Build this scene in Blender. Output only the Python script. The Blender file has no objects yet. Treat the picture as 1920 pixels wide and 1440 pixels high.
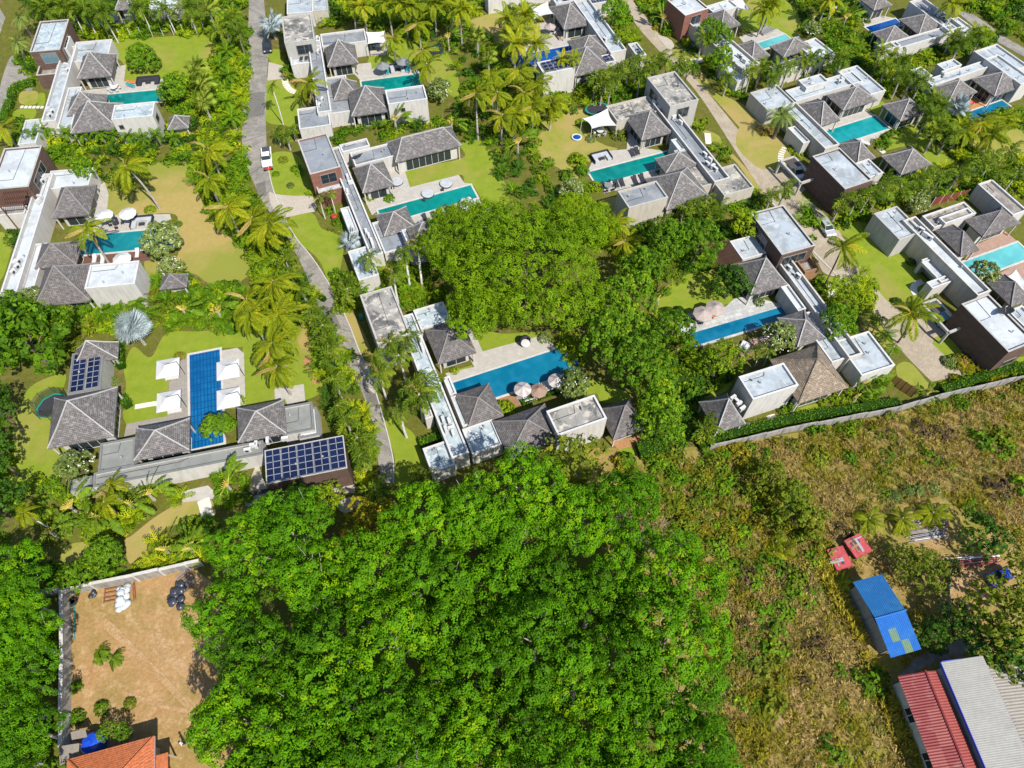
import bpy, bmesh, math, random
import numpy as np
from mathutils import Vector, Matrix

random.seed(7)
RNG = np.random.default_rng(7)
SC = bpy.context.scene
COL = SC.collection

# ---------------------------------------------------------------- camera, sky, sun, exposure
CAM_H = 90.0
PITCH = math.radians(57.3)
ROLL = math.radians(0.7)
FPX = 1330.0                       # focal length in pixels of a 1920 px wide picture
_f = np.array([0, math.cos(PITCH), -math.sin(PITCH)])
_r0 = np.array([1.0, 0, 0]); _u0 = np.cross(_r0, _f)
_R = _r0*math.cos(ROLL) + _u0*math.sin(ROLL)
_U = _u0*math.cos(ROLL) - _r0*math.sin(ROLL)
cd = bpy.data.cameras.new('camera'); cam = bpy.data.objects.new('camera', cd); COL.objects.link(cam)
cd.sensor_width = 36.0; cd.lens = 36.0*FPX/1920.0; cd.clip_start = 1.0; cd.clip_end = 6000.0
M = Matrix.Identity(4)
for i in range(3):
    M[i][0] = _R[i]; M[i][1] = _U[i]; M[i][2] = -_f[i]
M[2][3] = CAM_H
cam.matrix_world = M
SC.camera = cam

SUN_EL = math.radians(50.0)
SUN_DIR = np.array([0.54, -0.68])   # horizontal direction towards the sun
SUN_DIR = SUN_DIR/np.linalg.norm(SUN_DIR)
W = bpy.data.worlds.new('World'); SC.world = W; W.use_nodes = True
nt = W.node_tree; nt.nodes.clear()
sky = nt.nodes.new('ShaderNodeTexSky'); sky.sky_type = 'NISHITA'; sky.sun_disc = False
sky.sun_elevation = SUN_EL; sky.sun_rotation = math.atan2(SUN_DIR[0], SUN_DIR[1])
sky.altitude = 50; sky.air_density = 1.0; sky.dust_density = 0.6; sky.ozone_density = 1.0
bg = nt.nodes.new('ShaderNodeBackground'); bg.inputs['Strength'].default_value = 0.125
wo = nt.nodes.new('ShaderNodeOutputWorld')
nt.links.new(sky.outputs[0], bg.inputs['Color']); nt.links.new(bg.outputs[0], wo.inputs['Surface'])
sl = bpy.data.lights.new('sun', 'SUN'); sl.energy = 4.8; sl.angle = math.radians(0.53); sl.color = (1.0, 0.95, 0.86)
sun = bpy.data.objects.new('sun', sl); COL.objects.link(sun)
sv = Vector((SUN_DIR[0]*math.cos(SUN_EL), SUN_DIR[1]*math.cos(SUN_EL), math.sin(SUN_EL)))
sun.rotation_euler = sv.to_track_quat('Z', 'Y').to_euler(); sun.location = sv*200
SC.view_settings.view_transform = 'Standard'; SC.view_settings.look = 'None'
SC.view_settings.gamma = 1.0; SC.view_settings.use_curve_mapping = False
SC.view_settings.exposure = 0.62
SC.cycles.max_bounces = 6; SC.cycles.diffuse_bounces = 3; SC.cycles.glossy_bounces = 3
SC.cycles.transmission_bounces = 3; SC.cycles.transparent_max_bounces = 4
SC.cycles.use_denoising = True
SC.cycles.caustics_reflective = False; SC.cycles.caustics_refractive = False

# ---------------------------------------------------------------- survey: a point of the photograph -> a point on the land
def G(p, z=0.0):
    d = _f + _R*(p[0]-960.0)/FPX - _U*(p[1]-720.0)/FPX
    t = (CAM_H - z)/-d[2]
    return np.array([d[0]*t, d[1]*t])
def GV(p, z=0.0):
    q = G(p, z); return Vector((q[0], q[1], z))
def crop(ox, oy, s):
    return lambda x, y: (ox + x/s, oy + y/s)
A0, A1, A2, A3 = crop(0,0,4), crop(480,0,4), crop(960,0,4), crop(1440,0,4)
B0, B1, B2, B3 = crop(0,320,4), crop(480,320,4), crop(960,320,4), crop(1440,320,4)
C0, C1, C2, C3 = crop(0,600,4), crop(400,600,4), crop(760,560,4), crop(1200,560,4)
D0, D1, D2, D3 = crop(0,1000,3.273), crop(1440,900,4), crop(1400,1080,3.692), crop(600,850,4)
E0, E1, E2, E3, E4 = crop(1560,560,5.333), crop(1400,820,3.692), crop(0,880,4.8), crop(1040,820,4), crop(0,0,8)
X1 = lambda x, y: (x, y)
def pts(fn, s):
    v = [float(t) for t in s.replace(',', ' ').split()]
    return [fn(v[i], v[i+1]) for i in range(0, len(v), 2)]

# ---------------------------------------------------------------- object helpers
def tag(o, label=None, cat=None, group=None, kind=None):
    if label: o['label'] = label
    if cat: o['category'] = cat
    if group: o['group'] = group
    if kind: o['kind'] = kind
    return o
def empty(name, loc, rz=0.0, label=None, cat=None, group=None):
    o = bpy.data.objects.new(name, None); COL.objects.link(o)
    o.location = loc; o.rotation_euler = (0, 0, rz); o.empty_display_size = 0.3
    return tag(o, label, cat, group)
def link(name, me, parent=None, loc=None):
    o = bpy.data.objects.new(name, me); COL.objects.link(o)
    if parent is not None: o.parent = parent
    if loc is not None: o.location = loc
    return o
def smooth_mesh(me, ang=None):
    me.polygons.foreach_set('use_smooth', np.ones(len(me.polygons), dtype=bool))

class MB:
    """collects faces; build() links them as one mesh object"""
    def __init__(s): s.v = []; s.f = []; s.uv = []
    def face(s, ps, uv=None):
        n = len(s.v); s.v += [tuple(p) for p in ps]; s.f.append(tuple(range(n, n+len(ps))))
        s.uv += uv if uv else [(p[0], p[1]) for p in ps]
    def box(s, c, d, rz=0.0, tilt=None):
        cx, cy, cz = c; hx, hy, hz = d[0]/2, d[1]/2, d[2]/2
        co, si = math.cos(rz), math.sin(rz)
        P = []
        for z in (-hz, hz):
            for x, y in ((-hx,-hy),(hx,-hy),(hx,hy),(-hx,hy)):
                p = Vector((x, y, z))
                if tilt is not None: p = tilt @ p
                P.append((cx+p.x*co-p.y*si, cy+p.x*si+p.y*co, cz+p.z))
        for q in ((3,2,1,0),(4,5,6,7),(0,1,5,4),(1,2,6,5),(2,3,7,6),(3,0,4,7)):
            s.face([P[i] for i in q])
    def prism(s, poly, z0, z1, top=True, bottom=False):
        n = len(poly)
        a = sum(poly[i][0]*poly[(i+1)%n][1]-poly[(i+1)%n][0]*poly[i][1] for i in range(n))
        if a < 0: poly = poly[::-1]
        if top: s.face([(p[0],p[1],z1) for p in poly])
        if bottom: s.face([(p[0],p[1],z0) for p in poly[::-1]])
        for i in range(n):
            a, b = poly[i], poly[(i+1)%n]
            s.face([(a[0],a[1],z0),(b[0],b[1],z0),(b[0],b[1],z1),(a[0],a[1],z1)])
    def tube(s, path, radii, n=6, cap=True):
        rings = []
        for i, p in enumerate(path):
            p = Vector(p)
            t = Vector(path[min(i+1, len(path)-1)]) - Vector(path[max(i-1, 0)])
            t.normalize()
            a = t.orthogonal().normalized() if i == 0 else (rings_a - t*rings_a.dot(t)).normalized()
            rings_a = a; b = t.cross(a)
            r = radii[i] if hasattr(radii, '__len__') else radii
            rings.append([tuple(p + a*r*math.cos(2*math.pi*k/n) + b*r*math.sin(2*math.pi*k/n)) for k in range(n)])
        for i in range(len(rings)-1):
            for k in range(n):
                s.face([rings[i][k], rings[i][(k+1)%n], rings[i+1][(k+1)%n], rings[i+1][k]])
        if cap:
            s.face(rings[0][::-1]); s.face(rings[-1])
    def lathe(s, prof, c=(0,0,0), n=12):
        rings = [[(c[0]+r*math.cos(2*math.pi*k/n), c[1]+r*math.sin(2*math.pi*k/n), c[2]+z) for k in range(n)] for r, z in prof]
        for i in range(len(rings)-1):
            for k in range(n):
                s.face([rings[i][k], rings[i][(k+1)%n], rings[i+1][(k+1)%n], rings[i+1][k]])
        s.face(rings[0][::-1]); s.face(rings[-1])
    def mesh(s, name, mat):
        me = bpy.data.meshes.new(name)
        me.from_pydata(s.v, [], s.f)
        uvl = me.uv_layers.new(name='UVMap')
        uvl.data.foreach_set('uv', np.array(s.uv, dtype=np.float32).ravel())
        if mat is not None:
            for m in (mat if isinstance(mat, (list, tuple)) else [mat]): me.materials.append(m)
        me.update()
        return me
    def build(s, name, mat, parent=None, loc=None, origin=None):
        if origin is not None:
            s.v = [(p[0]-origin[0], p[1]-origin[1], p[2]-origin[2]) for p in s.v]
        o = link(name, s.mesh(name, mat), parent, loc if loc is not None else origin)
        return o

def np_mesh(name, V, F, mat, tint=None, smooth=False):
    """V (n,3), F (m,k) with k 3 or 4"""
    me = bpy.data.meshes.new(name)
    V = np.asarray(V, dtype=np.float32); F = np.asarray(F, dtype=np.int32)
    m, k = F.shape
    me.vertices.add(len(V)); me.vertices.foreach_set('co', V.ravel())
    me.loops.add(m*k); me.loops.foreach_set('vertex_index', F.ravel())
    me.polygons.add(m)
    me.polygons.foreach_set('loop_start', np.arange(0, m*k, k, dtype=np.int32))
    me.polygons.foreach_set('loop_total', np.full(m, k, dtype=np.int32))
    me.polygons.foreach_set('use_smooth', np.full(m, bool(smooth), dtype=bool))
    if tint is not None:
        at = me.attributes.new('tint', 'FLOAT', 'POINT'); at.data.foreach_set('value', np.asarray(tint, dtype=np.float32))
    if mat is not None: me.materials.append(mat)
    me.update(calc_edges=True)
    return me

def chaikin(poly, n=2, closed=True):
    P = [np.array(p, dtype=float) for p in poly]
    for _ in range(n):
        Q = []
        m = len(P)
        rng = range(m) if closed else range(m-1)
        if not closed: Q.append(P[0])
        for i in rng:
            a, b = P[i], P[(i+1) % m]
            Q += [a*0.75+b*0.25, a*0.25+b*0.75]
        if not closed: Q.append(P[-1])
        P = Q
    return P
def catmull(poly, n=5):
    P = [np.array(p, dtype=float) for p in poly]; m = len(P); Q = []
    for i in range(m):
        a, b, c, d = P[i-1], P[i], P[(i+1) % m], P[(i+2) % m]
        for k in range(n):
            t = k/n; Q.append(.5*(2*b+(c-a)*t+(2*a-5*b+4*c-d)*t*t+(3*b-a-3*c+d)*t**3))
    return Q
def inside(P, poly):
    x, y = P[:, 0], P[:, 1]; r = np.zeros(len(P), dtype=bool); n = len(poly); j = n-1
    for i in range(n):
        xi, yi = poly[i]; xj, yj = poly[j]
        c = ((yi > y) != (yj > y)) & (x < (xj-xi)*(y-yi)/(yj-yi+1e-12)+xi)
        r ^= c; j = i
    return r

# ---------------------------------------------------------------- materials
def mat(name, build):
    m = bpy.data.materials.new(name); m.use_nodes = True
    t = m.node_tree; t.nodes.clear()
    out = t.nodes.new('ShaderNodeOutputMaterial')
    class N: pass
    n = N(); n.t = t
    def node(kind, **kw):
        x = t.nodes.new(kind)
        for k, v in kw.items():
            if k.startswith('i_'):
                x.inputs[k[2:].replace('_', ' ')].default_value = v
            else: setattr(x, k, v)
        return x
    n.new = node
    n.link = lambda a, b: t.links.new(a, b)
    sh = build(n)
    t.links.new(sh, out.inputs['Surface'])
    return m
def c4(c): return (c[0], c[1], c[2], 1.0)
def coords(n, which='Object', scale=1.0):
    tc = n.new('ShaderNodeTexCoord'); mp = n.new('ShaderNodeMapping')
    n.link(tc.outputs[which], mp.inputs['Vector'])
    mp.inputs['Scale'].default_value = scale if hasattr(scale, '__len__') else (scale,)*3
    return mp.outputs[0]
def worldco(n, scale=1.0):
    g = n.new('ShaderNodeNewGeometry'); mp = n.new('ShaderNodeMapping'); n.link(g.outputs['Position'], mp.inputs['Vector'])
    mp.inputs['Scale'].default_value = scale if hasattr(scale, '__len__') else (scale,)*3
    return mp.outputs[0]
def noise(n, co, scale, detail=4, rough=0.55, dist=0.0):
    x = n.new('ShaderNodeTexNoise'); n.link(co, x.inputs['Vector'])
    x.inputs['Scale'].default_value = scale; x.inputs['Detail'].default_value = detail
    x.inputs['Roughness'].default_value = rough; x.inputs['Distortion'].default_value = dist
    return x.outputs['Fac']
def ramp(n, fac, stops, interp='LINEAR'):
    r = n.new('ShaderNodeValToRGB'); n.link(fac, r.inputs[0]); e = r.color_ramp.elements
    r.color_ramp.interpolation = interp
    while len(e) < len(stops): e.new(0.5)
    for k, (p, c) in enumerate(stops):
        e[k].position = p; e[k].color = c4(c) if hasattr(c, '__len__') else (c, c, c, 1)
    return r.outputs[0]
def mixc(n, fac, a, b, mode='MIX'):
    x = n.new('ShaderNodeMix', data_type='RGBA', blend_type=mode)
    for s, v in ((x.inputs[0], fac), (x.inputs[6], a), (x.inputs[7], b)):
        if hasattr(v, 'default_value') or hasattr(v, 'is_linked'): n.link(v, s)
        elif hasattr(v, '__len__'): s.default_value = c4(v)
        else: s.default_value = v
    return x.outputs[2]
def bump(n, h, strength=0.3, dist=0.05):
    b = n.new('ShaderNodeBump'); n.link(h, b.inputs['Height']); b.inputs['Strength'].default_value = strength
    b.inputs['Distance'].default_value = dist
    return b.outputs[0]
def principled(n, color, rough=0.7, spec=0.3, metal=0.0, normal=None, **kw):
    p = n.new('ShaderNodeBsdfPrincipled')
    if hasattr(color, '__len__'): p.inputs['Base Color'].default_value = c4(color)
    else: n.link(color, p.inputs['Base Color'])
    if hasattr(rough, 'is_linked'): n.link(rough, p.inputs['Roughness'])
    else: p.inputs['Roughness'].default_value = rough
    p.inputs['Specular IOR Level'].default_value = spec; p.inputs['Metallic'].default_value = metal
    if normal is not None: n.link(normal, p.inputs['Normal'])
    for k, v in kw.items(): p.inputs[k.replace('_', ' ')].default_value = v
    return p.outputs[0]

def m_plain(name, c, rough=0.6, spec=0.3, metal=0.0, var=0.12, scale=1.5):
    def b(n):
        co = worldco(n)
        f = noise(n, co, scale, 5)
        col = ramp(n, f, [(0.3, [x*(1-var) for x in c]), (0.7, [min(1, x*(1+var)) for x in c])])
        return principled(n, col, rough, spec, metal)
    return mat(name, b)
def m_wall(name, c, dirt=0.25, rough=0.75):
    def b(n):
        co = worldco(n); co2 = worldco(n, (0.9, 0.9, 0.16))
        f = noise(n, co2, 2.2, 6, 0.65); g = noise(n, co, 9.0, 3)
        col = mixc(n, ramp(n, f, [(0.45, 0.0), (0.75, 1.0)]), c, [x*(1-dirt) for x in c])
        col = mixc(n, ramp(n, g, [(0.3, 0.0), (0.8, 0.25)]), col, [x*0.9 for x in c])
        return principled(n, col, rough, 0.25)
    return mat(name, b)
def m_deckroof(name, base, light, dark, amt=0.5, sc=0.22, rough=0.7):
    """flat roofs: weathered paint, patches of stain and pale repairs"""
    def b(n):
        co = worldco(n)
        f = noise(n, co, sc, 8, 0.68, 0.7); g = noise(n, co, sc*2.7, 7, 0.7, 0.4); h = noise(n, co, 5.0, 4, 0.7)
        col = mixc(n, ramp(n, f, [(0.46, 0.0), (0.58, amt)]), base, dark)
        col = mixc(n, ramp(n, g, [(0.50, 0.0), (0.60, amt)]), col, light)
        col = mixc(n, ramp(n, h, [(0.35, 0.22), (0.6, 0.0)]), col, [x*0.72 for x in base])
        return principled(n, col, rough, 0.3)
    return mat(name, b)
def m_shingle(name, c1, c2, c3, row=0.24, wid=0.30):
    def b(n):
        tc = n.new('ShaderNodeTexCoord'); uv = tc.outputs['UV']
        br = n.new('ShaderNodeTexBrick'); n.link(uv, br.inputs['Vector'])
        br.inputs['Scale'].default_value = 1.0; br.inputs['Brick Width'].default_value = wid; br.inputs['Row Height'].default_value = row
        br.inputs['Mortar Size'].default_value = 0.03; br.inputs['Mortar Smooth'].default_value = 0.3; br.inputs['Bias'].default_value = 0.0
        br.inputs['Color1'].default_value = c4(c1); br.inputs['Color2'].default_value = c4(c2); br.inputs['Mortar'].default_value = c4([x*0.35 for x in c1])
        br.offset = 0.5
        wn = n.new('ShaderNodeTexWhiteNoise', noise_dimensions='2D')
        sn = n.new('ShaderNodeVectorMath', operation='SNAP'); sn.inputs[1].default_value = (wid*1.35, row, 1); n.link(uv, sn.inputs[0]); n.link(sn.outputs[0], wn.inputs['Vector'])
        col = mixc(n, ramp(n, wn.outputs['Value'], [(0.6, 0.0), (1.0, 0.55)]), br.outputs['Color'], c3)
        w2 = worldco(n); f = noise(n, w2, 0.6, 6, 0.65)
        col = mixc(n, ramp(n, f, [(0.35, 0.45), (0.7, 0.0)]), col, [x*0.6 for x in c1])
        f3 = noise(n, w2, 2.6, 4, 0.7)
        col = mixc(n, ramp(n, f3, [(0.55, 0.0), (0.75, 0.5)]), col, [x*1.35 for x in c2])
        sep = n.new('ShaderNodeSeparateXYZ'); n.link(uv, sep.inputs[0])
        md = n.new('ShaderNodeMath', operation='PINGPONG'); md.inputs[1].default_value = row; n.link(sep.outputs['Y'], md.inputs[0])
        hn = n.new('ShaderNodeMath', operation='ADD'); n.link(br.outputs['Fac'], hn.inputs[0]); n.link(wn.outputs['Value'], hn.inputs[1])
        return principled(n, col, 0.85, 0.2, normal=bump(n, hn.outputs[0], 0.5, -0.05))
    return mat(name, b)
def m_leaf(name, dark, light, warm=None, trans=0.22, rough=0.45, jitter=0.35):
    def b(n):
        at = n.new('ShaderNodeAttribute', attribute_name='tint')
        oi = n.new('ShaderNodeObjectInfo')
        f = noise(n, worldco(n), 0.35, 3)
        a = n.new('ShaderNodeMath', operation='MULTIPLY_ADD'); n.link(oi.outputs['Random'], a.inputs[0]); a.inputs[1].default_value = jitter; n.link(at.outputs['Fac'], a.inputs[2])
        s = n.new('ShaderNodeMath', operation='MULTIPLY_ADD'); n.link(f, s.inputs[0]); s.inputs[1].default_value = 0.5; n.link(a.outputs[0], s.inputs[2])
        st = [(0.25, dark), (1.0, light)]
        if warm is not None: st = [(0.2, dark), (0.85, light), (1.0, warm)]
        sc = n.new('ShaderNodeMath', operation='MULTIPLY'); n.link(s.outputs[0], sc.inputs[0]); sc.inputs[1].default_value = 0.72
        col = ramp(n, sc.outputs[0], st)
        p = principled(n, col, rough+.15, 0.12)
        tr = n.new('ShaderNodeBsdfTranslucent')
        tc = mixc(n, 1.0, col, (1.0, 1.0, 0.35), 'MULTIPLY'); n.link(tc, tr.inputs['Color'])
        mx = n.new('ShaderNodeMixShader'); mx.inputs[0].default_value = trans
        n.link(p, mx.inputs[1]); n.link(tr.outputs[0], mx.inputs[2])
        return mx.outputs[0]
    return mat(name, b)
def m_drylawn(name, dry, dry2, g):
    # a worn plot: bare straw in the middle that thins out into green towards its edge
    def b(n):
        tc = n.new('ShaderNodeTexCoord'); mp = n.new('ShaderNodeMapping'); n.link(tc.outputs['Generated'], mp.inputs['Vector']); mp.inputs['Location'].default_value = (-1, -1, 0); mp.inputs['Scale'].default_value = (2, 2, 0)
        ln = n.new('ShaderNodeVectorMath', operation='LENGTH'); n.link(mp.outputs[0], ln.inputs[0])
        co = worldco(n); f = noise(n, co, .16, 6, .65, .5); k = noise(n, co, 1.1, 5, .7); h = noise(n, co, 7, 4, .75)
        a = n.new('ShaderNodeMath', operation='MULTIPLY_ADD'); n.link(f, a.inputs[0]); a.inputs[1].default_value = 1.1; n.link(ln.outputs['Value'], a.inputs[2])
        col = mixc(n, ramp(n, k, [(.35, 0.0), (.65, 1.0)]), dry, dry2)
        col = mixc(n, ramp(n, a.outputs[0], [(0.55, 0.0), (1.0, 1.0)]) if False else ramp(n, sc_(n, a.outputs[0], .6), [(.62, 0.0), (.86, 1.0)]), col, g)
        col = mixc(n, ramp(n, h, [(0.3, 0.25), (0.65, 0.0)]), col, [x*.6 for x in dry])
        return principled(n, col, .9, .1, normal=bump(n, h, .5, .06))
    return mat(name, b)
def sc_(n, v, k):
    m = n.new('ShaderNodeMath', operation='MULTIPLY'); n.link(v, m.inputs[0]); m.inputs[1].default_value = k; return m.outputs[0]
def m_lawn(name, g1, g2, dry, dryamt, sc=0.09):
    def b(n):
        co = worldco(n)
        f = noise(n, co, sc, 5, 0.6, 0.6); g = noise(n, co, 0.6, 5, 0.7); h = noise(n, co, 7.0, 4, 0.75)
        col = mixc(n, ramp(n, g, [(0.3, 0.0), (0.7, 1.0)]), g1, g2)
        col = mixc(n, ramp(n, f, [(0.62-dryamt*0.3, 0.0), (0.80-dryamt*0.3, min(1.0, 0.5+dryamt*0.5))]), col, dry)
        col = mixc(n, ramp(n, h, [(0.3, 0.30), (0.65, 0.0)]), col, [x*0.6 for x in g1])
        return principled(n, col, 0.9, 0.1, normal=bump(n, h, 0.5, 0.06))
    return mat(name, b)
def m_ground(name, cols, sc=0.12, fine=3.0, bmp=0.5):
    def b(n):
        co = worldco(n)
        f = noise(n, co, sc, 8, 0.65, 0.8); g = noise(n, co, fine, 5, 0.75); e = noise(n, co, sc*4, 6, 0.7)
        k = len(cols)
        col = ramp(n, f, [(0.3+0.4*i/(k-1), c) for i, c in enumerate(cols)])
        col = mixc(n, ramp(n, e, [(0.5, 0.0), (0.65, 0.7)]), col, cols[-1])
        col = mixc(n, ramp(n, g, [(0.32, 0.5), (0.6, 0.0)]), col, [x*0.5 for x in cols[0]])
        return principled(n, col, 0.95, 0.1, normal=bump(n, g, bmp, 0.08))
    return mat(name, b)
def m_water(name, deep, light, tile=None):
    def b(n):
        co = worldco(n)
        f = noise(n, co, 0.9, 4, 0.5, 0.6); g = noise(n, co, 0.12, 2)
        tg = n.new('ShaderNodeTexCoord'); sx = n.new('ShaderNodeSeparateXYZ'); n.link(tg.outputs['Generated'], sx.inputs[0])
        dp = n.new('ShaderNodeMath', operation='MULTIPLY_ADD'); n.link(sx.outputs['X'], dp.inputs[0]); dp.inputs[1].default_value = .55; n.link(g, dp.inputs[2])
        col = mixc(n, ramp(n, dp.outputs[0], [(0.45, 0.0), (0.95, 1.0)]), deep, light)
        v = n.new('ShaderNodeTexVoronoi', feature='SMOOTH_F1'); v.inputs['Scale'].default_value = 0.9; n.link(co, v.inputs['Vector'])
        col = mixc(n, ramp(n, v.outputs['Distance'], [(0.35, 0.0), (0.75, 0.35)]), col, [min(1, x*1.45+0.01) for x in light])  # bright caustic ripple network painted into the water colour
        if tile:
            tcn = n.new('ShaderNodeTexCoord'); br = n.new('ShaderNodeTexBrick'); n.link(tcn.outputs['UV'], br.inputs['Vector'])
            br.inputs['Scale'].default_value = 1.0; br.inputs['Brick Width'].default_value = 1.1; br.inputs['Row Height'].default_value = 0.5; br.inputs['Mortar Size'].default_value = 0.07
            br.inputs['Color1'].default_value = c4((0, 0, 0)); br.inputs['Color2'].default_value = c4((0.25,)*3); br.inputs['Mortar'].default_value = c4((1, 1, 1)); br.offset = 0.0
            col = mixc(n, br.outputs['Color'], col, tile)
            bw = n.new('ShaderNodeRGBToBW'); n.link(br.outputs['Color'], bw.inputs[0])
        return principled(n, col, 0.06, 0.5, normal=bump(n, f, 0.12, 0.05))
    return mat(name, b)
def m_plank(name, c1, c2, row=0.22, wid=3.0, gap=0.25):
    def b(n):
        tc = n.new('ShaderNodeTexCoord'); br = n.new('ShaderNodeTexBrick'); n.link(tc.outputs['UV'], br.inputs['Vector'])
        br.inputs['Scale'].default_value = 1.0; br.inputs['Brick Width'].default_value = wid; br.inputs['Row Height'].default_value = row; br.inputs['Mortar Size'].default_value = 0.02
        br.inputs['Color1'].default_value = c4(c1); br.inputs['Color2'].default_value = c4(c2); br.inputs['Mortar'].default_value = c4([x*gap for x in c1])
        f = noise(n, worldco(n), 1.2, 6, 0.7)
        col = mixc(n, ramp(n, f, [(0.35, 0.5), (0.65, 0.0)]), br.outputs['Color'], [x*0.65 for x in c1])
        return principled(n, col, 0.75, 0.2)
    return mat(name, b)

MT = {}
MT['white'] = m_wall('white_render', (0.47, 0.45, 0.42), 0.3)
MT['cream'] = m_wall('cream_render', (0.41, 0.375, 0.315), 0.3)
MT['grey'] = m_wall('grey_render', (0.34, 0.33, 0.31), 0.2)
MT['palegrey'] = m_wall('pale_grey_render', (0.37, 0.36, 0.335), 0.3)
MT['brown'] = m_plank('brown_cladding', (0.105, 0.066, 0.052), (0.13, 0.085, 0.068), 0.35, 2.0, 0.5)
MT['brick'] = m_plank('red_brown_cladding', (0.24, 0.11, 0.08), (0.19, 0.085, 0.065), 0.3, 1.2, 0.5)
MT['dark'] = m_wall('dark_render', (0.07, 0.06, 0.055), 0.3)
MT['concrete'] = m_wall('weathered_concrete', (0.27, 0.255, 0.235), 0.65)
MT['r_pale'] = m_deckroof('pale_blue_roof_paint', (0.325, 0.37, 0.405), (0.44, 0.46, 0.47), (0.20, 0.215, 0.22), 0.75)
MT['r_white'] = m_deckroof('white_roof_paint', (0.43, 0.465, 0.49), (0.50, 0.515, 0.52), (0.29, 0.30, 0.31), 0.65)
MT['r_grey'] = m_deckroof('blue_grey_roof', (0.205, 0.225, 0.25), (0.29, 0.285, 0.275), (0.13, 0.14, 0.15), 0.6)
MT['r_stain'] = m_deckroof('stained_concrete_roof', (0.25, 0.24, 0.22), (0.46, 0.42, 0.36), (0.085, 0.085, 0.08), 1.0, 0.3)
MT['r_green'] = m_deckroof('grey_green_roof', (0.20, 0.205, 0.19), (0.26, 0.26, 0.24), (0.13, 0.13, 0.12), 0.4)
MT['r_wash'] = m_deckroof('washed_blue_roof', (0.34, 0.40, 0.425), (0.50, 0.53, 0.53), (0.19, 0.245, 0.275), 0.9, 0.4, 0.45)
MT['r_brown'] = m_deckroof('gravel_roof', (0.24, 0.215, 0.19), (0.36, 0.33, 0.29), (0.13, 0.115, 0.10), 0.8, 0.3)
MT['shingle'] = m_shingle('grey_shingles', (0.125, 0.115, 0.113), (0.20, 0.187, 0.18), (0.32, 0.30, 0.288))
MT['shingle_dark'] = m_shingle('dark_shingles', (0.12, 0.108, 0.108), (0.185, 0.17, 0.165), (0.27, 0.25, 0.242))
MT['shingle_brown'] = m_shingle('brown_shingles', (0.20, 0.155, 0.115), (0.30, 0.235, 0.17), (0.44, 0.37, 0.29))
MT['ridge'] = m_plain('ridge_cap', (0.33, 0.32, 0.31), 0.85)
MT['ridge_dark'] = m_plain('dark_ridge_cap', (0.20, 0.185, 0.18), 0.85)
MT['glass'] = mat('dark_glass', lambda n: principled(n, (0.02, 0.028, 0.034), 0.06, 0.5))
MT['glass_blue'] = mat('sky_glass', lambda n: principled(n, (0.10, 0.16, 0.19), 0.05, 0.6))
MT['frame'] = m_plain('window_frame', (0.22, 0.20, 0.18), 0.5)
MT['whitemetal'] = m_plain('white_metal', (0.48, 0.48, 0.475), 0.45, 0.4)
MT['darkmetal'] = m_plain('dark_metal', (0.035, 0.035, 0.04), 0.5, 0.4)
MT['midmetal'] = m_plain('grey_metal', (0.28, 0.29, 0.30), 0.45, 0.5)
MT['wood'] = m_plank('red_timber', (0.36, 0.15, 0.055), (0.28, 0.115, 0.045), 0.16, 2.4)
MT['wood_grey'] = m_plank('silvered_timber_deck', (0.33, 0.30, 0.265), (0.27, 0.245, 0.22), 0.16, 2.4, 0.35)
MT['wood_brown'] = m_plank('brown_timber_deck', (0.17, 0.085, 0.06), (0.13, 0.065, 0.048), 0.16, 2.4)
MT['wood_warm'] = m_plank('warm_timber_deck', (0.34, 0.19, 0.10), (0.27, 0.15, 0.08), 0.18, 2.4)
MT['stone'] = m_plank('pale_terrace_stone', (0.41, 0.385, 0.345), (0.37, 0.345, 0.31), 0.8, 0.8, 0.8)
MT['stone_grey'] = m_plank('grey_terrace_stone', (0.36, 0.365, 0.36), (0.50, 0.505, 0.49), 0.7, 1.1, 0.6)
MT['stone_pink'] = m_plank('pink_terrace_stone', (0.36, 0.235, 0.18), (0.31, 0.20, 0.155), 0.6, 0.6, 0.8)
MT['stone_orange'] = m_plank('orange_terrace', (0.45, 0.21, 0.075), (0.40, 0.185, 0.07), 0.6, 0.6, 0.8)
MT['slab'] = m_plain('stepping_slab', (0.55, 0.51, 0.44), 0.85)
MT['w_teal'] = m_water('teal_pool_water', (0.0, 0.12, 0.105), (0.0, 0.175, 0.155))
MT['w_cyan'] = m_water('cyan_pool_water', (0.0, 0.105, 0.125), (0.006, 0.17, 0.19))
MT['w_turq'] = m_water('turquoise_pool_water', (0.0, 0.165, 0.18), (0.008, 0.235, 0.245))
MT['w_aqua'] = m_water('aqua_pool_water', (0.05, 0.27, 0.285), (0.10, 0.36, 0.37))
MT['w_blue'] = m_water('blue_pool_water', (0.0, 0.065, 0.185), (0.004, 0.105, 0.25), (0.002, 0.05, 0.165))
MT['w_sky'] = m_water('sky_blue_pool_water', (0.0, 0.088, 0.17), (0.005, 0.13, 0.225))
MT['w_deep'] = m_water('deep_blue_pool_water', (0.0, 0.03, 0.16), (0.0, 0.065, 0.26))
MT['coping'] = m_plain('pool_coping', (0.42, 0.40, 0.37), 0.8)
MT['coping_grey'] = m_plain('dark_grey_coping', (0.15, 0.155, 0.15), 0.7)
MT['coping_blue'] = m_plain('blue_tile_coping', (0.10, 0.18, 0.36), 0.4)
MT['fab_white'] = m_plain('white_canvas', (0.50, 0.50, 0.495), 0.8, 0.1, 0, 0.04)
MT['fab_strip'] = m_plain('greyish_pink_canvas', (0.33, 0.285, 0.28), 0.85, 0.1)
MT['fab_strip2'] = m_plain('pale_pink_canvas', (0.45, 0.41, 0.395), 0.85, 0.1)
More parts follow.
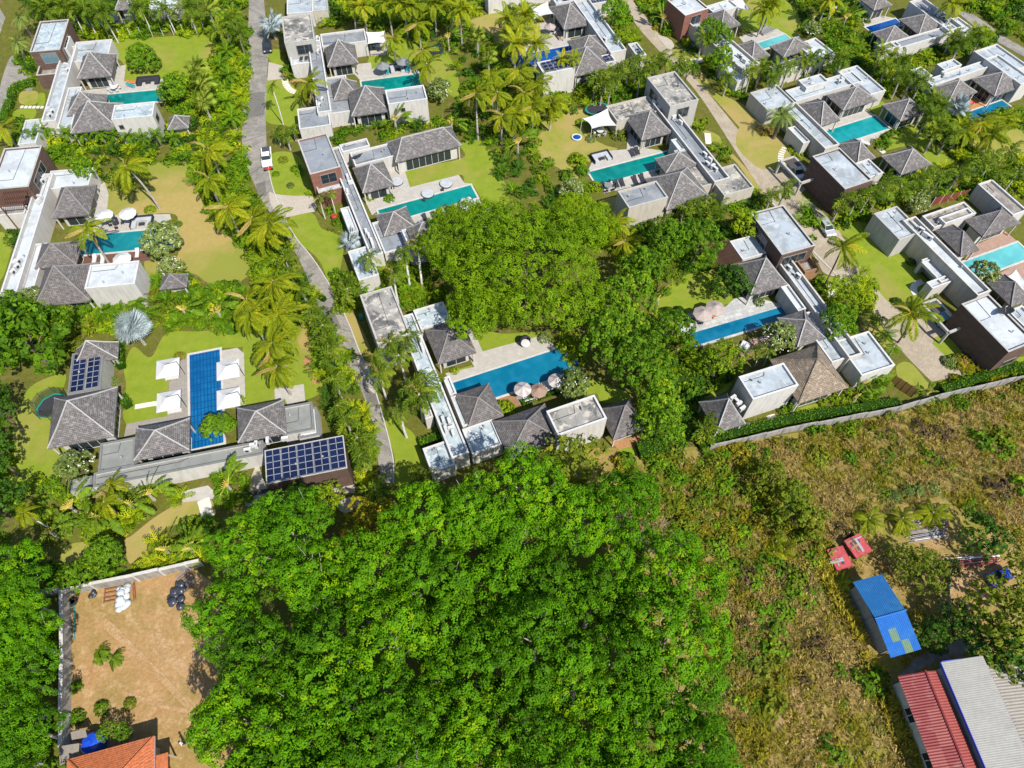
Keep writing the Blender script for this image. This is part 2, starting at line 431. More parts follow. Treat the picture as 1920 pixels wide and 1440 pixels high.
MT['fab_beige'] = m_plain('beige_canvas', (0.32, 0.265, 0.24), 0.85, 0.1)
MT['fab_brown'] = m_plain('brown_canvas', (0.25, 0.17, 0.13), 0.85, 0.1)
MT['fab_grey'] = m_plain('grey_canvas', (0.17, 0.18, 0.18), 0.85, 0.1)
MT['fab_mid'] = m_plain('pale_grey_canvas', (0.36, 0.38, 0.40), 0.85, 0.1)
MT['fab_dark'] = m_plain('dark_cushion', (0.035, 0.035, 0.045), 0.85, 0.1)
MT['fab_teal'] = m_plain('teal_cushion', (0.01, 0.22, 0.26), 0.85, 0.1)
MT['fab_orange'] = m_plain('orange_cushion', (0.50, 0.13, 0.035), 0.85, 0.1)
MT['red'] = m_plain('red_paint', (0.50, 0.02, 0.03), 0.4)
MT['tyre'] = m_plain('rubber', (0.02, 0.02, 0.02), 0.8)
MT['panel'] = mat('solar_glass', lambda n: principled(n, ramp(n, noise(n, worldco(n), 0.5, 3), [(0.35, (0.006, 0.010, 0.035)), (0.65, (0.009, 0.017, 0.06))]), 0.12, 0.5))
MT['trunk'] = m_plain('grey_palm_trunk', (0.31, 0.285, 0.25), 0.9, 0.1, 0, 0.35, 4)
MT['trunk_pale'] = m_plain('pale_palm_trunk', (0.48, 0.46, 0.42), 0.85, 0.1, 0, 0.2, 4)
MT['bark'] = m_plain('brown_bark', (0.13, 0.10, 0.075), 0.9, 0.1, 0, 0.35, 3)
# ---------------------------------------------------------------- builders for houses, pools, sheets
_zk = [0]
def zstep():
    _zk[0] += 1
    return 0.0021*(_zk[0] % 11)
def rot2(v, a):
    return np.array([v[0]*math.cos(a)-v[1]*math.sin(a), v[0]*math.sin(a)+v[1]*math.cos(a)])
def sheet(name, poly_px, m, z=0.02, thick=0.0, soft=0, theta=0.0, kind='structure', label=None, cat=None, world=False, parent=None):
    P = [np.array(p) if world else G(p, z) for p in poly_px]
    if soft: P = catmull(P) if name == 'lawn' else chaikin(P, soft)
    zz = z + zstep()
    b = MB()
    a = sum(P[i][0]*P[(i+1)%len(P)][1]-P[(i+1)%len(P)][0]*P[i][1] for i in range(len(P)))
    if a < 0: P = P[::-1]
    o = np.mean(P, axis=0)
    L = [p-o for p in P]
    uv = [tuple(rot2(p, -theta)) for p in L]
    b.face([(p[0], p[1], 0) for p in L], uv)
    if thick:
        n = len(L)
        for i in range(n):
            p, q = L[i], L[(i+1) % n]
            b.face([(p[0],p[1],-thick),(q[0],q[1],-thick),(q[0],q[1],0),(p[0],p[1],0)])
    ob = b.build(name, m, parent, (o[0], o[1], zz))
    return tag(ob, label, cat, None, kind)

def fit_rect(p1, p2, p3, z, theta):
    a, b, c = G(p1, z), G(p2, z), G(p3, z)
    d = b-a; ang = math.atan2(d[1], d[0])
    k = round((ang-theta)/(math.pi/2)); t = theta + k*math.pi/2
    e1 = np.array([math.cos(t), math.sin(t)]); e2 = np.array([-e1[1], e1[0]])
    X = [q@e1 for q in (a, b, c)]; Y = [q@e2 for q in (a, b, c)]
    x0, x1 = X[0], (X[1]+X[2])/2; y0, y1 = (Y[0]+Y[1])/2, Y[2]
    if y1 < y0: y0, y1 = y1, y0
    if x1 < x0: x0, x1 = x1, x0
    return e1, e2, x0, x1, y0, y1
def dirang(p, q, z=0.0):
    d = G(q, z)-G(p, z); return math.atan2(d[1], d[0])

class Villa:
    def __init__(s, label, a, b, wall='white', roof='r_pale', hipm='shingle', rimm=None, name='villa', cat='villa', group='flat and shingle roofed pool villas of the estate'):
        s.theta = dirang(a, b); s.wall = wall; s.roof = roof; s.hipm = hipm; s.k = 0; s.rimm = rimm
        q = G(a, 0); s.o = np.array([q[0], q[1], 0.0])
        s.root = empty(name, (q[0], q[1], 0), 0, label, cat, group)
    def bld(s, b, name, m, parent=None):
        b.v = [(p[0]-s.o[0], p[1]-s.o[1], p[2]) for p in b.v]
        return b.build(name, m, parent if parent is not None else s.root, (0, 0, 0))
    def block(s, p1, p2, p3, z, wall=None, roof=None, name='wing', wins=(), par=0.35, rim=0.22, rimm=None, z0=0.0, dz=None):
        s.k += 1; e = 0.006*s.k; z = z + 0.0037*s.k
        e1, e2, x0, x1, y0, y1 = fit_rect(p1, p2, p3, z, s.theta)
        x0 += e; x1 -= e; y0 += e; y1 -= e
        P = lambda x, y: tuple(e1*x+e2*y)
        out = [P(x0,y0), P(x1,y0), P(x1,y1), P(x0,y1)]
        inn = [P(x0+rim,y0+rim), P(x1-rim,y0+rim), P(x1-rim,y1-rim), P(x0+rim,y1-rim)]
        L = [x1-x0, y1-y0, x1-x0, y1-y0]
        b = MB()
        for i in range(4):
            j = (i+1) % 4
            p, q, r, t = out[i], out[j], inn[i], inn[j]
            b.face([(*p, z0), (*q, z0), (*q, z), (*p, z)], [(0, z0), (L[i], z0), (L[i], z), (0, z)])
            b.face([(*p, z), (*q, z), (*t, z), (*r, z)])
            b.face([(*r, z), (*t, z), (*t, z-par), (*r, z-par)])
        w = s.bld(b, name, MT[wall or s.wall])
        d = MB(); d.face([(*q, z-par+0.002) for q in inn], [(0, 0), (L[0], 0), (L[0], L[1]), (0, L[1])])
        s.bld(d, 'roof_deck', MT[roof or s.roof], w)
        c = MB()                                    # metal coping on the parapet, 2 cm proud
        for i in range(4):
            j = (i+1) % 4
            g = [tuple(np.array(q)+(np.array(q)-np.array(inn[kk]))*0.12) for kk, q in enumerate(out)]
            gi = [tuple(np.array(q)-(np.array(out[kk])-np.array(q))*0.10) for kk, q in enumerate(inn)]
            c.face([(*g[i], z+0.03), (*g[j], z+0.03), (*gi[j], z+0.03), (*gi[i], z+0.03)])
            c.face([(*g[i], z-0.05), (*g[j], z-0.05), (*g[j], z+0.03), (*g[i], z+0.03)])
            c.face([(*gi[j], z-0.05), (*gi[i], z-0.05), (*gi[i], z+0.03), (*gi[j], z+0.03)])
        s.bld(c, 'parapet_coping', MT[rimm or s.rimm] if (rimm or s.rimm) else MT['whitemetal' if (wall or s.wall) in ('white',) else 'palegrey'], w)
        for wv in wins:
            side, u0, u1, a, bb = wv[:5]
            p, q = np.array(out[side]), np.array(out[(side+1) % 4])
            s.window(w, p, q, u0, u1, a, bb, wv[5] if len(wv) > 5 else 'glass')
        rv = random.Random(s.k*31+int(abs(s.o[0])*7)); W_, D_ = x1-x0, y1-y0
        if W_ > 2 and D_ > 2 and name not in ('entrance_canopy', 'terrace_wing'):
            for _ in range(rv.choice((1, 2, 2))):
                q = P(x0+W_*rv.uniform(.15, .85), y0+D_*rv.uniform(.15, .85)); vb = MB(); vb.lathe([(.09, z-par), (.09, z-par+.4), (.16, z-par+.42), (.13, z-par+.52)], (q[0], q[1], 0), 8); s.bld(vb, 'roof_vent', MT['midmetal'], w)
            yy = y0+D_*rv.uniform(.2, .8); cb = MB(); cb.tube([(*P(x0+rim+.1, yy), z-par+.06), (*P(x0+W_*.5, yy+.05), z-par+.06), (*P(x0+W_*.55, y1-rim-.1), z-par+.06)], .035, 4); s.bld(cb, 'conduit', MT['darkmetal'], w)
            q = P(x0+rim+.25, y0+rim+.25); db = MB(); db.lathe([(.14, z-par+.003), (.14, z-par+.03)], (q[0], q[1], 0), 8); s.bld(db, 'roof_drain', MT['darkmetal'], w)
        s.last = (w, out, z)
        return w
    def window(s, parent, p, q, u0, u1, z0, z1, gm='glass', mull=None, fm='frame'):
        d = q-p; L = np.linalg.norm(d); t = d/L; n = np.array([t[1], -t[0]]); rz = math.atan2(t[1], t[0])
        a, b = L*u0, L*u1; w = b-a; cx = p+t*(a+b)/2
        g = MB(); c = cx+n*0.02; g.box((c[0], c[1], (z0+z1)/2), (w, 0.04, z1-z0), rz); s.bld(g, 'window', MT[gm], parent)
        f = MB(); fw = 0.09
        for (off, wid, zc, hh) in ((0, w+2*fw, z1+fw/2, fw), (0, w+2*fw, z0-fw/2, fw), (-(w+fw)/2, fw, (z0+z1)/2, z1-z0), ((w+fw)/2, fw, (z0+z1)/2, z1-z0)):
            c = cx+t*off+n*0.045; f.box((c[0], c[1], zc), (wid, 0.09, hh), rz)
        k = mull if mull is not None else max(0, int(round(w/1.3))-1)
        for i in range(k):
            c = cx+t*(-w/2+w*(i+1)/(k+1))+n*0.035; f.box((c[0], c[1], (z0+z1)/2), (0.06, 0.06, z1-z0-0.01), rz)
        s.bld(f, 'window_frame', MT[fm], parent)
    def hip(s, bl, br, tr, apex, z=3.0, m=None, ridge=None, under=True, wall=None, inset=1.0, zmin=2.0, zmax=4.6, open_front=False):
        s.k += 1; z = z + 0.003*s.k
        e1, e2, x0, x1, y0, y1 = fit_rect(bl, br, tr, z, s.theta)
        P = lambda x, y: e1*x+e2*y
        c = P((x0+x1)/2, (y0+y1)/2)
        if ridge is None:
            # height of the apex above the eaves from where it stands in the picture
            best = min(np.arange(z+zmin, z+zmax, 0.05), key=lambda q: np.linalg.norm(G(apex, q)-c))
            r0 = r1 = c; za = best
        else:
            za = z + min(zmax, 0.38*min(x1-x0, y1-y0)+0.3)
            if x1-x0 >= y1-y0:
                h = (x1-x0)/2-(y1-y0)*0.42; r0, r1 = c-e1*h, c+e1*h
            else:
                h = (y1-y0)/2-(x1-x0)*0.42; r0, r1 = c-e2*h, c+e2*h
        C = [P(x0,y0), P(x1,y0), P(x1,y1), P(x0,y1)]
        long_x = (x1-x0) >= (y1-y0)
        def top(i):       # which ridge end each corner runs to
            if ridge is None: return c
            if long_x: return r0 if i in (0, 3) else r1
            return r0 if i in (0, 1) else r1
        b = MB(); ts = [0.0, 0.45, 1.0]; zs = [0.0, 0.41, 1.0]
        for i in range(4):
            j = (i+1) % 4
            L = np.linalg.norm(C[j]-C[i]); mid = (C[i]+C[j])/2; run = np.linalg.norm((top(i)+top(j))/2-mid); sl = math.hypot(run, za-z)
            rows = []
            for t, zt in zip(ts, zs):
                a = C[i]*(1-t)+top(i)*t; d = C[j]*(1-t)+top(j)*t; hh = z+(za-z)*zt
                ua = (a-C[i])@((C[j]-C[i])/L); ud = (d-C[i])@((C[j]-C[i])/L)
                rows.append(((*a, hh), (*d, hh), (ua, sl*zt), (ud, sl*zt)))
            for r in range(2):
                A, B = rows[r], rows[r+1]
                if np.linalg.norm(np.array(B[0])-np.array(B[1])) < 1e-6:
                    b.face([A[0], A[1], B[0]], [A[2], A[3], ((B[2][0]+B[3][0])/2, B[2][1])])
                else: b.face([A[0], A[1], B[1], B[0]], [A[2], A[3], B[3], B[2]])
            b.face([(*C[i], z-0.22), (*C[j], z-0.22), (*C[j], z), (*C[i], z)], [(0, 0), (L, 0), (L, .2), (0, .2)])
        b.face([(*q, z-0.22) for q in C[::-1]])
        rf = s.bld(b, 'hip_roof', MT[m or s.hipm])
        rc = MB()
        for i in range(4):
            a, t = C[i], top(i)
            mid = a*0.55+t*0.45
            rc.tube([(*(a*0.995+t*0.005), z+0.02), (*mid, z+(za-z)*0.41+0.02), (*t, za+0.02)], 0.11, 4)
        if ridge is not None: rc.tube([(*r0, za+0.02), (*r1, za+0.02)], 0.12, 4)
        s.bld(rc, 'ridge_cap', MT['ridge_dark' if (m or s.hipm) == 'shingle_dark' else 'ridge'] if (m or s.hipm) != 'shingle_brown' else MT[m or s.hipm], rf)
        if under:
            i0 = inset
            b = MB(); Q = [P(x0+i0,y0+i0), P(x1-i0,y0+i0), P(x1-i0,y1-i0), P(x0+i0,y1-i0)]
            b.prism([tuple(q) for q in Q], 0.0, z-0.24, top=False)
            w = s.bld(b, 'pavilion_wall', MT[wall or s.wall])
            for i in range(4):
                p, q = Q[i], Q[(i+1) % 4]; L = np.linalg.norm(q-p)
                if L > 3: s.window(w, p, q, 0.12, 0.88, 0.2, 2.5, fm='whitemetal')
            for q in C:
                cp = MB(); d = (c-q)/np.linalg.norm(c-q); e = q+d*0.55; cp.box((e[0], e[1], (z-0.25)/2), (0.2, 0.2, z-0.25), s.theta)
                s.bld(cp, 'veranda_post', MT[wall or s.wall])
        s.lasthip = (C, z, za)
        return rf
    def panels(s, p1, p2, p3, z, cols, rows, gapcols=()):
        """solar modules on a flat roof, each its own part"""
        e1, e2, x0, x1, y0, y1 = fit_rect(p1, p2, p3, z, s.theta)
        rk = MB(); ctr = e1*(x0+x1)/2+e2*(y0+y1)/2; rz = math.atan2(e1[1], e1[0])
        for fy in (0.2, 0.5, 0.8):
            c = e1*(x0+x1)/2+e2*(y0+(y1-y0)*fy); rk.box((c[0], c[1], z+0.06), (x1-x0, 0.08, 0.1), rz)
        rack = s.bld(rk, 'panel_rack', MT['midmetal'])
        cw, ch = (x1-x0)/(cols+0.14*len(gapcols)), (y1-y0)/rows
        b = MB(); b.box((0, 0, 0), (cw-0.04, ch-0.04, 0.035)); me = b.mesh('solar_module', MT['panel'])
        f = MB()
        for sx in (-1, 1): f.box((sx*(cw-0.05)/2, 0, 0.002), (0.035, ch-0.05, 0.05)); f.box((0, sx*(ch-0.05)/2, 0.003), (cw-0.14, 0.035, 0.05))
        fme = f.mesh('module_frame', MT['midmetal'])
        x = x0
        for i in range(cols):
            if i in gapcols: x += 0.14*cw
            for j in range(rows):
                c = e1*(x+cw/2)+e2*(y0+ch*(j+0.5))
                o = link('solar_module', me, rack, (c[0]-s.o[0], c[1]-s.o[1], z+0.14)); o.rotation_euler = (0, 0, rz)
                o2 = link('module_frame', fme, rack, (c[0]-s.o[0], c[1]-s.o[1], z+0.14)); o2.rotation_euler = (0, 0, rz)
            x += cw

def pool(p1, p2, p3, water, label, cop='coping', z=0.10, steps=True):
    th = dirang(p1, p2)
    e1, e2, x0, x1, y0, y1 = fit_rect(p1, p2, p3, z, th)
    P = lambda x, y: tuple(e1*x+e2*y)
    c = e1*(x0+x1)/2+e2*(y0+y1)/2; o = (c[0], c[1], 0)
    root = empty('swimming_pool', o, 0, label, 'swimming pool', 'villa swimming pools')
    zz = z + zstep()*0.3
    b = MB(); b.face([(P(x0,y0)[0]-o[0], P(x0,y0)[1]-o[1], zz), (P(x1,y0)[0]-o[0], P(x1,y0)[1]-o[1], zz), (P(x1,y1)[0]-o[0], P(x1,y1)[1]-o[1], zz), (P(x0,y1)[0]-o[0], P(x0,y1)[1]-o[1], zz)],
                      [(0, 0), (x1-x0, 0), (x1-x0, y1-y0), (0, y1-y0)])
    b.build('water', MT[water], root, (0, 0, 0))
    k = MB(); w = 0.35; rz = math.atan2(e1[1], e1[0])
    for (x, y, dx, dy) in (((x0+x1)/2, y0-w/2, x1-x0+2*w, w), ((x0+x1)/2, y1+w/2, x1-x0+2*w, w), (x0-w/2, (y0+y1)/2, w, y1-y0), (x1+w/2, (y0+y1)/2, w, y1-y0)):
        q = e1*x+e2*y; k.box((q[0]-o[0], q[1]-o[1], zz/2+0.03), (dx-0.004, dy-0.004, zz+0.08), rz)
    k.build('coping', MT[cop], root, (0, 0, 0))
    return root, e1, e2, x0, x1, y0, y1

# ---- things on roofs and terraces
_ac = None
def aircon(p, z, rz, label, group='air-conditioning units on the villa roofs'):
    global _ac
    if _ac is None:
        b = MB(); b.box((0, 0, 0.42), (0.95, 0.42, 0.72)); m1 = b.mesh('cabinet', MT['whitemetal'])
        b = MB(); b.tube([(-0.12, -0.215, 0.42), (-0.12, -0.235, 0.42)], 0.27, 12); m2 = b.mesh('fan_grille', MT['darkmetal'])
        b = MB(); b.box((-0.36, 0, 0.03), (0.06, 0.5, 0.06)); b.box((0.36, 0, 0.03), (0.06, 0.5, 0.06)); m3 = b.mesh('foot_rail', MT['midmetal'])
        _ac = (m1, m2, m3)
    q = G(p, z)
    e = empty('air_conditioner', (q[0], q[1], z), rz, label, 'air conditioner', group)
    link('cabinet', _ac[0], e); link('fan_grille', _ac[1], e); link('foot_rail', _ac[2], e)
_lg = {}
def lounger(p, rz, cush, label, group, z=0.12, frame='whitemetal'):
    key = (cush, frame)
    if key not in _lg:
        b = MB(); b.box((0, 0, 0.26), (0.66, 1.95, 0.06))
        f = b.mesh('frame', MT[frame])
        b = MB(); b.box((0, 0, 0.11), (0.06, 0.06, 0.22)); l = b.mesh('leg', MT[frame])
        b = MB(); b.box((0, -0.28, 0.34), (0.62, 1.3, 0.1)); s = b.mesh('seat_cushion', MT[cush])
        b = MB(); b.box((0, 0.62, 0.52), (0.62, 0.68, 0.1), 0, Matrix.Rotation(math.radians(35), 3, 'X')); k = b.mesh('backrest', MT[cush])
        _lg[key] = (f, l, s, k)
    f, l, s, k = _lg[key]; q = G(p, z+0.3)
    e = empty('sun_lounger', (q[0], q[1], z), rz, label, 'sun lounger', group)
    link('frame', f, e); link('seat_cushion', s, e); link('backrest', k, e)
    for x in (-0.28, 0.28):
        for y in (-0.9, 0.9): link('leg', l, e, (x, y, 0))
def umbrella(p, size, sides, m, label, group, h=2.6, rz=0.0, m2=None, z=0.12, rise=0.8, cantilever=False, dark=None):
    """p is the centre of the canopy in the photograph; every canopy panel is a part"""
    q = G(p, h); e = empty('parasol', (q[0], q[1], z), rz, label, 'parasol', group)
    r = size/2*(1.414 if sides == 4 else 1.0); a0 = math.pi/4 if sides == 4 else 0
    zt, zb = h+rise*0.5, h-rise*0.5
    for i in range(sides):
        a, b_ = a0+2*math.pi*i/sides, a0+2*math.pi*(i+1)/sides
        A, B = (r*math.cos(a), r*math.sin(a), zb), (r*math.cos(b_), r*math.sin(b_), zb)
        ma, mb_ = [(x[0]*0.5, x[1]*0.5, (zt+zb)/2-0.07) for x in (A, B)]
        k = MB(); k.face([A, B, mb_, ma]); k.face([ma, mb_, (0, 0, zt)])
        k.face([(A[0], A[1], zb-0.14), (B[0], B[1], zb-0.14), B, A])
        k.build('canopy_panel', MT[m2 if (m2 and i % 2) else m], e)
    b = MB(); b.tube([(0, 0, 0.0), (0, 0, zt+0.12)], 0.03, 6); b.build('pole', MT[dark or 'whitemetal'], e)
    b = MB(); b.box((0, 0, 0.04), (0.6, 0.6, 0.08)); b.build('base_weight', MT['midmetal'], e)
    if cantilever:
        b = MB(); b.tube([(r*0.72, 0, 0), (r*0.72, 0, zt+0.35), (0, 0, zt+0.15)], 0.045, 6); b.build('cantilever_mast', MT['darkmetal'], e)
    return e
def table_set(p, label, group, tm='whitemetal', n=4, r=0.55, cm='fab_dark', z=0.12):
    q = G(p, z+0.5); e = empty('garden_table', (q[0], q[1], z), 0.3, label, 'table', group)
    b = MB(); b.lathe([(r, 0.70), (r, 0.74)], n=14); b.build('table_top', MT[tm], e)
    b = MB(); b.lathe([(0.05, 0.04), (0.05, 0.70)], n=6); b.build('pedestal', MT['midmetal'], e)
    for i in range(n):
        a = 0.3+2*math.pi*i/n; x, y = q[0]+math.cos(a)*(r+0.42), q[1]+math.sin(a)*(r+0.42)
        c = empty('garden_chair', (x, y, z), a+math.pi/2, 'chair at the '+label, 'chair', 'chairs round the garden tables')
        b = MB(); b.box((0, 0, 0.43), (0.46, 0.46, 0.06)); b.build('seat', MT[cm], c)
        b = MB(); b.box((0, -0.22, 0.66), (0.46, 0.05, 0.42)); b.build('backrest', MT[cm], c)
        b = MB()
        for sx in (-.2, .2):
            for sy in (-.2, .2): b.box((sx, sy, 0.2), (0.04, 0.04, 0.4))
        b.build('leg_frame', MT[cm], c)
def usofa(p, rz, label, w=2.9, d=2.2, m='fab_mid', z=0.12):
    q = G(p, z+0.4); e = empty('garden_sofa', (q[0], q[1], z), rz, label, 'sofa', 'outdoor sofas on the pool terraces')
    for nm, c, s in (('seat', (0, d/2-0.4, 0.22), (w, 0.8, 0.4)), ('seat', (-w/2+0.4, -0.4, 0.215), (0.8, d-0.82, 0.39)), ('seat', (w/2-0.4, -0.4, 0.215), (0.8, d-0.82, 0.39)),
                     ('backrest', (0, d/2+0.08, 0.4), (w+0.3, 0.16, 0.75)), ('backrest', (-w/2-0.08, -0.08, 0.39), (0.15, d-0.1, 0.7)), ('backrest', (w/2+0.08, -0.08, 0.39), (0.15, d-0.1, 0.7))):
        b = MB(); b.box(c, s); b.build(nm, MT[m if nm == 'seat' else 'fab_dark'], e)
    t = empty('coffee_table', (q[0]-math.sin(rz)*-0.0, q[1], z), rz, 'coffee table inside the '+label.split(' on ')[0], 'table', 'low tables by the outdoor sofas')
    t.location = Vector((q[0], q[1], z)) + Matrix.Rotation(rz, 3, 'Z') @ Vector((0, -0.35, 0))
    b = MB(); b.box((0, 0, 0.33), (1.0, 0.65, 0.06)); b.build('table_top', MT['fab_dark'], t)
    b = MB()
    for sx in (-.42, .42):
        for sy in (-.26, .26): b.box((sx, sy, 0.15), (0.06, 0.06, 0.3))
    b.build('leg_frame', MT['darkmetal'], t)
def sail(corners, zs, label, m='fab_white', sag=0.35, n=8):
    """stretched canvas between four masts; corners in the photograph, at heights zs"""
    Pw = [np.array([*G(p, z), z]) for p, z in zip(corners, zs)]
    c = np.mean(Pw, axis=0); e = empty('shade_sail', (c[0], c[1], 0), 0, label, 'shade sail', 'white shade sails beside the villas')
    V = []; F = []
    for j in range(n+1):
        for i in range(n+1):
            u, v = i/n, j/n
            # edges pull in towards the middle of the sail
            p = (Pw[0]*(1-u)+Pw[1]*u)*(1-v)+(Pw[3]*(1-u)+Pw[2]*u)*v
            pull = 0.16*(4*u*(1-u)*(1-4*v*(1-v))+4*v*(1-v)*(1-4*u*(1-u)))
            p = p+(c-p)*pull; p[2] += -sag*4*u*(1-u)*4*v*(1-v)
            V.append((p[0]-c[0], p[1]-c[1], p[2]))
    for j in range(n):
        for i in range(n):
            a = j*(n+1)+i; F.append((a, a+1, a+n+2, a+n+1))
    link('canvas', np_mesh('canvas', V, F, MT[m], smooth=True), e)
    for p in Pw:
        b = MB(); d = (p-c)*0.03; b.tube([(p[0]-c[0]+d[0]*2, p[1]-c[1]+d[1]*2, 0), (p[0]-c[0]+d[0], p[1]-c[1]+d[1], p[2]+0.15)], 0.05, 6); b.build('mast', MT['whitemetal'], e)
def stepstones(path, n, size, label, m='slab', rz=None, z=0.06):
    P = chaikin([G(p, z) for p in path], 2, closed=False)
    d = np.cumsum([0]+[np.linalg.norm(P[i+1]-P[i]) for i in range(len(P)-1)])
    o = P[0]; e = empty('stepping_stone_path', (o[0], o[1], 0), 0, label, 'path', 'stepping stone paths across the lawns')
    b = MB(); b.box((0, 0, 0), (size[0], size[1], 0.08)); me = b.mesh('stone', MT[m])
    for k in range(n):
        s = d[-1]*(k+0.5)/n; i = min(len(P)-2, int(np.searchsorted(d, s)-1)); i = max(i, 0)
        f = (s-d[i])/(d[i+1]-d[i]+1e-9); q = P[i]*(1-f)+P[i+1]*f; t = P[i+1]-P[i]
        st = link('stone', me, e, (q[0]-o[0], q[1]-o[1], z+random.uniform(-.008, .008))); st.rotation_euler = (0, 0, math.atan2(t[1], t[0])+math.pi/2+random.uniform(-.05, .05))
# ---------------------------------------------------------------- the land
MT['lawn'] = m_lawn('mown_lawn', (0.145, 0.205, 0.016), (0.215, 0.255, 0.026), (0.29, 0.225, 0.075), 0.35)
MT['lawn_mix'] = m_lawn('patchy_lawn', (0.1792, 0.2048, 0.0256), (0.256, 0.256, 0.0448), (0.3328, 0.2432, 0.096), 0.75)
MT['lawn_dry'] = m_drylawn('dry_lawn', (0.3456, 0.2496, 0.096), (0.2816, 0.2304, 0.064), (0.192, 0.2112, 0.032))
MT['earth'] = m_ground('garden_earth', [(0.075, 0.085, 0.014), (0.115, 0.125, 0.017), (0.095, 0.10, 0.016), (0.18, 0.135, 0.055)], 0.2)
MT['lot'] = m_ground('bare_lot_earth', [(0.2866, 0.1628, 0.06514), (0.3517, 0.2149, 0.0977), (0.2605, 0.1823, 0.06253), (0.469, 0.3191, 0.1759)], 0.13, 2.5, 0.6)
MT['meadow'] = m_ground('dry_meadow', [(0.162, 0.15, 0.0264), (0.276, 0.186, 0.066), (0.18, 0.168, 0.0264), (0.36, 0.246, 0.114)], 0.13, 2.2, 0.8)
MT['patch'] = m_ground('road_patch', [(0.12, 0.115, 0.105), (0.16, 0.15, 0.135), (0.135, 0.128, 0.118)], .3, 4.0, .2)
MT['track'] = m_ground('worn_track_earth', [(0.2848, 0.1657, 0.06891), (0.3975, 0.2585, 0.1325), (0.3114, 0.1921, 0.08618), (0.4506, 0.3114, 0.1789)], 0.4, 2.5, 0.5)
MT['court'] = m_ground('orange_court_earth', [(0.33, 0.16, 0.07), (0.37, 0.20, 0.10), (0.34, 0.18, 0.085)], 0.3)
MT['road'] = m_ground('old_grey_road', [(0.15, 0.1416, 0.1296), (0.282, 0.258, 0.228), (0.186, 0.1764, 0.1584), (0.318, 0.2904, 0.252)], 0.16, 4.0, 0.3)
MT['drive'] = m_ground('beige_concrete_drive', [(0.276, 0.228, 0.168), (0.372, 0.312, 0.234), (0.3, 0.252, 0.186), (0.408, 0.348, 0.27)], 0.12, 4.0, 0.3)
MT['paving'] = m_ground('pale_paving', [(0.36, 0.32, 0.265), (0.42, 0.375, 0.315), (0.385, 0.34, 0.285)], 0.15, 4.0, 0.2)
g = MB()
S = 1500
for i in range(-6, 6):
    for j in range(-6, 6):
        x, y = i*S/6, j*S/6+100
        g.face([(x, y, 0), (x+S/6, y, 0), (x+S/6, y+S/6, 0), (x, y+S/6, 0)])
tag(g.build('ground', MT['earth']), kind='structure')

def road(name, left, right, m, z=0.03, soft=2):
    a = chaikin([G(p) for p in left], soft, False); b = chaikin([G(p) for p in right], soft, False)
    P = [tuple(p) for p in a]+[tuple(p) for p in b[::-1]]
    return sheet(name, P, m, z, world=True), a, b
def kerb(line, name='kerb', w=0.22, h=0.14, m='coping'):
    b = MB()
    for i in range(len(line)-1):
        p, q = np.array(line[i]), np.array(line[i+1]); d = q-p; L = np.linalg.norm(d)
        if L < 1e-3: continue
        t = d/L; n = np.array([-t[1], t[0]])*w/2
        b.prism([tuple(p-n), tuple(q-n), tuple(q+n), tuple(p+n)], 0, h)
    tag(b.build(name, MT[m]), kind='structure')

tag(sheet('meadow', pts(X1, '1100,840 1335,838 1560,800 1700,770 1925,712 2300,600 2400,1500 1700,1600 1300,1500 1150,1100'), MT['meadow'], 0.01), kind='structure')
sheet('bare_lot', pts(D0, '440,360 590,330 900,265 1170,200 1300,300 1500,900 1400,1500 1300,1700 250,1700 410,1440'), MT['lot'], 0.01, soft=0)
# lanes and drives
_, la, lb = road('lane', pts(X1, '462,-80 468,0 462,120 452,230 455,290 478,350 500,392 548,460 572,510 590,560 620,620 650,680 682,740 702,800 708,860 716,905'),
     pts(X1, '492,-80 494,0 505,90 500,140 498,230 501,290 505,330 520,380 552,445 584,480 616,530 652,600 674,660 694,700 718,780 736,850 739,880 737,906'), MT['road'])
kerb(lb[24:], 'kerb', .16, .12)
MT['joint'] = m_plain('road_joint', (0.085, 0.08, 0.075), .9)
for i in range(3, min(len(la), len(lb))-2, 4):
    p, q = np.array(la[i*len(la)//max(len(la), len(lb))]), np.array(lb[i*len(lb)//max(len(la), len(lb))]); d = (q-p)/np.linalg.norm(q-p); n = np.array([-d[1], d[0]])*.045
    sheet('road_joint', [p+d*.1-n, q-d*.1-n, q-d*.1+n, p+d*.1+n], MT['joint'], .056, world=True)
for s_ in ('462,175 496,172 496,215 460,222', '600,580 622,575 640,615 618,625', '480,345 497,340 500,365 484,372', '684,735 706,728 712,760 690,765'):
    sheet('road_patch', pts(X1, s_), MT['patch'], .058)
_, ra, rb = road('driveway', pts(X1, '1120,-60 1165,0 1190,45 1230,90 1280,140 1320,190 1370,270 1430,360 1480,420 1530,480 1615,560 1640,590 1690,660 1747,716'),
     pts(X1, '1150,-60 1185,0 1225,50 1258,95 1300,140 1345,195 1390,250 1440,312 1482,350 1540,395 1570,425 1598,480 1625,515 1662,566 1700,590 1760,660 1820,700'), MT['drive'])
kerb(ra[30:44], 'kerb')
sheet('forecourt', pts(A3, '-30,1260 30,1280 130,1275 210,1290 300,1400 220,1480 -60,1440'), MT['drive'], 0.04, soft=1)
sheet('forecourt', pts(B3, '300,560 420,470 560,480 620,620 700,760 560,800 420,780 380,700'), MT['drive'], 0.045, soft=1)
sheet('forecourt', pts(E0, '790,220 1000,170 1090,290 1150,350 1020,390 1005,450 900,350'), MT['drive'], 0.045, soft=0)
sheet('forecourt', pts(B1, '88,150 140,175 230,186 330,190 430,180 465,305 350,322 260,345 205,352 120,290'), MT['paving'], 0.045, soft=1)
sheet('forecourt', pts(A1, '95,465 205,495 215,590 85,605'), MT['paving'], 0.05)
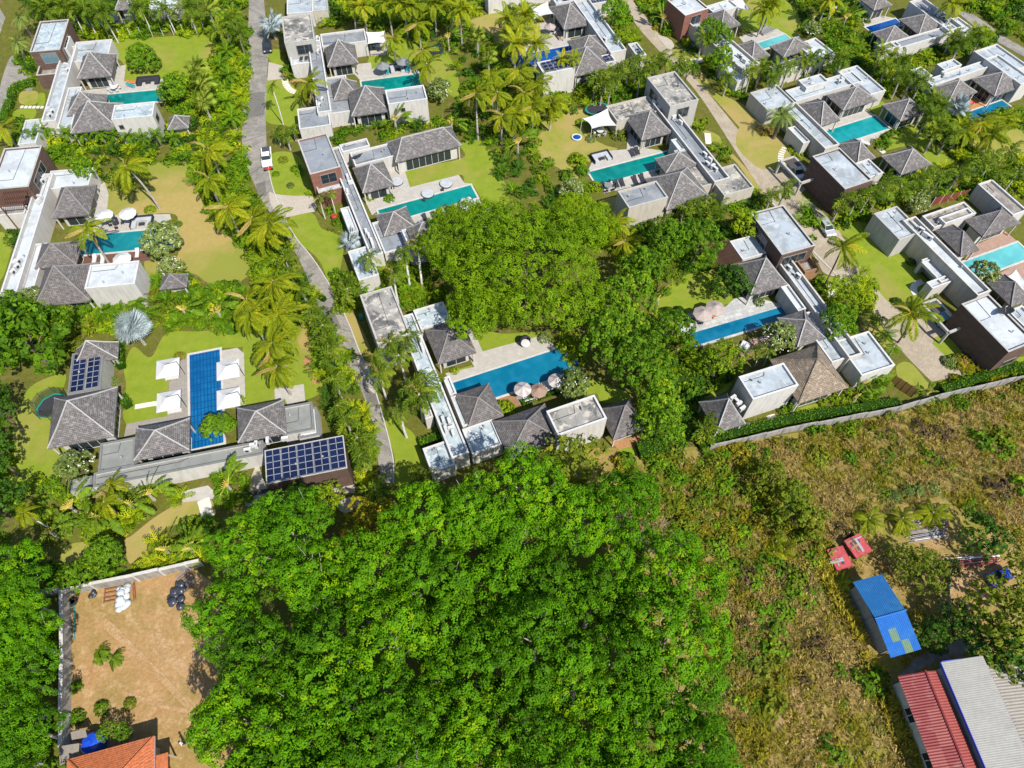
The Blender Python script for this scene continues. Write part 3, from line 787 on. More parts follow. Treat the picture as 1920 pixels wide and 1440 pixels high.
sheet('forecourt', pts(A0, '-40,900 0,640 50,480 95,400 170,480 245,560 250,700 150,660 60,740 20,900'), MT['road'], 0.04, soft=1)
sheet('lane', pts(A3, '1390,70 1440,60 1600,140 1760,270 1920,360 2100,470 2000,470 1800,360 1600,240'), MT['road'], 0.04, soft=1)
sheet('forecourt', pts(C1, '1065,270 1120,300 1200,330 1260,440 1250,500 1190,570 1120,400'), MT['paving'], 0.045, soft=1)
sheet('forecourt', pts(C1, '945,1350 1100,1310 1130,1380 1000,1460 930,1420'), MT['paving'], 0.045, soft=1)
sheet('forecourt', pts(A0, '880,110 1010,100 1005,195 895,200'), MT['paving'], 0.05)
sheet('forecourt', pts(A2, '1080,255 1190,290 1225,350 1180,385 1130,320'), MT['paving'], 0.045, soft=1)
sheet('entrance_paving', pts(C0, '1340,1290 1560,1240 1655,1335 1370,1368'), MT['stone'], 0.05)
sheet('forecourt', pts(C1, '230,1320 330,1060 390,1240 470,1320 1060,1215 1060,1300 900,1290 240,1400'), MT['paving'], 0.05)
sheet('ball_court', pts(C1, '458,517 678,480 690,605 555,640 540,590 462,600'), MT['stone'], 0.05)
sheet('bare_earth', pts(C2, '1525,1075 1880,1000 1905,1060 1600,1130'), MT['court'], 0.05)
sheet('bare_earth', pts(C1, '660,290 740,260 800,330 820,430 760,500 720,400'), MT['court'], 0.045, soft=2)
sheet('bare_earth', pts(C1, '600,60 720,0 760,120 780,260 660,290 640,180'), MT['lawn_dry'], 0.035, soft=2)
# lawns
def lawn(fn, s, m='lawn', soft=1, z=0.02): sheet('lawn', pts(fn, s), MT[m], z, soft=soft)
lawn(A0, '810,305 1000,290 1500,262 1610,280 1610,480 1500,560 1250,600 930,615 930,485 840,400', 'lawn')
lawn(B0, '790,20 1000,-40 1420,-60 1460,100 1560,320 1700,480 1800,560 1880,630 1960,700 1900,760 1740,860 1560,840 1430,770 1150,810 1090,670 1320,660 1330,430 1280,320 810,340 770,100', 'lawn_dry')
sheet('worn_track', pts(D0, '640,500 760,620 900,760 1040,900 1180,1060 1290,1180 1240,1180 1100,1030 960,880 840,760 700,640 610,560'), MT['track'], .03, soft=2)
sheet('worn_track', pts(D0, '880,630 980,600 1060,700 1200,860 1310,1000 1330,1060 1250,1010 1100,850 980,780'), MT['track'], .033, soft=2)
sheet('worn_track', pts(D0, '760,960 900,1010 1080,1060 1230,1090 1230,1120 1060,1090 880,1040 740,990'), MT['track'], .036, soft=2)
sheet('worn_track', pts(X1, '1432,850 1450,845 1490,895 1540,975 1552,1010 1538,1010 1520,975 1470,900'), MT['track'], .03, soft=2)
sheet('worn_track', pts(X1, '1478,1250 1490,1250 1500,1300 1530,1390 1560,1460 1530,1460 1500,1390 1480,1310'), MT['track'], .034, soft=2)
lawn(C0, '930,360 1000,200 1130,280 1250,100 1500,85 1780,55 2200,0 2300,300 2280,480 2100,560 1950,640 1840,640 1820,250 1780,205 1400,260 1270,460 1260,730 945,780 945,480')
lawn(C0, '480,400 230,500 140,700 90,900 70,1250 170,1340 300,1260 480,1150 560,1000 440,940 380,800 400,590 470,520')
lawn(C1, '30,640 230,480 460,420 660,300 800,300 820,500 690,600 240,660')
lawn(E2, '1180,600 1380,440 1560,330 1640,290 1850,270 1920,300 1900,440 1500,520 1380,700 1240,800 1160,840 1120,640', 'lawn_mix')
lawn(E2, '560,720 690,660 860,670 800,760 680,860 570,850', 'lawn_mix')
lawn(A1, '950,310 1130,290 1330,330 1450,420 1520,600 1520,740 1380,660 1290,620 1230,500 865,520 860,420 960,410')
lawn(A1, '1600,160 1750,105 1900,85 2100,60 2300,240 2200,420 1920,430 1820,330 1660,230', 'lawn_mix')
lawn(A1, '80,590 210,590 350,740 320,960 220,940 65,890')
lawn(A1, '100,380 200,380 205,485 110,465', 'lawn', 1)
lawn(A1, '120,1150 320,1170 420,1400 420,1500 380,1510 200,1490 70,1400 60,1320')
lawn(B1, '255,350 420,318 500,440 650,470 640,700 570,880 490,700 400,600 265,520')
lawn(B1, '610,1040 720,1060 860,1340 830,1400 750,1360 700,1240', 'lawn_mix')
lawn(A1, '1100,1290 1300,1240 1560,1180 1530,1085 1640,1050 1710,1080 1800,1200 1900,1500 1830,1560 1690,1550 1690,1500 1620,1380 1560,1380 1520,1310 1155,1410')
lawn(A2, '220,920 560,815 600,880 530,900 560,1010 700,1090 790,1120 620,1180 570,1215 490,1140 420,1180 490,1300 480,1380 350,1260 120,1150', 'lawn_mix')
lawn(A2, '680,1500 790,1480 800,1560 700,1620 640,1560', 'lawn_mix', 1)
lawn(B2, '1050,1070 1110,930 1200,840 1420,740 1540,770 1700,950 1580,1010 1330,1075 1260,1140 1210,1230 1080,1110')
lawn(C3, '575,1010 790,960 820,915 1000,890 1300,790 1420,830 1380,880 900,985 600,1060')
lawn(C3, '420,600 560,640 680,620 640,700 470,740')
lawn(C2, '1320,590 1420,610 1690,720 1620,780 1470,770 1430,710 1300,730')
lawn(C2, '300,560 500,498 522,555 350,608', 'lawn', 0)
lawn(C2, '480,190 700,260 1000,250 1040,280 560,400')
lawn(C2, '1600,1130 1900,1060 1930,1100 1700,1180')
lawn(C1, '1190,560 1280,650 1380,760 1500,850 1570,1000 1620,1140 1440,1230 1345,1230 1362,1050 1300,850 1230,680')
lawn(A2, '1720,90 1830,-60 1980,-60 2200,180 2100,290 1990,215 1800,240 1700,200')
lawn(A3, '850,1130 980,990 1080,935 1250,1080 1430,1250 1300,1290 1220,1240 1090,1095')
lawn(A3, '720,800 860,760 900,870 960,990 800,850', 'lawn', 1)
lawn(A3, '-180,920 0,990 60,1010 160,1090 150,1270 40,1285 -100,1240 -240,1080', 'lawn_mix')
lawn(A2, '1210,370 1400,380 1450,430 1330,480 1230,430')
lawn(A2, '1300,500 1400,520 1520,680 1640,740 1760,800 1900,920 2000,1080 2100,1200 1960,1250 1700,950 1560,790', 'lawn_mix')
lawn(A2, '1420,980 1540,1010 1600,1100 1720,1220 1900,1440 1830,1420 1700,1240 1640,1180', 'lawn_mix', 1)
lawn(B3, '500,430 690,382 770,430 920,630 1045,595 1130,740 1240,900 1160,970 1020,1085 900,1010 700,760 610,650 660,560')
lawn(B3, '400,800 500,800 560,830 500,960 420,950', 'lawn', 1)
lawn(B3, '700,1110 800,1100 860,1180 960,1290 900,1340 800,1250', 'lawn_mix', 1)
lawn(E0, '1005,440 1020,390 1150,350 1300,490 1260,590 1130,620 1060,560')
lawn(E0, '640,680 780,640 940,820 990,880 800,930 700,880')
lawn(E0, '1660,640 1900,580 1960,620 1700,680')
lawn(A3, '1500,1050 1700,960 1900,980 2000,1300 1700,1280 1560,1200', 'lawn_mix')
lawn(A0, '160,690 280,690 270,780 150,775', 'lawn_mix', 1)
lawn(A0, '105,830 262,815 248,892 110,898', 'lawn', 1)
lawn(A0, '290,705 338,705 332,785 286,788', 'lawn', 1)
lawn(B0, '-20,480 60,480 110,480 30,780 -30,800', 'lawn', 1)
ORD = 'first second third fourth fifth sixth seventh eighth ninth tenth eleventh twelfth thirteenth fourteenth fifteenth sixteenth seventeenth eighteenth'.split()
# ---------------------------------------------------------------- the villas
def q3(fn, s): return pts(fn, s)
# V1 top left
v = Villa('brown towered villa with teal pool beside the lawn with a round clipped tree', A0(783,712), A0(1215,672))
v.block(*q3(E4, '445,775 935,745 995,290'), 6.2, 'brown', 'r_wash', 'upper_storey', rimm='palegrey', wins=[(0,.3,.8,3.6,5.6,'glass_blue'),(1,.1,.6,3.6,5.4)])
v.block(*q3(E4, '545,1115 845,1122 890,880'), 3.1, 'brown', 'r_brown', 'terrace_wing', par=.9)
v.block(*q3(E4, '935,745 1065,705 1000,545'), 5.2, name='stair_wing')
v.block(*q3(A0, '315,888 412,930 575,345'), 3.9, name='corridor_wing', par=.6)
v.block(*q3(A0, '570,312 800,300 850,440'), 3.3)
v.block(*q3(A0, '430,950 550,965 600,650'), 3.0)
v.block(*q3(A0, '835,888 1145,880 1162,760'), 5.6, roof='r_wash', wins=[(0,.1,.2,3.5,4.3),(1,.2,.6,3.2,4.6)])
v.block(*q3(A0, '130,1088 280,1070 315,888'), 3.0)
v.hip(A0(580,580), A0(835,580), A0(868,405), A0(662,388))
v.hip(A0(500,860), A0(770,850), A0(820,705), A0(582,692))
v.hip(A0(535,980), A0(885,985), A0(925,775), A0(640,762), z=3.3)
v.hip(A0(1255,975), A0(1400,960), A0(1440,870), A0(1320,862), z=2.6, zmin=1.2)
pool(A0(783,712), A0(1215,672), A0(1225,757), 'w_teal', 'teal pool behind the white block with the washed roof, upper left corner')
sheet('terrace', pts(A0, '605,680 800,660 870,500 945,485 930,610 1235,590 1232,672 783,715 790,700 640,700'), MT['stone'], 0.070, theta=v.theta)
# V2 left
v = Villa('white roofed villa with brown timber pool deck and pale round parasols', B0(600,635), B0(1290,570), roof='r_white', hipm='shingle_dark')
v.block(*q3(A0, '-85,1425 238,1395 290,1092'), 6.2, 'brown', 'r_white', 'upper_storey', rimm='palegrey', wins=[(1,.2,.7,3.6,5.4)])
v.block(*q3(B0, '-40,330 185,330 200,260'), 3.2, 'white', 'r_brown', 'terrace_wing', par=.5)
v.block(*q3(B0, '5,905 140,912 385,20'), 4.0, name='corridor_wing', par=.7)
v.block(*q3(A0, '380,1280 648,1262 715,1390'), 3.3)
v.block(*q3(B0, '150,910 292,905 312,545'), 3.0)
v.block(*q3(B0, '632,886 1005,850 1052,672'), 5.6)
v.block(*q3(B0, '-60,1065 105,1052 140,905'), 3.0)
v.hip(B0(392,348), B0(678,338), B0(716,105), B0(455,140))
v.hip(B0(255,750), B0(582,690), B0(612,522), B0(345,565))
v.hip(B0(258,1020), B0(690,980), B0(735,690), B0(405,712), z=3.3)
v.hip(B0(1200,885), B0(1390,880), B0(1425,775), B0(1240,790), z=2.6, zmin=1.0)
pool(B0(600,635), B0(1290,570), B0(1312,428), 'w_cyan', 'cyan pool crossed by the shadow of a leaning coconut palm')
sheet('timber_deck', pts(B0, '590,690 610,640 1090,585 1160,670 830,700'), MT['wood_brown'], 0.070, theta=v.theta)
sheet('terrace', pts(B0, '700,440 735,120 785,85 815,180 800,335 1275,325 1300,425 740,478 600,500 600,440'), MT['stone'], 0.070, theta=v.theta)
# V3 lower left, solar panels
v = Villa('grey roofed villa with solar panels and a long blue pool between white parasols', C0(1422,262), C0(1648,222), roof='r_green', wall='palegrey', rimm='coping_grey')
v.block(*q3(C0, '505,557 748,522 785,212'), 3.5, roof='r_green')
v.panels(*q3(C0, '528,548 634,530 652,247'), 3.3, 2, 7)
v.panels(*q3(C0, '643,522 742,502 760,226'), 3.3, 2, 7)
v.block(*q3(C0, '735,1148 1010,1085 1008,878'), 3.3)
vb = v.block(C0(695,1250), C0(1975,1010), C0(1975,900), 3.35, 'white', 'r_green', 'corridor_wing')
v.block(*q3(C0, '520,1290 690,1255 690,1168'), 3.0)
v.block(*q3(C1, '520,857 758,828 740,610'), 3.4, 'white')
v.block(*q3(C1, '640,890 800,860 770,650'), 3.0, 'white', 'r_white')
v.block(*q3(C1, '395,1236 1012,1110 972,862'), 5.2, 'brown', 'r_grey', 'garage_wing', rimm='palegrey', rim=.12)
v.panels(*q3(C1, '402,1226 1004,1102 966,872'), 5.0, 10, 5, gapcols=(2, 4, 6, 8))
v.hip(C0(560,335), C0(885,295), C0(890,165), C0(655,148), z=2.8, zmin=1.0)
v.hip(C0(355,970), C0(856,868), C0(880,500), C0(498,610), z=3.4, wall='white')
v.hip(C0(1005,1045), C0(1420,985), C0(1425,735), C0(1130,850), z=3.4)
v.hip(C1(185,925), C1(525,852), C1(552,590), C1(290,700), z=3.5)
pool(C0(1432,972), C0(1422,262), C0(1648,222), 'w_blue', 'long blue tiled pool flanked by four white square parasols')
sheet('timber_deck', pts(C0, '1270,460 1310,420 1340,300 1400,262 1422,262 1432,745 930,875 950,780 1255,722'), MT['wood_grey'], 0.070, theta=v.theta)
sheet('terrace', pts(C0, '1648,232 1780,208 1830,250 1842,640 1640,665'), MT['stone'], 0.070, theta=v.theta)
# V4 top middle
v = Villa('grey towered villa with white canopy and two grey parasols by a narrow teal pool', A1(790,612), A1(1190,558), roof='r_grey')
v.block(*q3(A1, '215,327 440,297 412,100'), 6.2, 'grey', 'r_stain', 'upper_storey', rimm='palegrey', wins=[(0,.35,.85,3.5,5.4)])
v.block(*q3(A1, '262,482 415,475 412,372'), 3.1, 'white', 'r_white', 'terrace_wing', par=.6)
v.block(*q3(A1, '460,842 550,836 492,272'), 3.8, name='corridor_wing')
v.block(*q3(A1, '495,340 832,320 815,214'), 3.3)
v.block(*q3(A1, '560,850 708,838 690,560'), 3.05)
v.block(*q3(A1, '990,782 1283,744 1262,635'), 5.4, wins=[(0,.3,.4,3.4,4.2)])
v.block(*q3(A1, '325,977 560,932 542,785'), 3.2)
v.hip(A1(537,503), A1(770,470), A1(740,335), A1(607,298))
v.hip(A1(583,755), A1(742,735), A1(790,605), A1(650,583))
v.hip(A1(720,892), A1(990,815), A1(968,655), A1(835,640), z=3.4)
pool(A1(790,612), A1(1190,558), A1(1270,640), 'w_teal', 'narrow teal pool beside two grey round parasols')
sheet('terrace', pts(A1, '740,560 765,480 862,470 868,517 1210,490 1228,545 1190,560 790,612'), MT['stone'], 0.070, theta=v.theta)
sheet('terrace', pts(A1, '850,340 985,325 975,412 860,420'), MT['stone'], 0.070, theta=v.theta)
# V5 middle
v = Villa('villa with long hipped dining pavilion and long teal pool with white daybed', B1(915,297), B1(1612,108), roof='r_grey')
v.block(*q3(A1, '405,1307 650,1247 512,1000'), 6.2, 'brick', 'r_grey', 'upper_storey', rimm='palegrey', wins=[(0,.3,.8,3.5,5.4)])
v.block(*q3(B1, '462,150 665,140 622,20'), 3.2, 'brick', 'r_white', 'terrace_wing', par=.5)
v.block(B1(860,642), B1(970,616), A1(610,1100), 3.8, name='corridor_wing')
v.block(*q3(A1, '650,1150 850,1085 832,1035'), 3.5)
v.block(*q3(A1, '745,1247 1046,1166 1005,1070'), 3.3)
v.block(*q3(B1, '965,625 1130,570 1055,340'), 3.05)
v.block(*q3(B1, '1140,560 1400,490 1350,372'), 5.0)
v.block(*q3(B1, '1680,352 1787,325 1760,275'), 2.8)
v.block(*q3(B1, '702,470 772,455 697,266'), 2.9, name='entrance_canopy', roof='r_white')
v.block(*q3(B1, '770,827 930,780 832,563'), 3.2, roof='r_wash')
v.hip(A1(1045,1215), A1(1535,1095), A1(1472,945), A1(1250,980), z=3.2, ridge=True, inset=0.7)
v.hip(B1(800,168), B1(1050,105), A1(945,1207), A1(885,1226))
v.hip(B1(965,502), B1(1190,420), B1(1132,265), B1(1022,310))
v.hip(B1(1180,560), B1(1400,480), B1(1340,372), B1(1300,380), z=5.05, under=False, zmin=1)
pool(B1(915,297), B1(1612,108), B1(1655,205), 'w_teal', 'long teal pool with a white inflatable daybed at its east end')
sheet('terrace', pts(B1, '870,335 800,190 1040,-20 1110,-20 1155,125 1520,30 1560,90 1620,98 1690,245 1655,262 1200,410 1150,330 915,300'), MT['stone'], 0.070, theta=v.theta)
# V6 centre
v = Villa('villa with washed blue roofs, dark shingle hips and striped parasols in the picture centre', C2(355,632), C2(1172,368), roof='r_wash', hipm='shingle_dark')
v.block(*q3(B1, '910,1297 1178,1225 1000,870'), 6.2, 'grey', 'r_stain', 'upper_storey', rimm='palegrey', wins=[(0,.3,.7,3.4,5.4)])
v.block(*q3(C2, '345,1185 490,1162 48,110'), 3.8, name='corridor_wing')
v.block(*q3(C2, '110,215 348,178 285,20'), 3.3)
v.block(*q3(C2, '500,1165 722,1097 660,900'), 3.1)
v.block(*q3(C2, '430,960 500,940 392,720'), 3.05)
v.block(*q3(C2, '1138,1012 1526,913 1415,720'), 5.6, 'white', 'r_stain', wins=[(0,.1,.16,4.2,4.6)])
v.block(*q3(C2, '195,1307 372,1250 308,1062'), 3.2)
v.block(*q3(C2, '150,905 215,885 150,720'), 2.9, name='entrance_canopy', roof='r_white')
v.block(*q3(C2, '335,728 385,712 335,575'), 3.0, roof='r_white')
v.hip(C2(245,487), C2(540,405), C2(415,152), C2(335,240))
v.hip(C2(472,972), C2(722,880), C2(642,630), C2(550,752))
v.hip(C2(790,1227), C2(1132,1030), C2(1075,778), C2(945,915), z=3.4)
v.hip(C2(1560,1057), C2(1815,972), C2(1690,742), C2(1645,800), z=2.8)
pr = pool(C2(355,632), C2(1172,368), C2(1270,545), 'w_sky', 'deep sky blue pool beside striped parasols and bare stone terrace', cop='coping')
def trough(pr, side, w, label):
    root, e1, e2, x0, x1, y0, y1 = pr; x = x1+.35+w/2; c = e1*x+e2*(y0+y1)/2; o = root.location; b = MB()
    b.box((c[0]-o[0], c[1]-o[1], .05), (w, y1-y0+.5, .09), math.atan2(e1[1], e1[0])); b.build('overflow_trough', MT['w_deep'], root, (0, 0, 0))
    c = e1*(x1+.35+w+.1)+e2*(y0+y1)/2; b = MB(); b.box((c[0]-o[0], c[1]-o[1], .07), (.2, y1-y0+.7, .13), math.atan2(e1[1], e1[0])); b.build('trough_edge', MT['coping_blue'], root, (0, 0, 0))
trough(pr, 1, .7, '')
sheet('terrace', pts(C2, '460,195 492,195 580,395 1040,270 1122,352 1172,370 350,640 300,560 515,512 480,440'), MT['stone'], 0.070, theta=v.theta)
sheet('timber_deck', pts(C2, '680,705 790,672 868,800 800,818 720,805'), MT['wood_warm'], 0.070, theta=v.theta)
sheet('timber_deck', pts(C2, '790,672 1205,540 1240,575 1150,690 860,795'), MT['wood_grey'], 0.070, theta=v.theta)
# V7 top centre
v = Villa('villa with solar panels and irregular dark blue pool at the top centre', A2(-10,430), A2(455,337), roof='r_pale')
v.block(A2(600,32), A2(760,3), A2(740,-50), 3.4, roof='r_pale')
v.panels(A2(600,28), A2(750,0), A2(735,-35), 3.2, 8, 2)
v.block(A2(330,28), A2(470,0), A2(450,-60), 3.4)
v.panels(A2(395,20), A2(470,2), A2(455,-35), 3.2, 3, 2)
v.block(*q3(A2, '745,402 850,366 575,-20'), 3.8, name='corridor_wing', par=.6)
v.block(*q3(A2, '242,563 470,502 422,420'), 5.4, wins=[(0,.2,.25,4,4.5)])
v.panels(*q3(A2, '258,545 452,497 415,432'), 5.2, 6, 3)
v.block(*q3(A2, '700,480 775,455 745,400'), 3.1)
v.panels(*q3(A2, '710,468 765,450 745,410'), 2.9, 2, 2)
v.block(*q3(A2, '945,432 1010,402 932,316'), 3.2)
v.panels(*q3(A2, '955,412 995,395 965,362'), 3.0, 2, 2)
v.hip(A2(390,222), A2(575,182), A2(480,15), A2(437,28))
v.hip(A2(500,435), A2(725,398), A2(645,262), A2(602,266))
v.hip(A2(490,597), A2(715,490), A2(625,345), A2(577,352), z=3.4)
pool(A2(-10,430), A2(455,337), A2(510,420), 'w_deep', 'dark blue pool partly hidden by coconut palms at the top centre')
sheet('terrace', pts(A2, '170,190 240,170 330,120 400,240 470,330 455,340 60,420 90,345 290,285'), MT['stone'], 0.070, theta=v.theta)
# V8 centre right
v = Villa('villa with stained concrete roofs, white tent canopy and teal pool by the beige drive', A2(575,1292), A2(1165,1137), roof='r_stain', wall='cream')
v.block(*q3(A2, '1185,797 1395,753 1228,532'), 6.2, 'grey', 'r_stain', 'upper_storey', rimm='palegrey', wins=[(0,.3,.7,3.2,5.2),(3,.2,.5,3.4,5.2)])
v.block(*q3(A2, '1525,1373 1618,1330 1180,745'), 3.9, 'grey', 'r_grey', 'corridor_wing', par=.7, rimm='white')
v.block(*q3(A2, '785,907 1095,835 1045,712'), 3.4)
v.block(*q3(A2, '1420,1402 1528,1376 1290,1110'), 3.1)
v.block(*q3(A2, '1262,1142 1322,1112 1222,1040'), 3.2, 'white', 'r_white', 'entrance_canopy')
v.block(*q3(B2, '880,287 1163,198 1090,72'), 5.6, 'cream', 'r_grey')
v.block(B2(1590,188), B2(1812,131), A2(1682,1225), 3.3, 'cream')
v.hip(A2(975,1057), A2(1190,992), A2(1068,815), A2(1045,832))
v.hip(A2(1150,1300), A2(1400,1240), A2(1312,1128), A2(1270,1145))
v.hip(B2(1168,307), B2(1465,195), B2(1330,-30), B2(1282,12), z=3.5)
pool(A2(575,1292), A2(1165,1137), A2(1258,1222), 'w_teal', 'teal pool with dark loungers on both sides and a spa step')
sheet('terrace', pts(A2, '565,1290 620,1170 740,1130 860,1120 870,940 985,1110 1165,1135 575,1293'), MT['stone'], 0.070, theta=v.theta)
sheet('terrace', pts(A2, '690,1378 1075,1282 1110,1330 900,1400 690,1450'), MT['stone'], 0.070, theta=v.theta)
# V9 right of centre
v = Villa('villa with brown thatched looking hip, timber pergola and blue pool on grey stone', C3(300,285), C3(1060,62), roof='r_pale')
v.block(*q3(B3, '110,638 352,553 113,255'), 6.2, 'brown', 'r_pale', 'upper_storey', rimm='palegrey', wins=[(3,.2,.6,3.4,5.4),(0,.1,.8,3.4,5.2)])
v.block(*q3(B3, '285,770 385,725 310,632'), 3.1, 'wood_warm', 'r_brown', 'terrace_wing', par=.8, rimm='wood_warm')
v.block(*q3(B3, '615,1412 717,1362 160,655'), 3.9, 'cream', 'r_pale', 'corridor_wing', par=.7, rimm='white')
v.block(*q3(B2, '1730,668 1905,622 1832,475'), 3.4)
v.block(*q3(C3, '1440,482 1550,446 1290,90'), 3.1)
v.block(*q3(B3, '230,1058 290,1030 150,850'), 3.0, roof='r_white')
v.block(*q3(C3, '855,772 1183,638 1080,478'), 5.7, 'white', 'r_pale')
v.block(*q3(C3, '1665,582 1915,498 1717,240'), 3.3, 'white')
v.hip(B2(1790,940), B3(125,860), B3(10,628), B2(1888,650))
v.hip(C3(1180,362), C3(1390,300), C3(1240,82), C3(1252,165))
v.hip(C3(1190,785), C3(1565,665), C3(1335,345), C3(1330,452), z=3.6, m='shingle_brown')
v.hip(C3(570,1003), C3(790,943), C3(657,708), C3(655,745), z=2.8)
pool(C3(300,285), C3(1060,62), C3(1150,135), 'w_sky', 'blue pool below two beige parasols on grey stone terrace', cop='stone_grey')
sheet('terrace', pts(C3, '310,240 290,190 360,110 640,60 720,-10 870,-10 1050,40 1060,66 300,290'), MT['stone_grey'], 0.070, theta=v.theta)
sheet('terrace', pts(C3, '720,345 980,260 1010,330 760,440'), MT['stone_pink'], 0.070, theta=v.theta)
# V10 top right of centre
v = Villa('white roofed villa with red brown tower and bright aqua pool near the top', A2(1830,328), A3(130,256), roof='r_white')
v.block(A2(1290,108), A2(1465,76), A2(1362,-60), 6.0, 'brick', 'r_white', 'upper_storey', rimm='whitemetal', wins=[(0,.3,.7,3.4,5.2)])
v.block(*q3(A2, '1735,527 1810,490 1490,110'), 3.8, 'cream', 'r_white', 'corridor_wing', par=.6, rimm='white')
v.block(A2(1510,95), A2(1700,62), A2(1640,-10), 3.3)
v.block(*q3(A2, '1690,612 1795,580 1640,450'), 3.0)
v.block(*q3(A2, '1545,402 1575,378 1500,300'), 2.9, name='entrance_canopy')
v.block(*q3(A3, '385,470 472,388 370,277'), 3.3)
v.block(*q3(A3, '60,540 400,462 350,385'), 3.2)
v.hip(A2(1570,235), A2(1690,190), A2(1600,65), A2(1590,70), zmin=1.5)
v.hip(A2(1800,462), A2(1915,425), A2(1815,295), A2(1800,303))
v.hip(A3(105,422), A3(330,373), A3(250,268), A3(225,287))
pool(A2(1830,328), A3(130,256), A3(168,302), 'w_aqua', 'bright aqua pool near the top beside five dark loungers', z=0.1)
sheet('terrace', pts(A2, '1700,275 1790,250 1990,215 2055,255 1830,330 1740,325'), MT['stone'], 0.070, theta=v.theta)
# V11
v = Villa('pale roofed villa with aqua blue pool and two free standing grey hipped pavilions', A3(430,985), A3(805,868), roof='r_pale')
v.block(*q3(A3, '745,732 867,670 675,488'), 3.4)
v.block(*q3(A3, '215,762 700,610 640,530'), 3.25)
v.block(*q3(A3, '290,662 455,610 395,553'), 3.9)
v.block(*q3(A3, '430,1117 522,1087 225,760'), 3.9, 'cream', 'r_pale', 'corridor_wing', par=.6, rimm='white')
v.block(*q3(A3, '10,842 182,762 80,632'), 3.3, 'palegrey')
v.block(*q3(A3, '580,1422 760,1356 562,1097'), 6.2, 'brown', 'r_pale', 'upper_storey', rimm='palegrey')
v.block(*q3(A3, '740,1347 857,1293 762,1187'), 3.6)
v.block(*q3(A3, '275,1087 315,1050 200,942'), 2.9, name='entrance_canopy', roof='r_white')
v.hip(A3(570,837), A3(807,745), A3(705,632), A3(668,648))
v.hip(A3(400,946), A3(525,903), A3(388,735), A3(366,746))
v.hip(A3(665,1222), A3(806,1195), A3(655,1035), A3(630,1042))
pool(A3(430,985), A3(805,868), A3(905,965), 'w_turq', 'turquoise pool between the white corridor and two hipped pavilions')
sheet('terrace', pts(A3, '520,905 570,850 730,820 805,866 430,988 410,960'), MT['stone'], 0.070, theta=v.theta)
sheet('terrace', pts(A3, '640,1045 905,967 850,1010 770,1085 690,1085'), MT['stone'], 0.070, theta=v.theta)
TH11 = v.theta
for (bl, br, tr, ap, lb) in (((990,907),(1172,853),(1072,720),(1042,732),'small grey hipped pavilion at the far end of the turquoise pool'), ((990,1304),(1222,1244),(1090,1095),(1062,1106),'small grey hipped pavilion alone on the bright lawn below the turquoise pool')):
    p = Villa(lb, A3(430,985), A3(805,868), 'white', name='garden_pavilion', cat='pavilion', group='free standing garden pavilions')
    p.hip(A3(*bl), A3(*br), A3(*tr), A3(*ap), z=2.9)
# V12 right
v = Villa('villa with gravel roofs, pink brown terraces and aqua pool at the right edge', B3(1460,690), B3(1870,540), roof='r_brown', wall='white', hipm='shingle_dark')
v.block(*q3(B3, '985,518 1112,476 1015,248'), 4.2, 'palegrey', 'r_pale')
v.block(*q3(B3, '1575,937 1662,906 1118,336'), 4.4, 'cream', 'r_white', 'corridor_wing', par=.6, rimm='white')
v.block(*q3(B3, '1840,337 1930,300 1692,60'), 3.5)
v.block(*q3(B3, '1240,422 1565,330 1475,230'), 3.3)
v.block(*q3(B3, '1335,403 1540,320 1500,275'), 3.9)
v.block(*q3(B3, '1800,1358 1975,1300 1692,906'), 6.2, 'brown', 'r_white', 'upper_storey', rimm='palegrey', wins=[(0,.35,.8,1.2,2.6)])
v.block(*q3(B3, '1930,1180 2050,1140 1900,1010'), 3.4, roof='r_pale')
v.block(*q3(B3, '1310,850 1365,800 1238,652'), 2.9, 'white', 'r_white', 'entrance_canopy', z0=2.4)
v.block(*q3(B3, '1262,915 1365,800 1345,778'), 2.88, 'white', 'r_white', 'entrance_canopy')
v.block(*q3(B3, '1180,700 1240,652 1225,640'), 2.86, 'white', 'r_white', 'entrance_canopy')
v.hip(B3(1605,494), B3(1880,405), B3(1775,262), B3(1742,292))
v.hip(B3(1445,643), B3(1568,602), B3(1405,398), B3(1387,417))
v.hip(B3(1830,1027), B3(1965,960), B3(1775,778), B3(1752,797))
pool(B3(1460,690), B3(1870,540), B3(1985,645), 'w_aqua', 'pale aqua pool on pink brown terraces at the right edge', cop='coping')
sheet('terrace', pts(B3, '1530,570 1780,455 1875,535 1460,692'), MT['stone_pink'], 0.070, theta=v.theta)
sheet('terrace', pts(B3, '1740,765 1985,645 2060,780 1830,860'), MT['stone_pink'], 0.070, theta=v.theta)
# V13 far right
v = Villa('white villa with orange terrace and blue pool at the upper right edge', A3(1475,852), A3(1748,755), roof='r_pale')
v.block(*q3(A3, '1172,602 1217,560 1152,498'), 3.2)
v.block(*q3(A3, '1230,642 1700,492 1655,440'), 3.4)
v.block(*q3(A3, '1320,522 1465,492 1392,440'), 3.9)
v.block(*q3(A3, '1790,560 1935,500 1735,322'), 3.7)
v.block(*q3(A3, '1905,640 1965,602 1750,400'), 4.3, name='corridor_wing')
v.hip(A3(1350,764), A3(1552,702), A3(1450,580), A3(1422,592))
v.hip(A3(1700,724), A3(1880,656), A3(1750,512), A3(1727,527))
pool(A3(1475,852), A3(1748,755), A3(1840,812), 'w_sky', 'blue pool beside an orange terrace at the upper right edge')
sheet('terrace', pts(A3, '1470,850 1480,750 1550,700 1640,760 1748,755 1475,855'), MT['stone_orange'], 0.070, theta=v.theta)
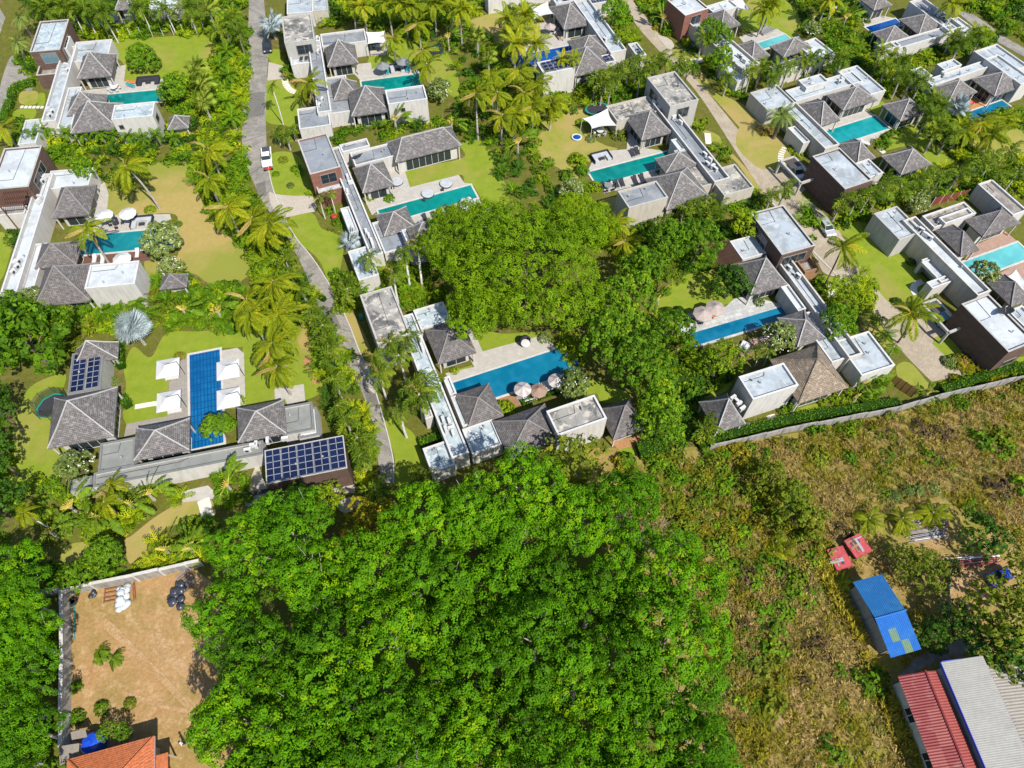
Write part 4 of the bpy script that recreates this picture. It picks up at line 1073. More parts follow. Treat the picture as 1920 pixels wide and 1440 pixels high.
# V14 top right
v = Villa('white villa with narrow deep blue pool at the top right', A3(730,205), A3(960,140), roof='r_grey')
v.block(A3(1365,237), A3(1432,200), A3(1190,-25), 3.8, name='corridor_wing', par=.6)
v.block(*q3(A3, '985,372 1425,222 1385,180'), 3.3)
v.block(*q3(A3, '1465,252 1530,207 1432,125'), 3.3, roof='r_white')
v.block(A3(870,380), A3(990,345), A3(960,300), 3.2)
v.hip(A3(1135,263), A3(1300,208), A3(1185,88), A3(1157,97))
v.hip(A3(880,323), A3(1037,280), A3(975,190), A3(952,197))
v.hip(A3(800,82), A3(900,42), A3(850,-50), A3(820,-40), zmin=1)
pool(A3(730,205), A3(960,140), A3(1005,188), 'w_deep', 'narrow deep blue pool at the top right')
sheet('terrace', pts(A3, '700,140 800,108 965,138 730,207'), MT['stone'], 0.070, theta=v.theta)
sheet('terrace', pts(A3, '590,-30 700,-40 800,100 760,110'), MT['stone'], 0.070, theta=v.theta)
# partly seen at the top
v = Villa('grey hipped house cut by the top edge beside a parked black car', A0(860,70), A0(1000,60), name='house', cat='house', group='houses cut by the top edge')
v.hip(A0(862,78), A0(1000,62), A0(1010,-60), A0(930,-70), z=3.4, wall='grey')
v.block(A0(1110,80), A0(1345,60), A0(1330,-60), 3.2, 'cream', 'r_white')
v = Villa('pale flat roofed house cut by the top edge above the silver palm', A1(232,105), A1(430,88), name='house', cat='house', group='houses cut by the top edge')
v.block(A1(232,105), A1(430,88), A1(420,-60), 3.3, 'white', 'r_pale')
v.block(A1(430,90), A1(540,70), A1(530,-60), 3.0, 'cream', 'r_pale')
v = Villa('white house corner and roof cut by the top edge left of the beige drive', A2(260,20), A2(330,5), name='house', cat='house', group='houses cut by the top edge')
v.block(A2(-200,-30), A2(300,-60), A2(290,-140), 3.2, 'white', 'r_pale')

# pergolas
def pergola(fn, s, z, label, theta_pts, n=16):
    p1, p2, p3 = pts(fn, s); th = dirang(*theta_pts)
    e1, e2, x0, x1, y0, y1 = fit_rect(p1, p2, p3, z, th); c = e1*(x0+x1)/2+e2*(y0+y1)/2; rz = math.atan2(e1[1], e1[0])
    e = empty('pergola', (c[0], c[1], 0), rz, label, 'pergola', 'timber pergolas'); w, d = x1-x0, y1-y0
    b = MB(); b.box((0, 0, 0), (0.10, d, 0.12)); me = b.mesh('slat', MT['wood_brown'])
    for i in range(n): link('slat', me, e, (-w/2+w*(i+.5)/n, 0, z))
    b = MB(); b.box((0, 0, 0), (w, 0.14, 0.16)); mb = b.mesh('beam', MT['wood_brown'])
    for y in (-d/2, -d/6, d/6, d/2): link('beam', mb, e, (0, y, z-0.145))
    b = MB(); b.box((0, 0, z/2-0.12), (0.16, 0.16, z-0.24)); mp = b.mesh('post', MT['wood_brown'])
    for x in (-w/2+.2, w/2-.2):
        for y in (-d/2+.25, d/2-.25): link('post', mp, e, (x, y, 0))
pergola(B2, '1560,727 1732,672 1622,508', 3.1, 'brown timber pergola at the north end of the thatched hip villa', (C3(300,285), C3(1060,62)))
pergola(B0, '-20,262 185,250 196,136', 5.6, 'brown timber pergola on the white roofed tower at the left edge', (B0(600,635), B0(1290,570)), 14)

# ---------------------------------------------------------------- carports, sails, furniture
def carport(fn, s, z, label, th):
    p1, p2, p3 = pts(fn, s); e1, e2, x0, x1, y0, y1 = fit_rect(p1, p2, p3, z, th)
    c = e1*(x0+x1)/2+e2*(y0+y1)/2; rz = math.atan2(e1[1], e1[0]); w, d = x1-x0, y1-y0
    e = empty('carport', (c[0], c[1], 0), rz, label, 'carport', 'open carports by the drives')
    for nm, cc, ss in (('beam', (0, -d/2, z-.2), (w, .35, .4)), ('beam', (0, d/2, z-.2), (w, .35, .4)), ('beam', (-w/2, 0, z-.21), (.35, d-.36, .4)), ('beam', (w/2, 0, z-.21), (.35, d-.36, .4))):
        b = MB(); b.box(cc, ss); b.build(nm, MT['palegrey'], e)
    for x in (-w/2, w/2):
        for y in (-d/2, d/2): b = MB(); b.box((x*.995, y*.995, (z-.42)/2), (.32, .32, z-.42)); b.build('post', MT['palegrey'], e)
    b = MB(); b.box((w*.1, d*.28, z-.12), (w*.75, d*.35, .1)); b.build('roof_slab', MT['dark'], e)
carport(A3, '265,1385 330,1320 205,1170', 3.0, 'open carport frame beside the brown tower with pale stained roof', TH11)
carport(B3, '1370,1220 1450,1160 1265,960', 3.0, 'open carport frame with a teal car under it at the right', dirang(B3(1460,690), B3(1870,540)))

sail(pts(A1, '822,238 962,232 985,326 836,330'), (3.6, 3.3, 2.9, 3.2), 'square white shade sail beside the grey towered villa')
sail(pts(A2, '530,890 718,812 785,942 600,965'), (3.0, 3.9, 3.0, 2.7), 'peaked white tent canopy above the dining set on the lawn')
sail(pts(A2, '140,50 270,10 310,102 165,142'), (3.2, 3.5, 3.2, 2.8), 'white shade sail at the top left of the solar villa with the dark pool')
sail(pts(A2, '1640,5 1720,-20 1795,75 1700,75'), (3.3, 3.4, 3.0, 3.2), 'white shade sail near the aqua pool at the top')
sail(pts(B3, '1775,800 1860,740 1960,860 1915,905'), (3.0, 3.6, 3.0, 2.8), 'white shade sail over the pink brown terrace at the right edge')

for x, y, l in ((1252,352,'northwest'), (1258,598,'southwest'), (1705,362,'northeast'), (1708,578,'southeast')):
    umbrella(C0(x, y), 3.3, 4, 'fab_white', 'white square parasol at the %s corner of the long blue tiled pool' % l, 'white square parasols round the blue pool', rz=dirang(C0(1422,262), C0(1648,222)), cantilever=True, h=2.7)
for x, y, l in ((1290,430,'northwest'),(1310,680,'southwest'),(1740,400,'northeast'),(1770,620,'southeast')):
    lounger(C0(x, y), dirang(C0(1422,262), C0(1648,222))+(1.57 if x<1500 else -1.57), 'fab_white', 'white daybed half under the %s square parasol' % l, 'white daybeds by the blue pool')
umbrella(C2(880,672), 2.6, 12, 'fab_strip', 'striped beige parasol on the timber deck nearest the dark hip', 'striped parasols by the centre pool', m2='fab_strip2', h=2.6)
umbrella(C2(1135,607), 2.6, 12, 'fab_strip', 'striped beige parasol near the overflow end of the centre pool', 'striped parasols by the centre pool', m2='fab_strip2', h=2.6)
umbrella(C2(1000,682), 2.6, 8, 'fab_brown', 'plain brown parasol between the two striped ones', 'parasols by the centre pool', h=2.5)
for x, y, s in ((895,740,'left'), (930,730,'left'), (1050,665,'right'), (1075,655,'right')):
    lounger(C2(x, y), dirang(C2(355,632), C2(1172,368))+3.14, 'fab_white', 'white lounger under the %s striped parasol of the centre pool' % s, 'white loungers by the centre pool')
umbrella(C3(475,105), 3.2, 8, 'fab_beige', 'beige octagonal parasol on the grey stone, the left one of the touching pair', 'beige parasols on grey stone', h=2.7)
umbrella(C3(568,62), 3.2, 8, 'fab_beige', 'beige octagonal parasol on the grey stone, the right one of the touching pair', 'beige parasols on grey stone', h=2.75)
table_set(C3(440,145), 'dark garden table beneath the left beige parasol', 'garden tables', n=4)
lounger(C3(535,110), 0.5, 'fab_orange', 'orange brown lounger under the beige parasol pair', 'loungers on grey stone')
for x, y in ((770,350),(800,365)): lounger(C3(x, y), 2.6, 'fab_white', 'white lounger on the pink terrace by the frangipani tree', 'white loungers on the pink terrace')
umbrella(A1(950,485), 2.9, 8, 'fab_grey', 'grey round parasol nearer the hip beside the narrow teal pool', 'grey parasols by the narrow pool', h=2.6)
umbrella(A1(1100,452), 2.9, 8, 'fab_grey', 'grey round parasol farther from the hip beside the narrow teal pool', 'grey parasols by the narrow pool', h=2.6)
lounger(A1(985,535), 0.15, 'fab_teal', 'teal cushioned lounger below the nearer grey parasol', 'teal loungers by the narrow pool')
lounger(A1(1135,515), 0.1, 'fab_teal', 'teal cushioned lounger below the farther grey parasol', 'teal loungers by the narrow pool')
lounger(A1(1195,500), 0.1, 'fab_dark', 'dark lounger at the palm end of the narrow teal pool', 'dark loungers by the narrow pool')
usofa(A1(1060,510), dirang(A1(790,612), A1(1190,558)), 'teal grey sofa on the narrow pool terrace', m='fab_mid')
lounger(A1(340,435), 0.1, 'fab_dark', 'left dark lounger on the white upper terrace', 'dark loungers on the upper terrace', z=2.6)
lounger(A1(378,430), 0.1, 'fab_dark', 'right dark lounger on the white upper terrace', 'dark loungers on the upper terrace', z=2.6)
table_set(A1(915,350), 'small table under the square white shade sail', 'garden tables')
umbrella(B0(775,325), 3.0, 10, 'fab_white', 'white round parasol closest to the dark hip on the left villa terrace', 'white round parasols on the left villa terrace')
umbrella(B0(950,312), 3.0, 10, 'fab_white', 'white round parasol by the corner sofa on the left villa terrace', 'white round parasols on the left villa terrace')
umbrella(B0(908,652), 3.0, 10, 'fab_white', 'white round parasol on the brown timber deck', 'white parasols on the brown deck')
usofa(B0(1062,385), dirang(B0(600,635), B0(1290,570)), 'grey U shaped sofa on the left villa pool terrace', w=3.4, d=2.4)
table_set(B0(870,395), 'black round table and chairs beside the cyan pool', 'garden tables', tm='fab_dark')
lounger(B0(1030,620), 0.2, 'fab_white', 'white padded lounger on the brown timber deck by the frangipani', 'white loungers on the brown deck', frame='wood')
for x in (708, 770): lounger(B0(x, 665), 0.2, 'fab_white', 'white chair on the brown timber deck below the leaning palm', 'white chairs on the brown deck')
usofa(A0(1110,605), dirang(A0(783,712), A0(1215,672)), 'dark sofa on the upper left pool terrace', w=4.2, d=2.0, m='fab_dark')
table_set(A0(855,660), 'white table and chairs at the end of the upper left teal pool', 'garden tables', tm='whitemetal', n=6, r=0.7, cm='whitemetal')
lounger(A0(980,640), 1.2, 'fab_teal', 'teal beanbag lounger by the upper left pool', 'bright loungers on the upper left terrace')
lounger(A0(985,615), 1.7, 'fab_orange', 'orange cushion lounger by the upper left pool', 'bright loungers on the upper left terrace')
for (x, y, l) in ((1055,1360,'beside the hip'), (1287,1450,'in the middle of the long terrace'), (1425,1375,'at the far end of the long terrace')):
    q = G(A1(x, y), .4); e = empty('round_daybed', (q[0], q[1], .12), 0, 'flat round grey daybed %s above the teal pool' % l, 'daybed', 'round grey daybeds on the long terrace')
    b = MB(); b.lathe([(1.05, 0), (1.15, .05), (1.15, .22)], n=24); b.build('base', MT['fab_dark'], e)
    b = MB(); b.lathe([(1.12, .22), (1.13, .36), (1.02, .42)], n=24); b.build('cushion', MT['fab_mid'], e)
    b = MB(); b.box((-.55, -1.6, .2), (.5, .4, .35)); b.build('side_box', MT['fab_dark'], e)
for i, (x, y) in enumerate(((1270,357),(1338,340),(1392,320),(1448,302),(1483,290))):
    lounger(B1(x, y), dirang(B1(915,297), B1(1612,108)), 'fab_dark', 'dark lounger in the row between the long teal pool and the big tree', 'dark loungers by the long teal pool')
for x, y in ((905,1148),(940,1135)): lounger(A2(x, y), 0.25, 'fab_dark', 'dark lounger on the hip side of the spa step pool', 'dark loungers on the hip side of the teal pool')
for x, y in ((785,1380),(828,1370),(925,1350),(978,1335)): lounger(A2(x, y), 0.2, 'fab_dark', 'dark lounger in the row on the south side of the spa step pool', 'dark loungers south of the teal pool')
usofa(A2(670,1175), dirang(A2(575,1292), A2(1165,1137)), 'grey L shaped sofa at the lawn end of the teal pool', w=3.4, d=2.2)
table_set(A2(722,1395), 'round dark table and chairs south of the teal pool', 'garden tables', tm='fab_grey', n=6, r=0.75)
table_set(A2(660,985), 'white dining table under the peaked tent canopy', 'garden tables', tm='whitemetal', n=6, r=0.7, cm='whitemetal')
for i in range(6): lounger(A3(-30+i*14-20, 262-i*6-20), 0.7, 'fab_grey', 'grey lounger in the row by the bright aqua pool', 'grey loungers by the aqua pool')
umbrella(A2(285,190), 2.6, 8, 'fab_beige', 'beige parasol on the terrace of the solar villa with dark pool', 'beige parasols at the top centre', h=2.5)
umbrella(A2(225,268), 2.6, 8, 'fab_beige', 'straw parasol by the dark pool at the top centre', 'beige parasols at the top centre', h=2.4)
table_set(A2(310,225), 'white table and chairs on the terrace above the dark blue pool', 'garden tables', cm='whitemetal')
lounger(A2(350,275), 0.4, 'fab_brown', 'brown lounger on the terrace above the dark blue pool', 'loungers at the top centre')
lounger(A3(725,1070), 1.0, 'fab_white', 'white lounger below the turquoise pool beside the yellow shrubs', 'loungers by the turquoise pool')
lounger(A3(490,835), 0.9, 'fab_orange', 'orange mat lounger between the two hips of the turquoise pool villa', 'loungers by the turquoise pool')
lounger(A3(1510,765), 1.0, 'red', 'red lounger on the orange terrace', 'loungers on the orange terrace')
umbrella(A3(-40+1960-1440, 40), 2.6, 8, 'fab_beige', 'beige parasol near the aqua pool at the top', 'beige parasols at the top', h=2.5)

# units on the roofs
def ac_row(fn, s, z, th, where):
    P = sorted(pts(fn, s), key=lambda p: p[1])
    for i, p in enumerate(P): aircon(p, z, th+random.choice((0, 1.571, 3.1416)), '%s white air conditioner down the %s' % (ORD[i], where), 'air-conditioning units on the %s' % where)
ac_row(A0, '505,500 515,540 495,575 370,835 400,850 380,880', 3.35, 1.3, 'corridor roof of the brown towered villa')
ac_row(B0, '330,90 345,60 300,240 310,210 125,700 140,730 150,690 110,770', 3.4, 1.3, 'corridor roof of the white roofed left villa')
ac_row(A1, '462,300 468,330 465,365 470,400 500,760 480,800', 3.5, 1.5, 'corridor roof of the grey towered villa')
ac_row(B1, '690,60 715,100 690,170 830,470 850,500 870,540 880,570', 3.5, 1.9, 'corridor roof of the long pavilion villa')
ac_row(C2, '105,300 120,350 135,390 285,920 305,990 330,930 345,980 360,1020', 3.5, 1.9, 'corridor roof of the centre villa')
ac_row(A2, '1130,790 1160,830 1210,890 1260,930 1440,1170 1480,1210 1460,1240 1500,1260 1520,1280 1065,780 1100,820', 3.3, 2.2, 'corridor roof of the stained roof villa')
ac_row(B3, '20,560 45,600 130,680 150,740 220,800 490,1130 510,1160 540,1200 560,1220 530,1180', 3.3, 2.2, 'corridor roof of the thatched hip villa')
ac_row(B3, '1140,455 1170,490 1205,515', 3.85, 2.3, 'corridor roof of the pink terrace villa')
ac_row(A2, '1700,430 1715,440 1740,470', 3.3, 2.2, 'corridor roof of the aqua pool villa')
ac_row(A2, '670,150 695,310 800,330 640,100', 3.3, 2.2, 'corridor roof of the solar villa with dark pool')
ac_row(A3, '1255,105 1275,120 1320,150 1345,170 1300,210', 3.3, 2.2, 'corridor roof of the deep blue pool villa')
ac_row(A3, '535,625 550,610 320,650', 3.0, 0.4, 'band roof of the turquoise pool villa')
ac_row(A3, '1305,560 1320,575 1860,560 1870,540', 3.2, 0.4, 'band roof of the orange terrace villa')
ac_row(C3, '690,755 715,775 735,800 760,835', 3.2, 2.2, 'ledge between the white block and the small corner hip')
ac_row(C1, '305,950 330,945 415,915 545,900 265,985', 3.05, 0.2, 'grey corridor roof of the solar panel villa')
def dish(p, z, label):
    q = G(p, z+0.6); e = empty('satellite_dish', (q[0], q[1], z), 0.6, label, 'satellite dish')
    b = MB(); b.tube([(0, 0, 0), (0, 0, 0.8)], 0.04, 6); b.build('post', MT['midmetal'], e)
    b = MB(); R_ = Matrix.Rotation(math.radians(-35), 3, 'X')
    rings = [[R_ @ Vector((r*math.cos(t), r*math.sin(t), 0.22*r*r)) + Vector((0, 0, 0.85)) for t in [2*math.pi*k/18 for k in range(18)]] for r in (0.05, 0.5, 0.85, 1.15)]
    for i in range(3):
        for k in range(18): b.face([rings[i][k], rings[i][(k+1) % 18], rings[i+1][(k+1) % 18], rings[i+1][k]])
    b.build('reflector', MT['darkmetal'], e)
    b = MB(); b.tube([R_ @ Vector((0, 0, 0.1)) + Vector((0, 0, .85)), R_ @ Vector((0, 0, 0.8)) + Vector((0, 0, .85))], 0.03, 5); b.build('feed_arm', MT['midmetal'], e)
dish(A1(765,1185), 2.95, 'black mesh satellite dish on the grey roof by the long hipped pavilion')
dish(B3(1775,1070), 5.9, 'pale satellite dish on the brown tower roof at the right edge')
# ---------------------------------------------------------------- sheds, warehouse, tiled house, walls, vehicles, yard things
def m_metalroof(name, c, rust, amt=.5):
    def b(n):
        co = worldco(n); f = noise(n, co, .5, 7, .7, .5); g = noise(n, co, 2.2, 5, .7)
        col = mixc(n, ramp(n, f, [(.5, 0.0), (.7, amt)]), c, rust); col = mixc(n, ramp(n, g, [(.4, .3), (.65, 0.0)]), col, [x*.6 for x in c])
        return principled(n, col, .5, .3)
    return mat(name, b)
MT['blue_tin'] = m_metalroof('blue_tin', (0.02, 0.125, 0.32), (0.05, 0.20, 0.36), .8)
MT['blue_tin2'] = m_metalroof('bright_blue_tin', (0.022, 0.13, 0.42), (0.05, 0.19, 0.45), .7)
MT['yellow_patch'] = m_metalroof('yellowed_tin', (0.16, 0.24, 0.14), (0.05, 0.20, 0.42), .9)
MT['red_tin'] = m_metalroof('red_tin', (0.21, 0.03, 0.03), (0.30, 0.13, 0.115), .8)
MT['pink_tin'] = m_metalroof('faded_red_tin', (0.27, 0.065, 0.055), (0.21, 0.035, 0.032), .7)
MT['grey_tin'] = m_metalroof('grey_fibre_sheet', (0.31, 0.30, 0.27), (0.24, 0.225, 0.205), .6)
MT['brown_tin'] = m_metalroof('brown_fibre_sheet', (0.26, 0.235, 0.20), (0.18, 0.16, 0.14), .6)
MT['block'] = m_plank('concrete_block', (0.30, 0.29, 0.27), (0.25, 0.24, 0.22), .2, .4, .6)
MT['tile'] = m_plain('orange_roof_tile', (0.38, 0.115, 0.045), .7, .25, 0, .25, 3)
MT['tile_edge'] = m_plain('grey_fascia', (0.27, 0.24, 0.27), .6)
MT['blue_paint'] = m_plain('blue_fascia', (0.02, 0.06, 0.40), .5)
MT['blue_plastic'] = m_plain('blue_plastic', (0.01, 0.06, 0.46), .35, .4)
MT['teal_paint'] = m_plain('teal_paint', (0.02, 0.28, 0.26), .4)
MT['car_white'] = m_plain('white_car_paint', (0.72, 0.72, 0.72), .25, .5, 0, .02)
MT['car_silver'] = m_plain('silver_car_paint', (0.42, 0.44, 0.45), .3, .6, .3, .02)
MT['car_dark'] = m_plain('dark_car_paint', (0.02, 0.022, 0.03), .2, .6, 0, .02)
MT['car_teal'] = m_plain('teal_car_paint', (0.06, 0.22, 0.27), .3, .5, 0, .02)
MT['sack_white'] = m_plain('white_sack', (0.42, 0.45, 0.48), .7, .3, 0, .25, 4)
MT['sack_black'] = m_plain('black_bag', (0.035, 0.04, 0.055), .35, .5, 0, .4, 4)
MT['trailer'] = m_plain('faded_red_sheet', (0.37, 0.06, 0.065), .55, .3, 0, .2, 2)
MT['rust'] = m_plain('rusty_steel', (0.22, 0.085, 0.05), .8, .2, 0, .3, 4)
MT['skin'] = m_plain('skin', (0.30, 0.17, 0.10), .6)
MT['cloth_pale'] = m_plain('pale_cloth', (0.60, 0.60, 0.62), .9)
MT['cloth_dark'] = m_plain('dark_cloth', (0.05, 0.055, 0.07), .9)
MT['mesh_net'] = mat('safety_net', lambda n: (lambda mx, t, p: (n.link(t, mx.inputs[1]), n.link(p, mx.inputs[2]), mx.outputs[0])[2])(n.new('ShaderNodeMixShader'), n.new('ShaderNodeBsdfTransparent').outputs[0], principled(n, (.04, .05, .04), .8)))
MT['tramp_green'] = m_plain('green_pad', (0.01, 0.20, 0.15), .6)
MT['screen_wood'] = m_plank('golden_timber_screen', (0.36, 0.20, 0.06), (0.30, 0.165, 0.05), .12, 3.0)
MT['fence_red'] = m_plank('red_brown_fence', (0.20, 0.05, 0.035), (0.16, 0.04, 0.03), .12, 3.0)

def corr(parent, off, a, b, c, d, rows, cols, ribs, m, amp=.035, over=.12, name='roof_sheet', alt=None):
    """corrugated sheets on the plane a-b-c-d (a,b eave; d,c ridge); ribs run up the slope"""
    a, b, c, d = [np.array(p, dtype=float) for p in (a, b, c, d)]
    nrm = np.cross(b-a, d-a); nrm = nrm/np.linalg.norm(nrm); nrm = nrm if nrm[2] > 0 else -nrm
    P = lambda u, v: (a*(1-u)+b*u)*(1-v)+(d*(1-u)+c*u)*v
    for j in range(rows):
        for i in range(cols):
            V = []; F = []; k = ribs*2
            v0 = max(0, j/rows-over/rows); v1 = (j+1)/rows; lift = .012*(rows-j)+.006*((i+j) % 2)
            for q in range(k+1):
                u = (i+q/k)/cols; h = amp*(1 if q % 2 else -1)
                V += [P(u, v0)+nrm*(h+lift)-off, P(u, v1)+nrm*(h+lift)-off]
            F = [(2*q, 2*q+2, 2*q+3, 2*q+1) for q in range(k)]
            mm = alt.get((i, j), m) if alt else m
            link(name, np_mesh(name, V, F, MT[mm]), parent)
def rows_fit(rows):
    """rows of (left px, right px, z): plan rectangle axes and averaged positions"""
    L = [G(r[0], r[2]) for r in rows]; Rr = [G(r[1], r[2]) for r in rows]
    d = sum(Rr[i]-L[i] for i in range(len(rows))); e1 = d/np.linalg.norm(d); e2 = np.array([-e1[1], e1[0]])
    x0 = np.mean([q@e1 for q in L]); x1 = np.mean([q@e1 for q in Rr]); ys = [(L[i]@e2+Rr[i]@e2)/2 for i in range(len(rows))]
    return e1, e2, x0, x1, ys
# blue shed
e1, e2, x0, x1, ys = rows_fit([(D1(620,770), D1(840,712), 3.1), (D1(825,1035), D1(1050,970), 3.9), (D1(915,1335), D1(1148,1270), 2.9)])
W3 = lambda x, y, z: np.array([*(e1*x+e2*y), z])
o = W3((x0+x1)/2, (ys[0]+ys[2])/2, 0); sh = empty('blue_roofed_shed', tuple(o), 0, 'shed of grey blocks with a two slope bright blue tin roof', 'shed')
corr(sh, o, W3(x0,ys[0],3.1), W3(x1,ys[0],3.1), W3(x1,ys[1],3.9), W3(x0,ys[1],3.9), 5, 1, 15, 'blue_tin', .045)
corr(sh, o, W3(x0,ys[2],2.9), W3(x1,ys[2],2.9), W3(x1,ys[1],3.88), W3(x0,ys[1],3.88), 3, 4, 4, 'blue_tin2', .045, alt={(1, 1): 'yellow_patch', (2, 0): 'yellow_patch'})
b = MB(); i_ = .45
pl = [W3(x0+i_, ys[0]-i_, 0), W3(x1-i_, ys[0]-i_, 0), W3(x1-i_, ys[2]+i_*2, 0), W3(x0+i_, ys[2]+i_*2, 0)]
b.prism([tuple((p-o)[:2]) for p in pl], 0, 2.75, top=False); b.build('wall', MT['block'], sh, (0, 0, 0))
b = MB(); p = W3(x0+i_+1.2, ys[2]+i_*2-.02, 0)-o; b.box((p[0], p[1], 1.05), (.95, .06, 2.1), math.atan2(e1[1], e1[0])); b.build('door', MT['dark'], sh, (0, 0, 0))
b = MB(); b.tube([tuple(W3(x0-.1,ys[1],3.96)-o), tuple(W3(x1+.1,ys[1],3.96)-o)], .09, 6); b.build('ridge_cap', MT['blue_tin2'], sh, (0, 0, 0))
# warehouse, red lean-to and its grey hall
e1, e2, x0, x1, ys = rows_fit([(D2(1052,712), D2(1310,636), 3.6), (D2(1380,1329), D2(1715,1329), 3.6)])
th_w = math.atan2(e1[1], e1[0])
ya, yb = ys[0], ys[0]-34
xa = G(D2(1052,712), 3.6)@e1; xb = G(D2(1235,652), 4.5)@e1; xc = G(D2(1310,636), 3.9)@e1
W3 = lambda x, y, z: np.array([*(e1*x+e2*y), z])
o = W3((xa+xc)/2, ya-8, 0); wh = empty('red_roofed_row_house', tuple(o), 0, 'long low white house with a faded red tin gable roof', 'house')
corr(wh, o, W3(xa,yb,3.6), W3(xa,ya,3.6), W3(xb,ya,4.5), W3(xb,yb,4.5), 2, 9, 13, 'red_tin', .032, alt={(k, r): 'pink_tin' for k, r in ((2, 0), (3, 1), (5, 0), (6, 0), (7, 1), (4, 1))})
corr(wh, o, W3(xc,yb,3.9), W3(xc,ya,3.9), W3(xb,ya,4.49), W3(xb,yb,4.49), 1, 9, 13, 'pink_tin', .032)
b = MB(); b.prism([tuple((W3(x, y, 0)-o)[:2]) for x, y in ((xa+.7, ya-.5), (xc-.3, ya-.5), (xc-.3, yb+.5), (xa+.7, yb+.5))], 0, 3.35, top=False); wl = b.build('wall', MT['white'], wh, (0, 0, 0))
for k in range(5):
    c = W3(xa+.68, ya-4-k*4.6, 1.7)-o; b = MB(); b.box(tuple(c), (.08, 1.5, 1.1), th_w); b.build('window', MT['glass'], wh, (0, 0, 0))
    b = MB()
    for dy, s in ((-.8, (.12, .1, 1.3)), (.8, (.12, .1, 1.3)), (0, (.12, .08, 1.1))): q = W3(xa+.67, ya-4-k*4.6+dy, 1.7)-o; b.box(tuple(q), s, th_w)
    b.build('window_frame', MT['whitemetal'], wh, (0, 0, 0))
b = MB(); b.tube([tuple(W3(xb,ya+.1,4.56)-o), tuple(W3(xb,yb,4.56)-o)], .12, 5); b.build('ridge_cap', MT['red_tin'], wh, (0, 0, 0))
b = MB(); c = W3(xc-.1, (ya+yb)/2, 3.72)-o; b.box(tuple(c), (.08, ya-yb, .3), th_w); b.build('blue_fascia', MT['blue_paint'], wh, (0, 0, 0))
xd = G(D2(1590,500), 5.2)@e1; xg = G(D2(1295,602), 5.0)@e1; yg = G(D2(1295,602), 5.0)@e2
xg = max(xg, xc+.25)
o = W3((xg+xd)/2, yg-8, 0); hall = empty('grey_roofed_hall', tuple(o), 0, 'hall with a broad pale grey corrugated roof beside the red tin gable', 'hall')
corr(hall, o, W3(xg,yg-36,4.9), W3(xg,yg,4.9), W3(xd,yg,5.7), W3(xd,yg-36,5.7), 1, 18, 9, 'grey_tin', .007)
corr(hall, o, W3(xd+5,yg-36,4.6), W3(xd+5,yg-1,4.6), W3(xd+.02,yg-1,5.66), W3(xd+.02,yg-36,5.66), 2, 12, 9, 'brown_tin', .03)
b = MB(); b.prism([tuple((W3(x, y, 0)-o)[:2]) for x, y in ((xg+.3, yg-.5), (xd+4.5, yg-1.6), (xd+4.5, yg-35.5), (xg+.3, yg-35.5))], 0, 4.4, top=False); b.build('wall', MT['palegrey'], hall, (0, 0, 0))
b = MB(); c = W3(xg-.03, yg-18, 4.75)-o; b.box(tuple(c), (.07, 36, .35), th_w); b.build('blue_fascia', MT['blue_paint'], hall, (0, 0, 0))
b = MB(); c = W3((xg+xd)/2, yg+.03, 5.1)-o; b.box(tuple(c), (xd-xg, .06, .25), th_w); b.build('blue_fascia', MT['blue_paint'], hall, (0, 0, 0))
sheet('dirt_yard', pts(D1, '1180,560 1400,540 1700,560 1900,640 1900,830 1700,900 1500,1000 1350,1050 1250,900 1330,760'), MT['lot'], .03, soft=2)
sheet('dirt_yard', pts(D1, '1050,340 1300,300 1400,470 1250,540 1060,480'), MT['lot'], .03, soft=2)
sheet('yard_paving', pts(D2, '1040,700 1180,560 1500,430 1620,500 1290,600 1060,720'), MT['road'], .04)
# orange tiled house
e1, e2, x0, x1, ys = rows_fit([(D0(418,1390), D0(948,1245), 3.3), (D0(418,1390), D0(948,1245), 3.3)])
y1 = ys[0]; y0 = y1-9.0; xm = (x0+x1)/2; W3 = lambda x, y, z: np.array([*(e1*x+e2*y), z])
o = W3(xm, (y0+y1)/2, 0); oh = empty('orange_tiled_house', tuple(o), 0, 'house with an orange clay tiled hip roof at the bottom edge', 'house')
def tiled(A, B, T0, T1, n=20):
    V = []; F = []; A, B, T0, T1 = [np.array(p) for p in (A, B, T0, T1)]
    nm = np.cross(B-A, T0-A); nm = nm/np.linalg.norm(nm); nm = nm if nm[2] > 0 else -nm
    for j in range(n):
        for v, v2 in ((j/n, (j+1)/n),):
            l0, r0 = A*(1-v)+T0*v, B*(1-v)+T1*v; l1, r1 = A*(1-v2)+T0*v2, B*(1-v2)+T1*v2
            k = max(2, int(np.linalg.norm(r0-l0)/.17)); s = len(V)
            for q in range(k+1):
                u = q/k; w = .035*(1 if q % 2 else 0)
                V += [l0*(1-u)+r0*u+nm*(.07+w)-o, l1*(1-u)+r1*u+nm*(.01+w)-o, l0*(1-u)+r0*u+nm*.0-o]
            for q in range(k): F.append((s+3*q, s+3*q+3, s+3*q+4, s+3*q+1)); F.append((s+3*q+2, s+3*q+5, s+3*q+3, s+3*q))
    t = link('roof_tiles', np_mesh('roof_tiles', V, F, MT['tile']), oh); t['kind'] = 'stuff'
C = [W3(x0,y0,3.3), W3(x1,y0,3.3), W3(x1,y1,3.3), W3(x0,y1,3.3)]; hz_ = 3.3+.42*4.5
R0, R1 = W3(x0+4.5,(y0+y1)/2,hz_), W3(x1-4.5,(y0+y1)/2,hz_)
tiled(C[0], C[1], R0, R1); tiled(C[1], C[2], R1, R1); tiled(C[2], C[3], R1, R0); tiled(C[3], C[0], R0, R0)
b = MB()
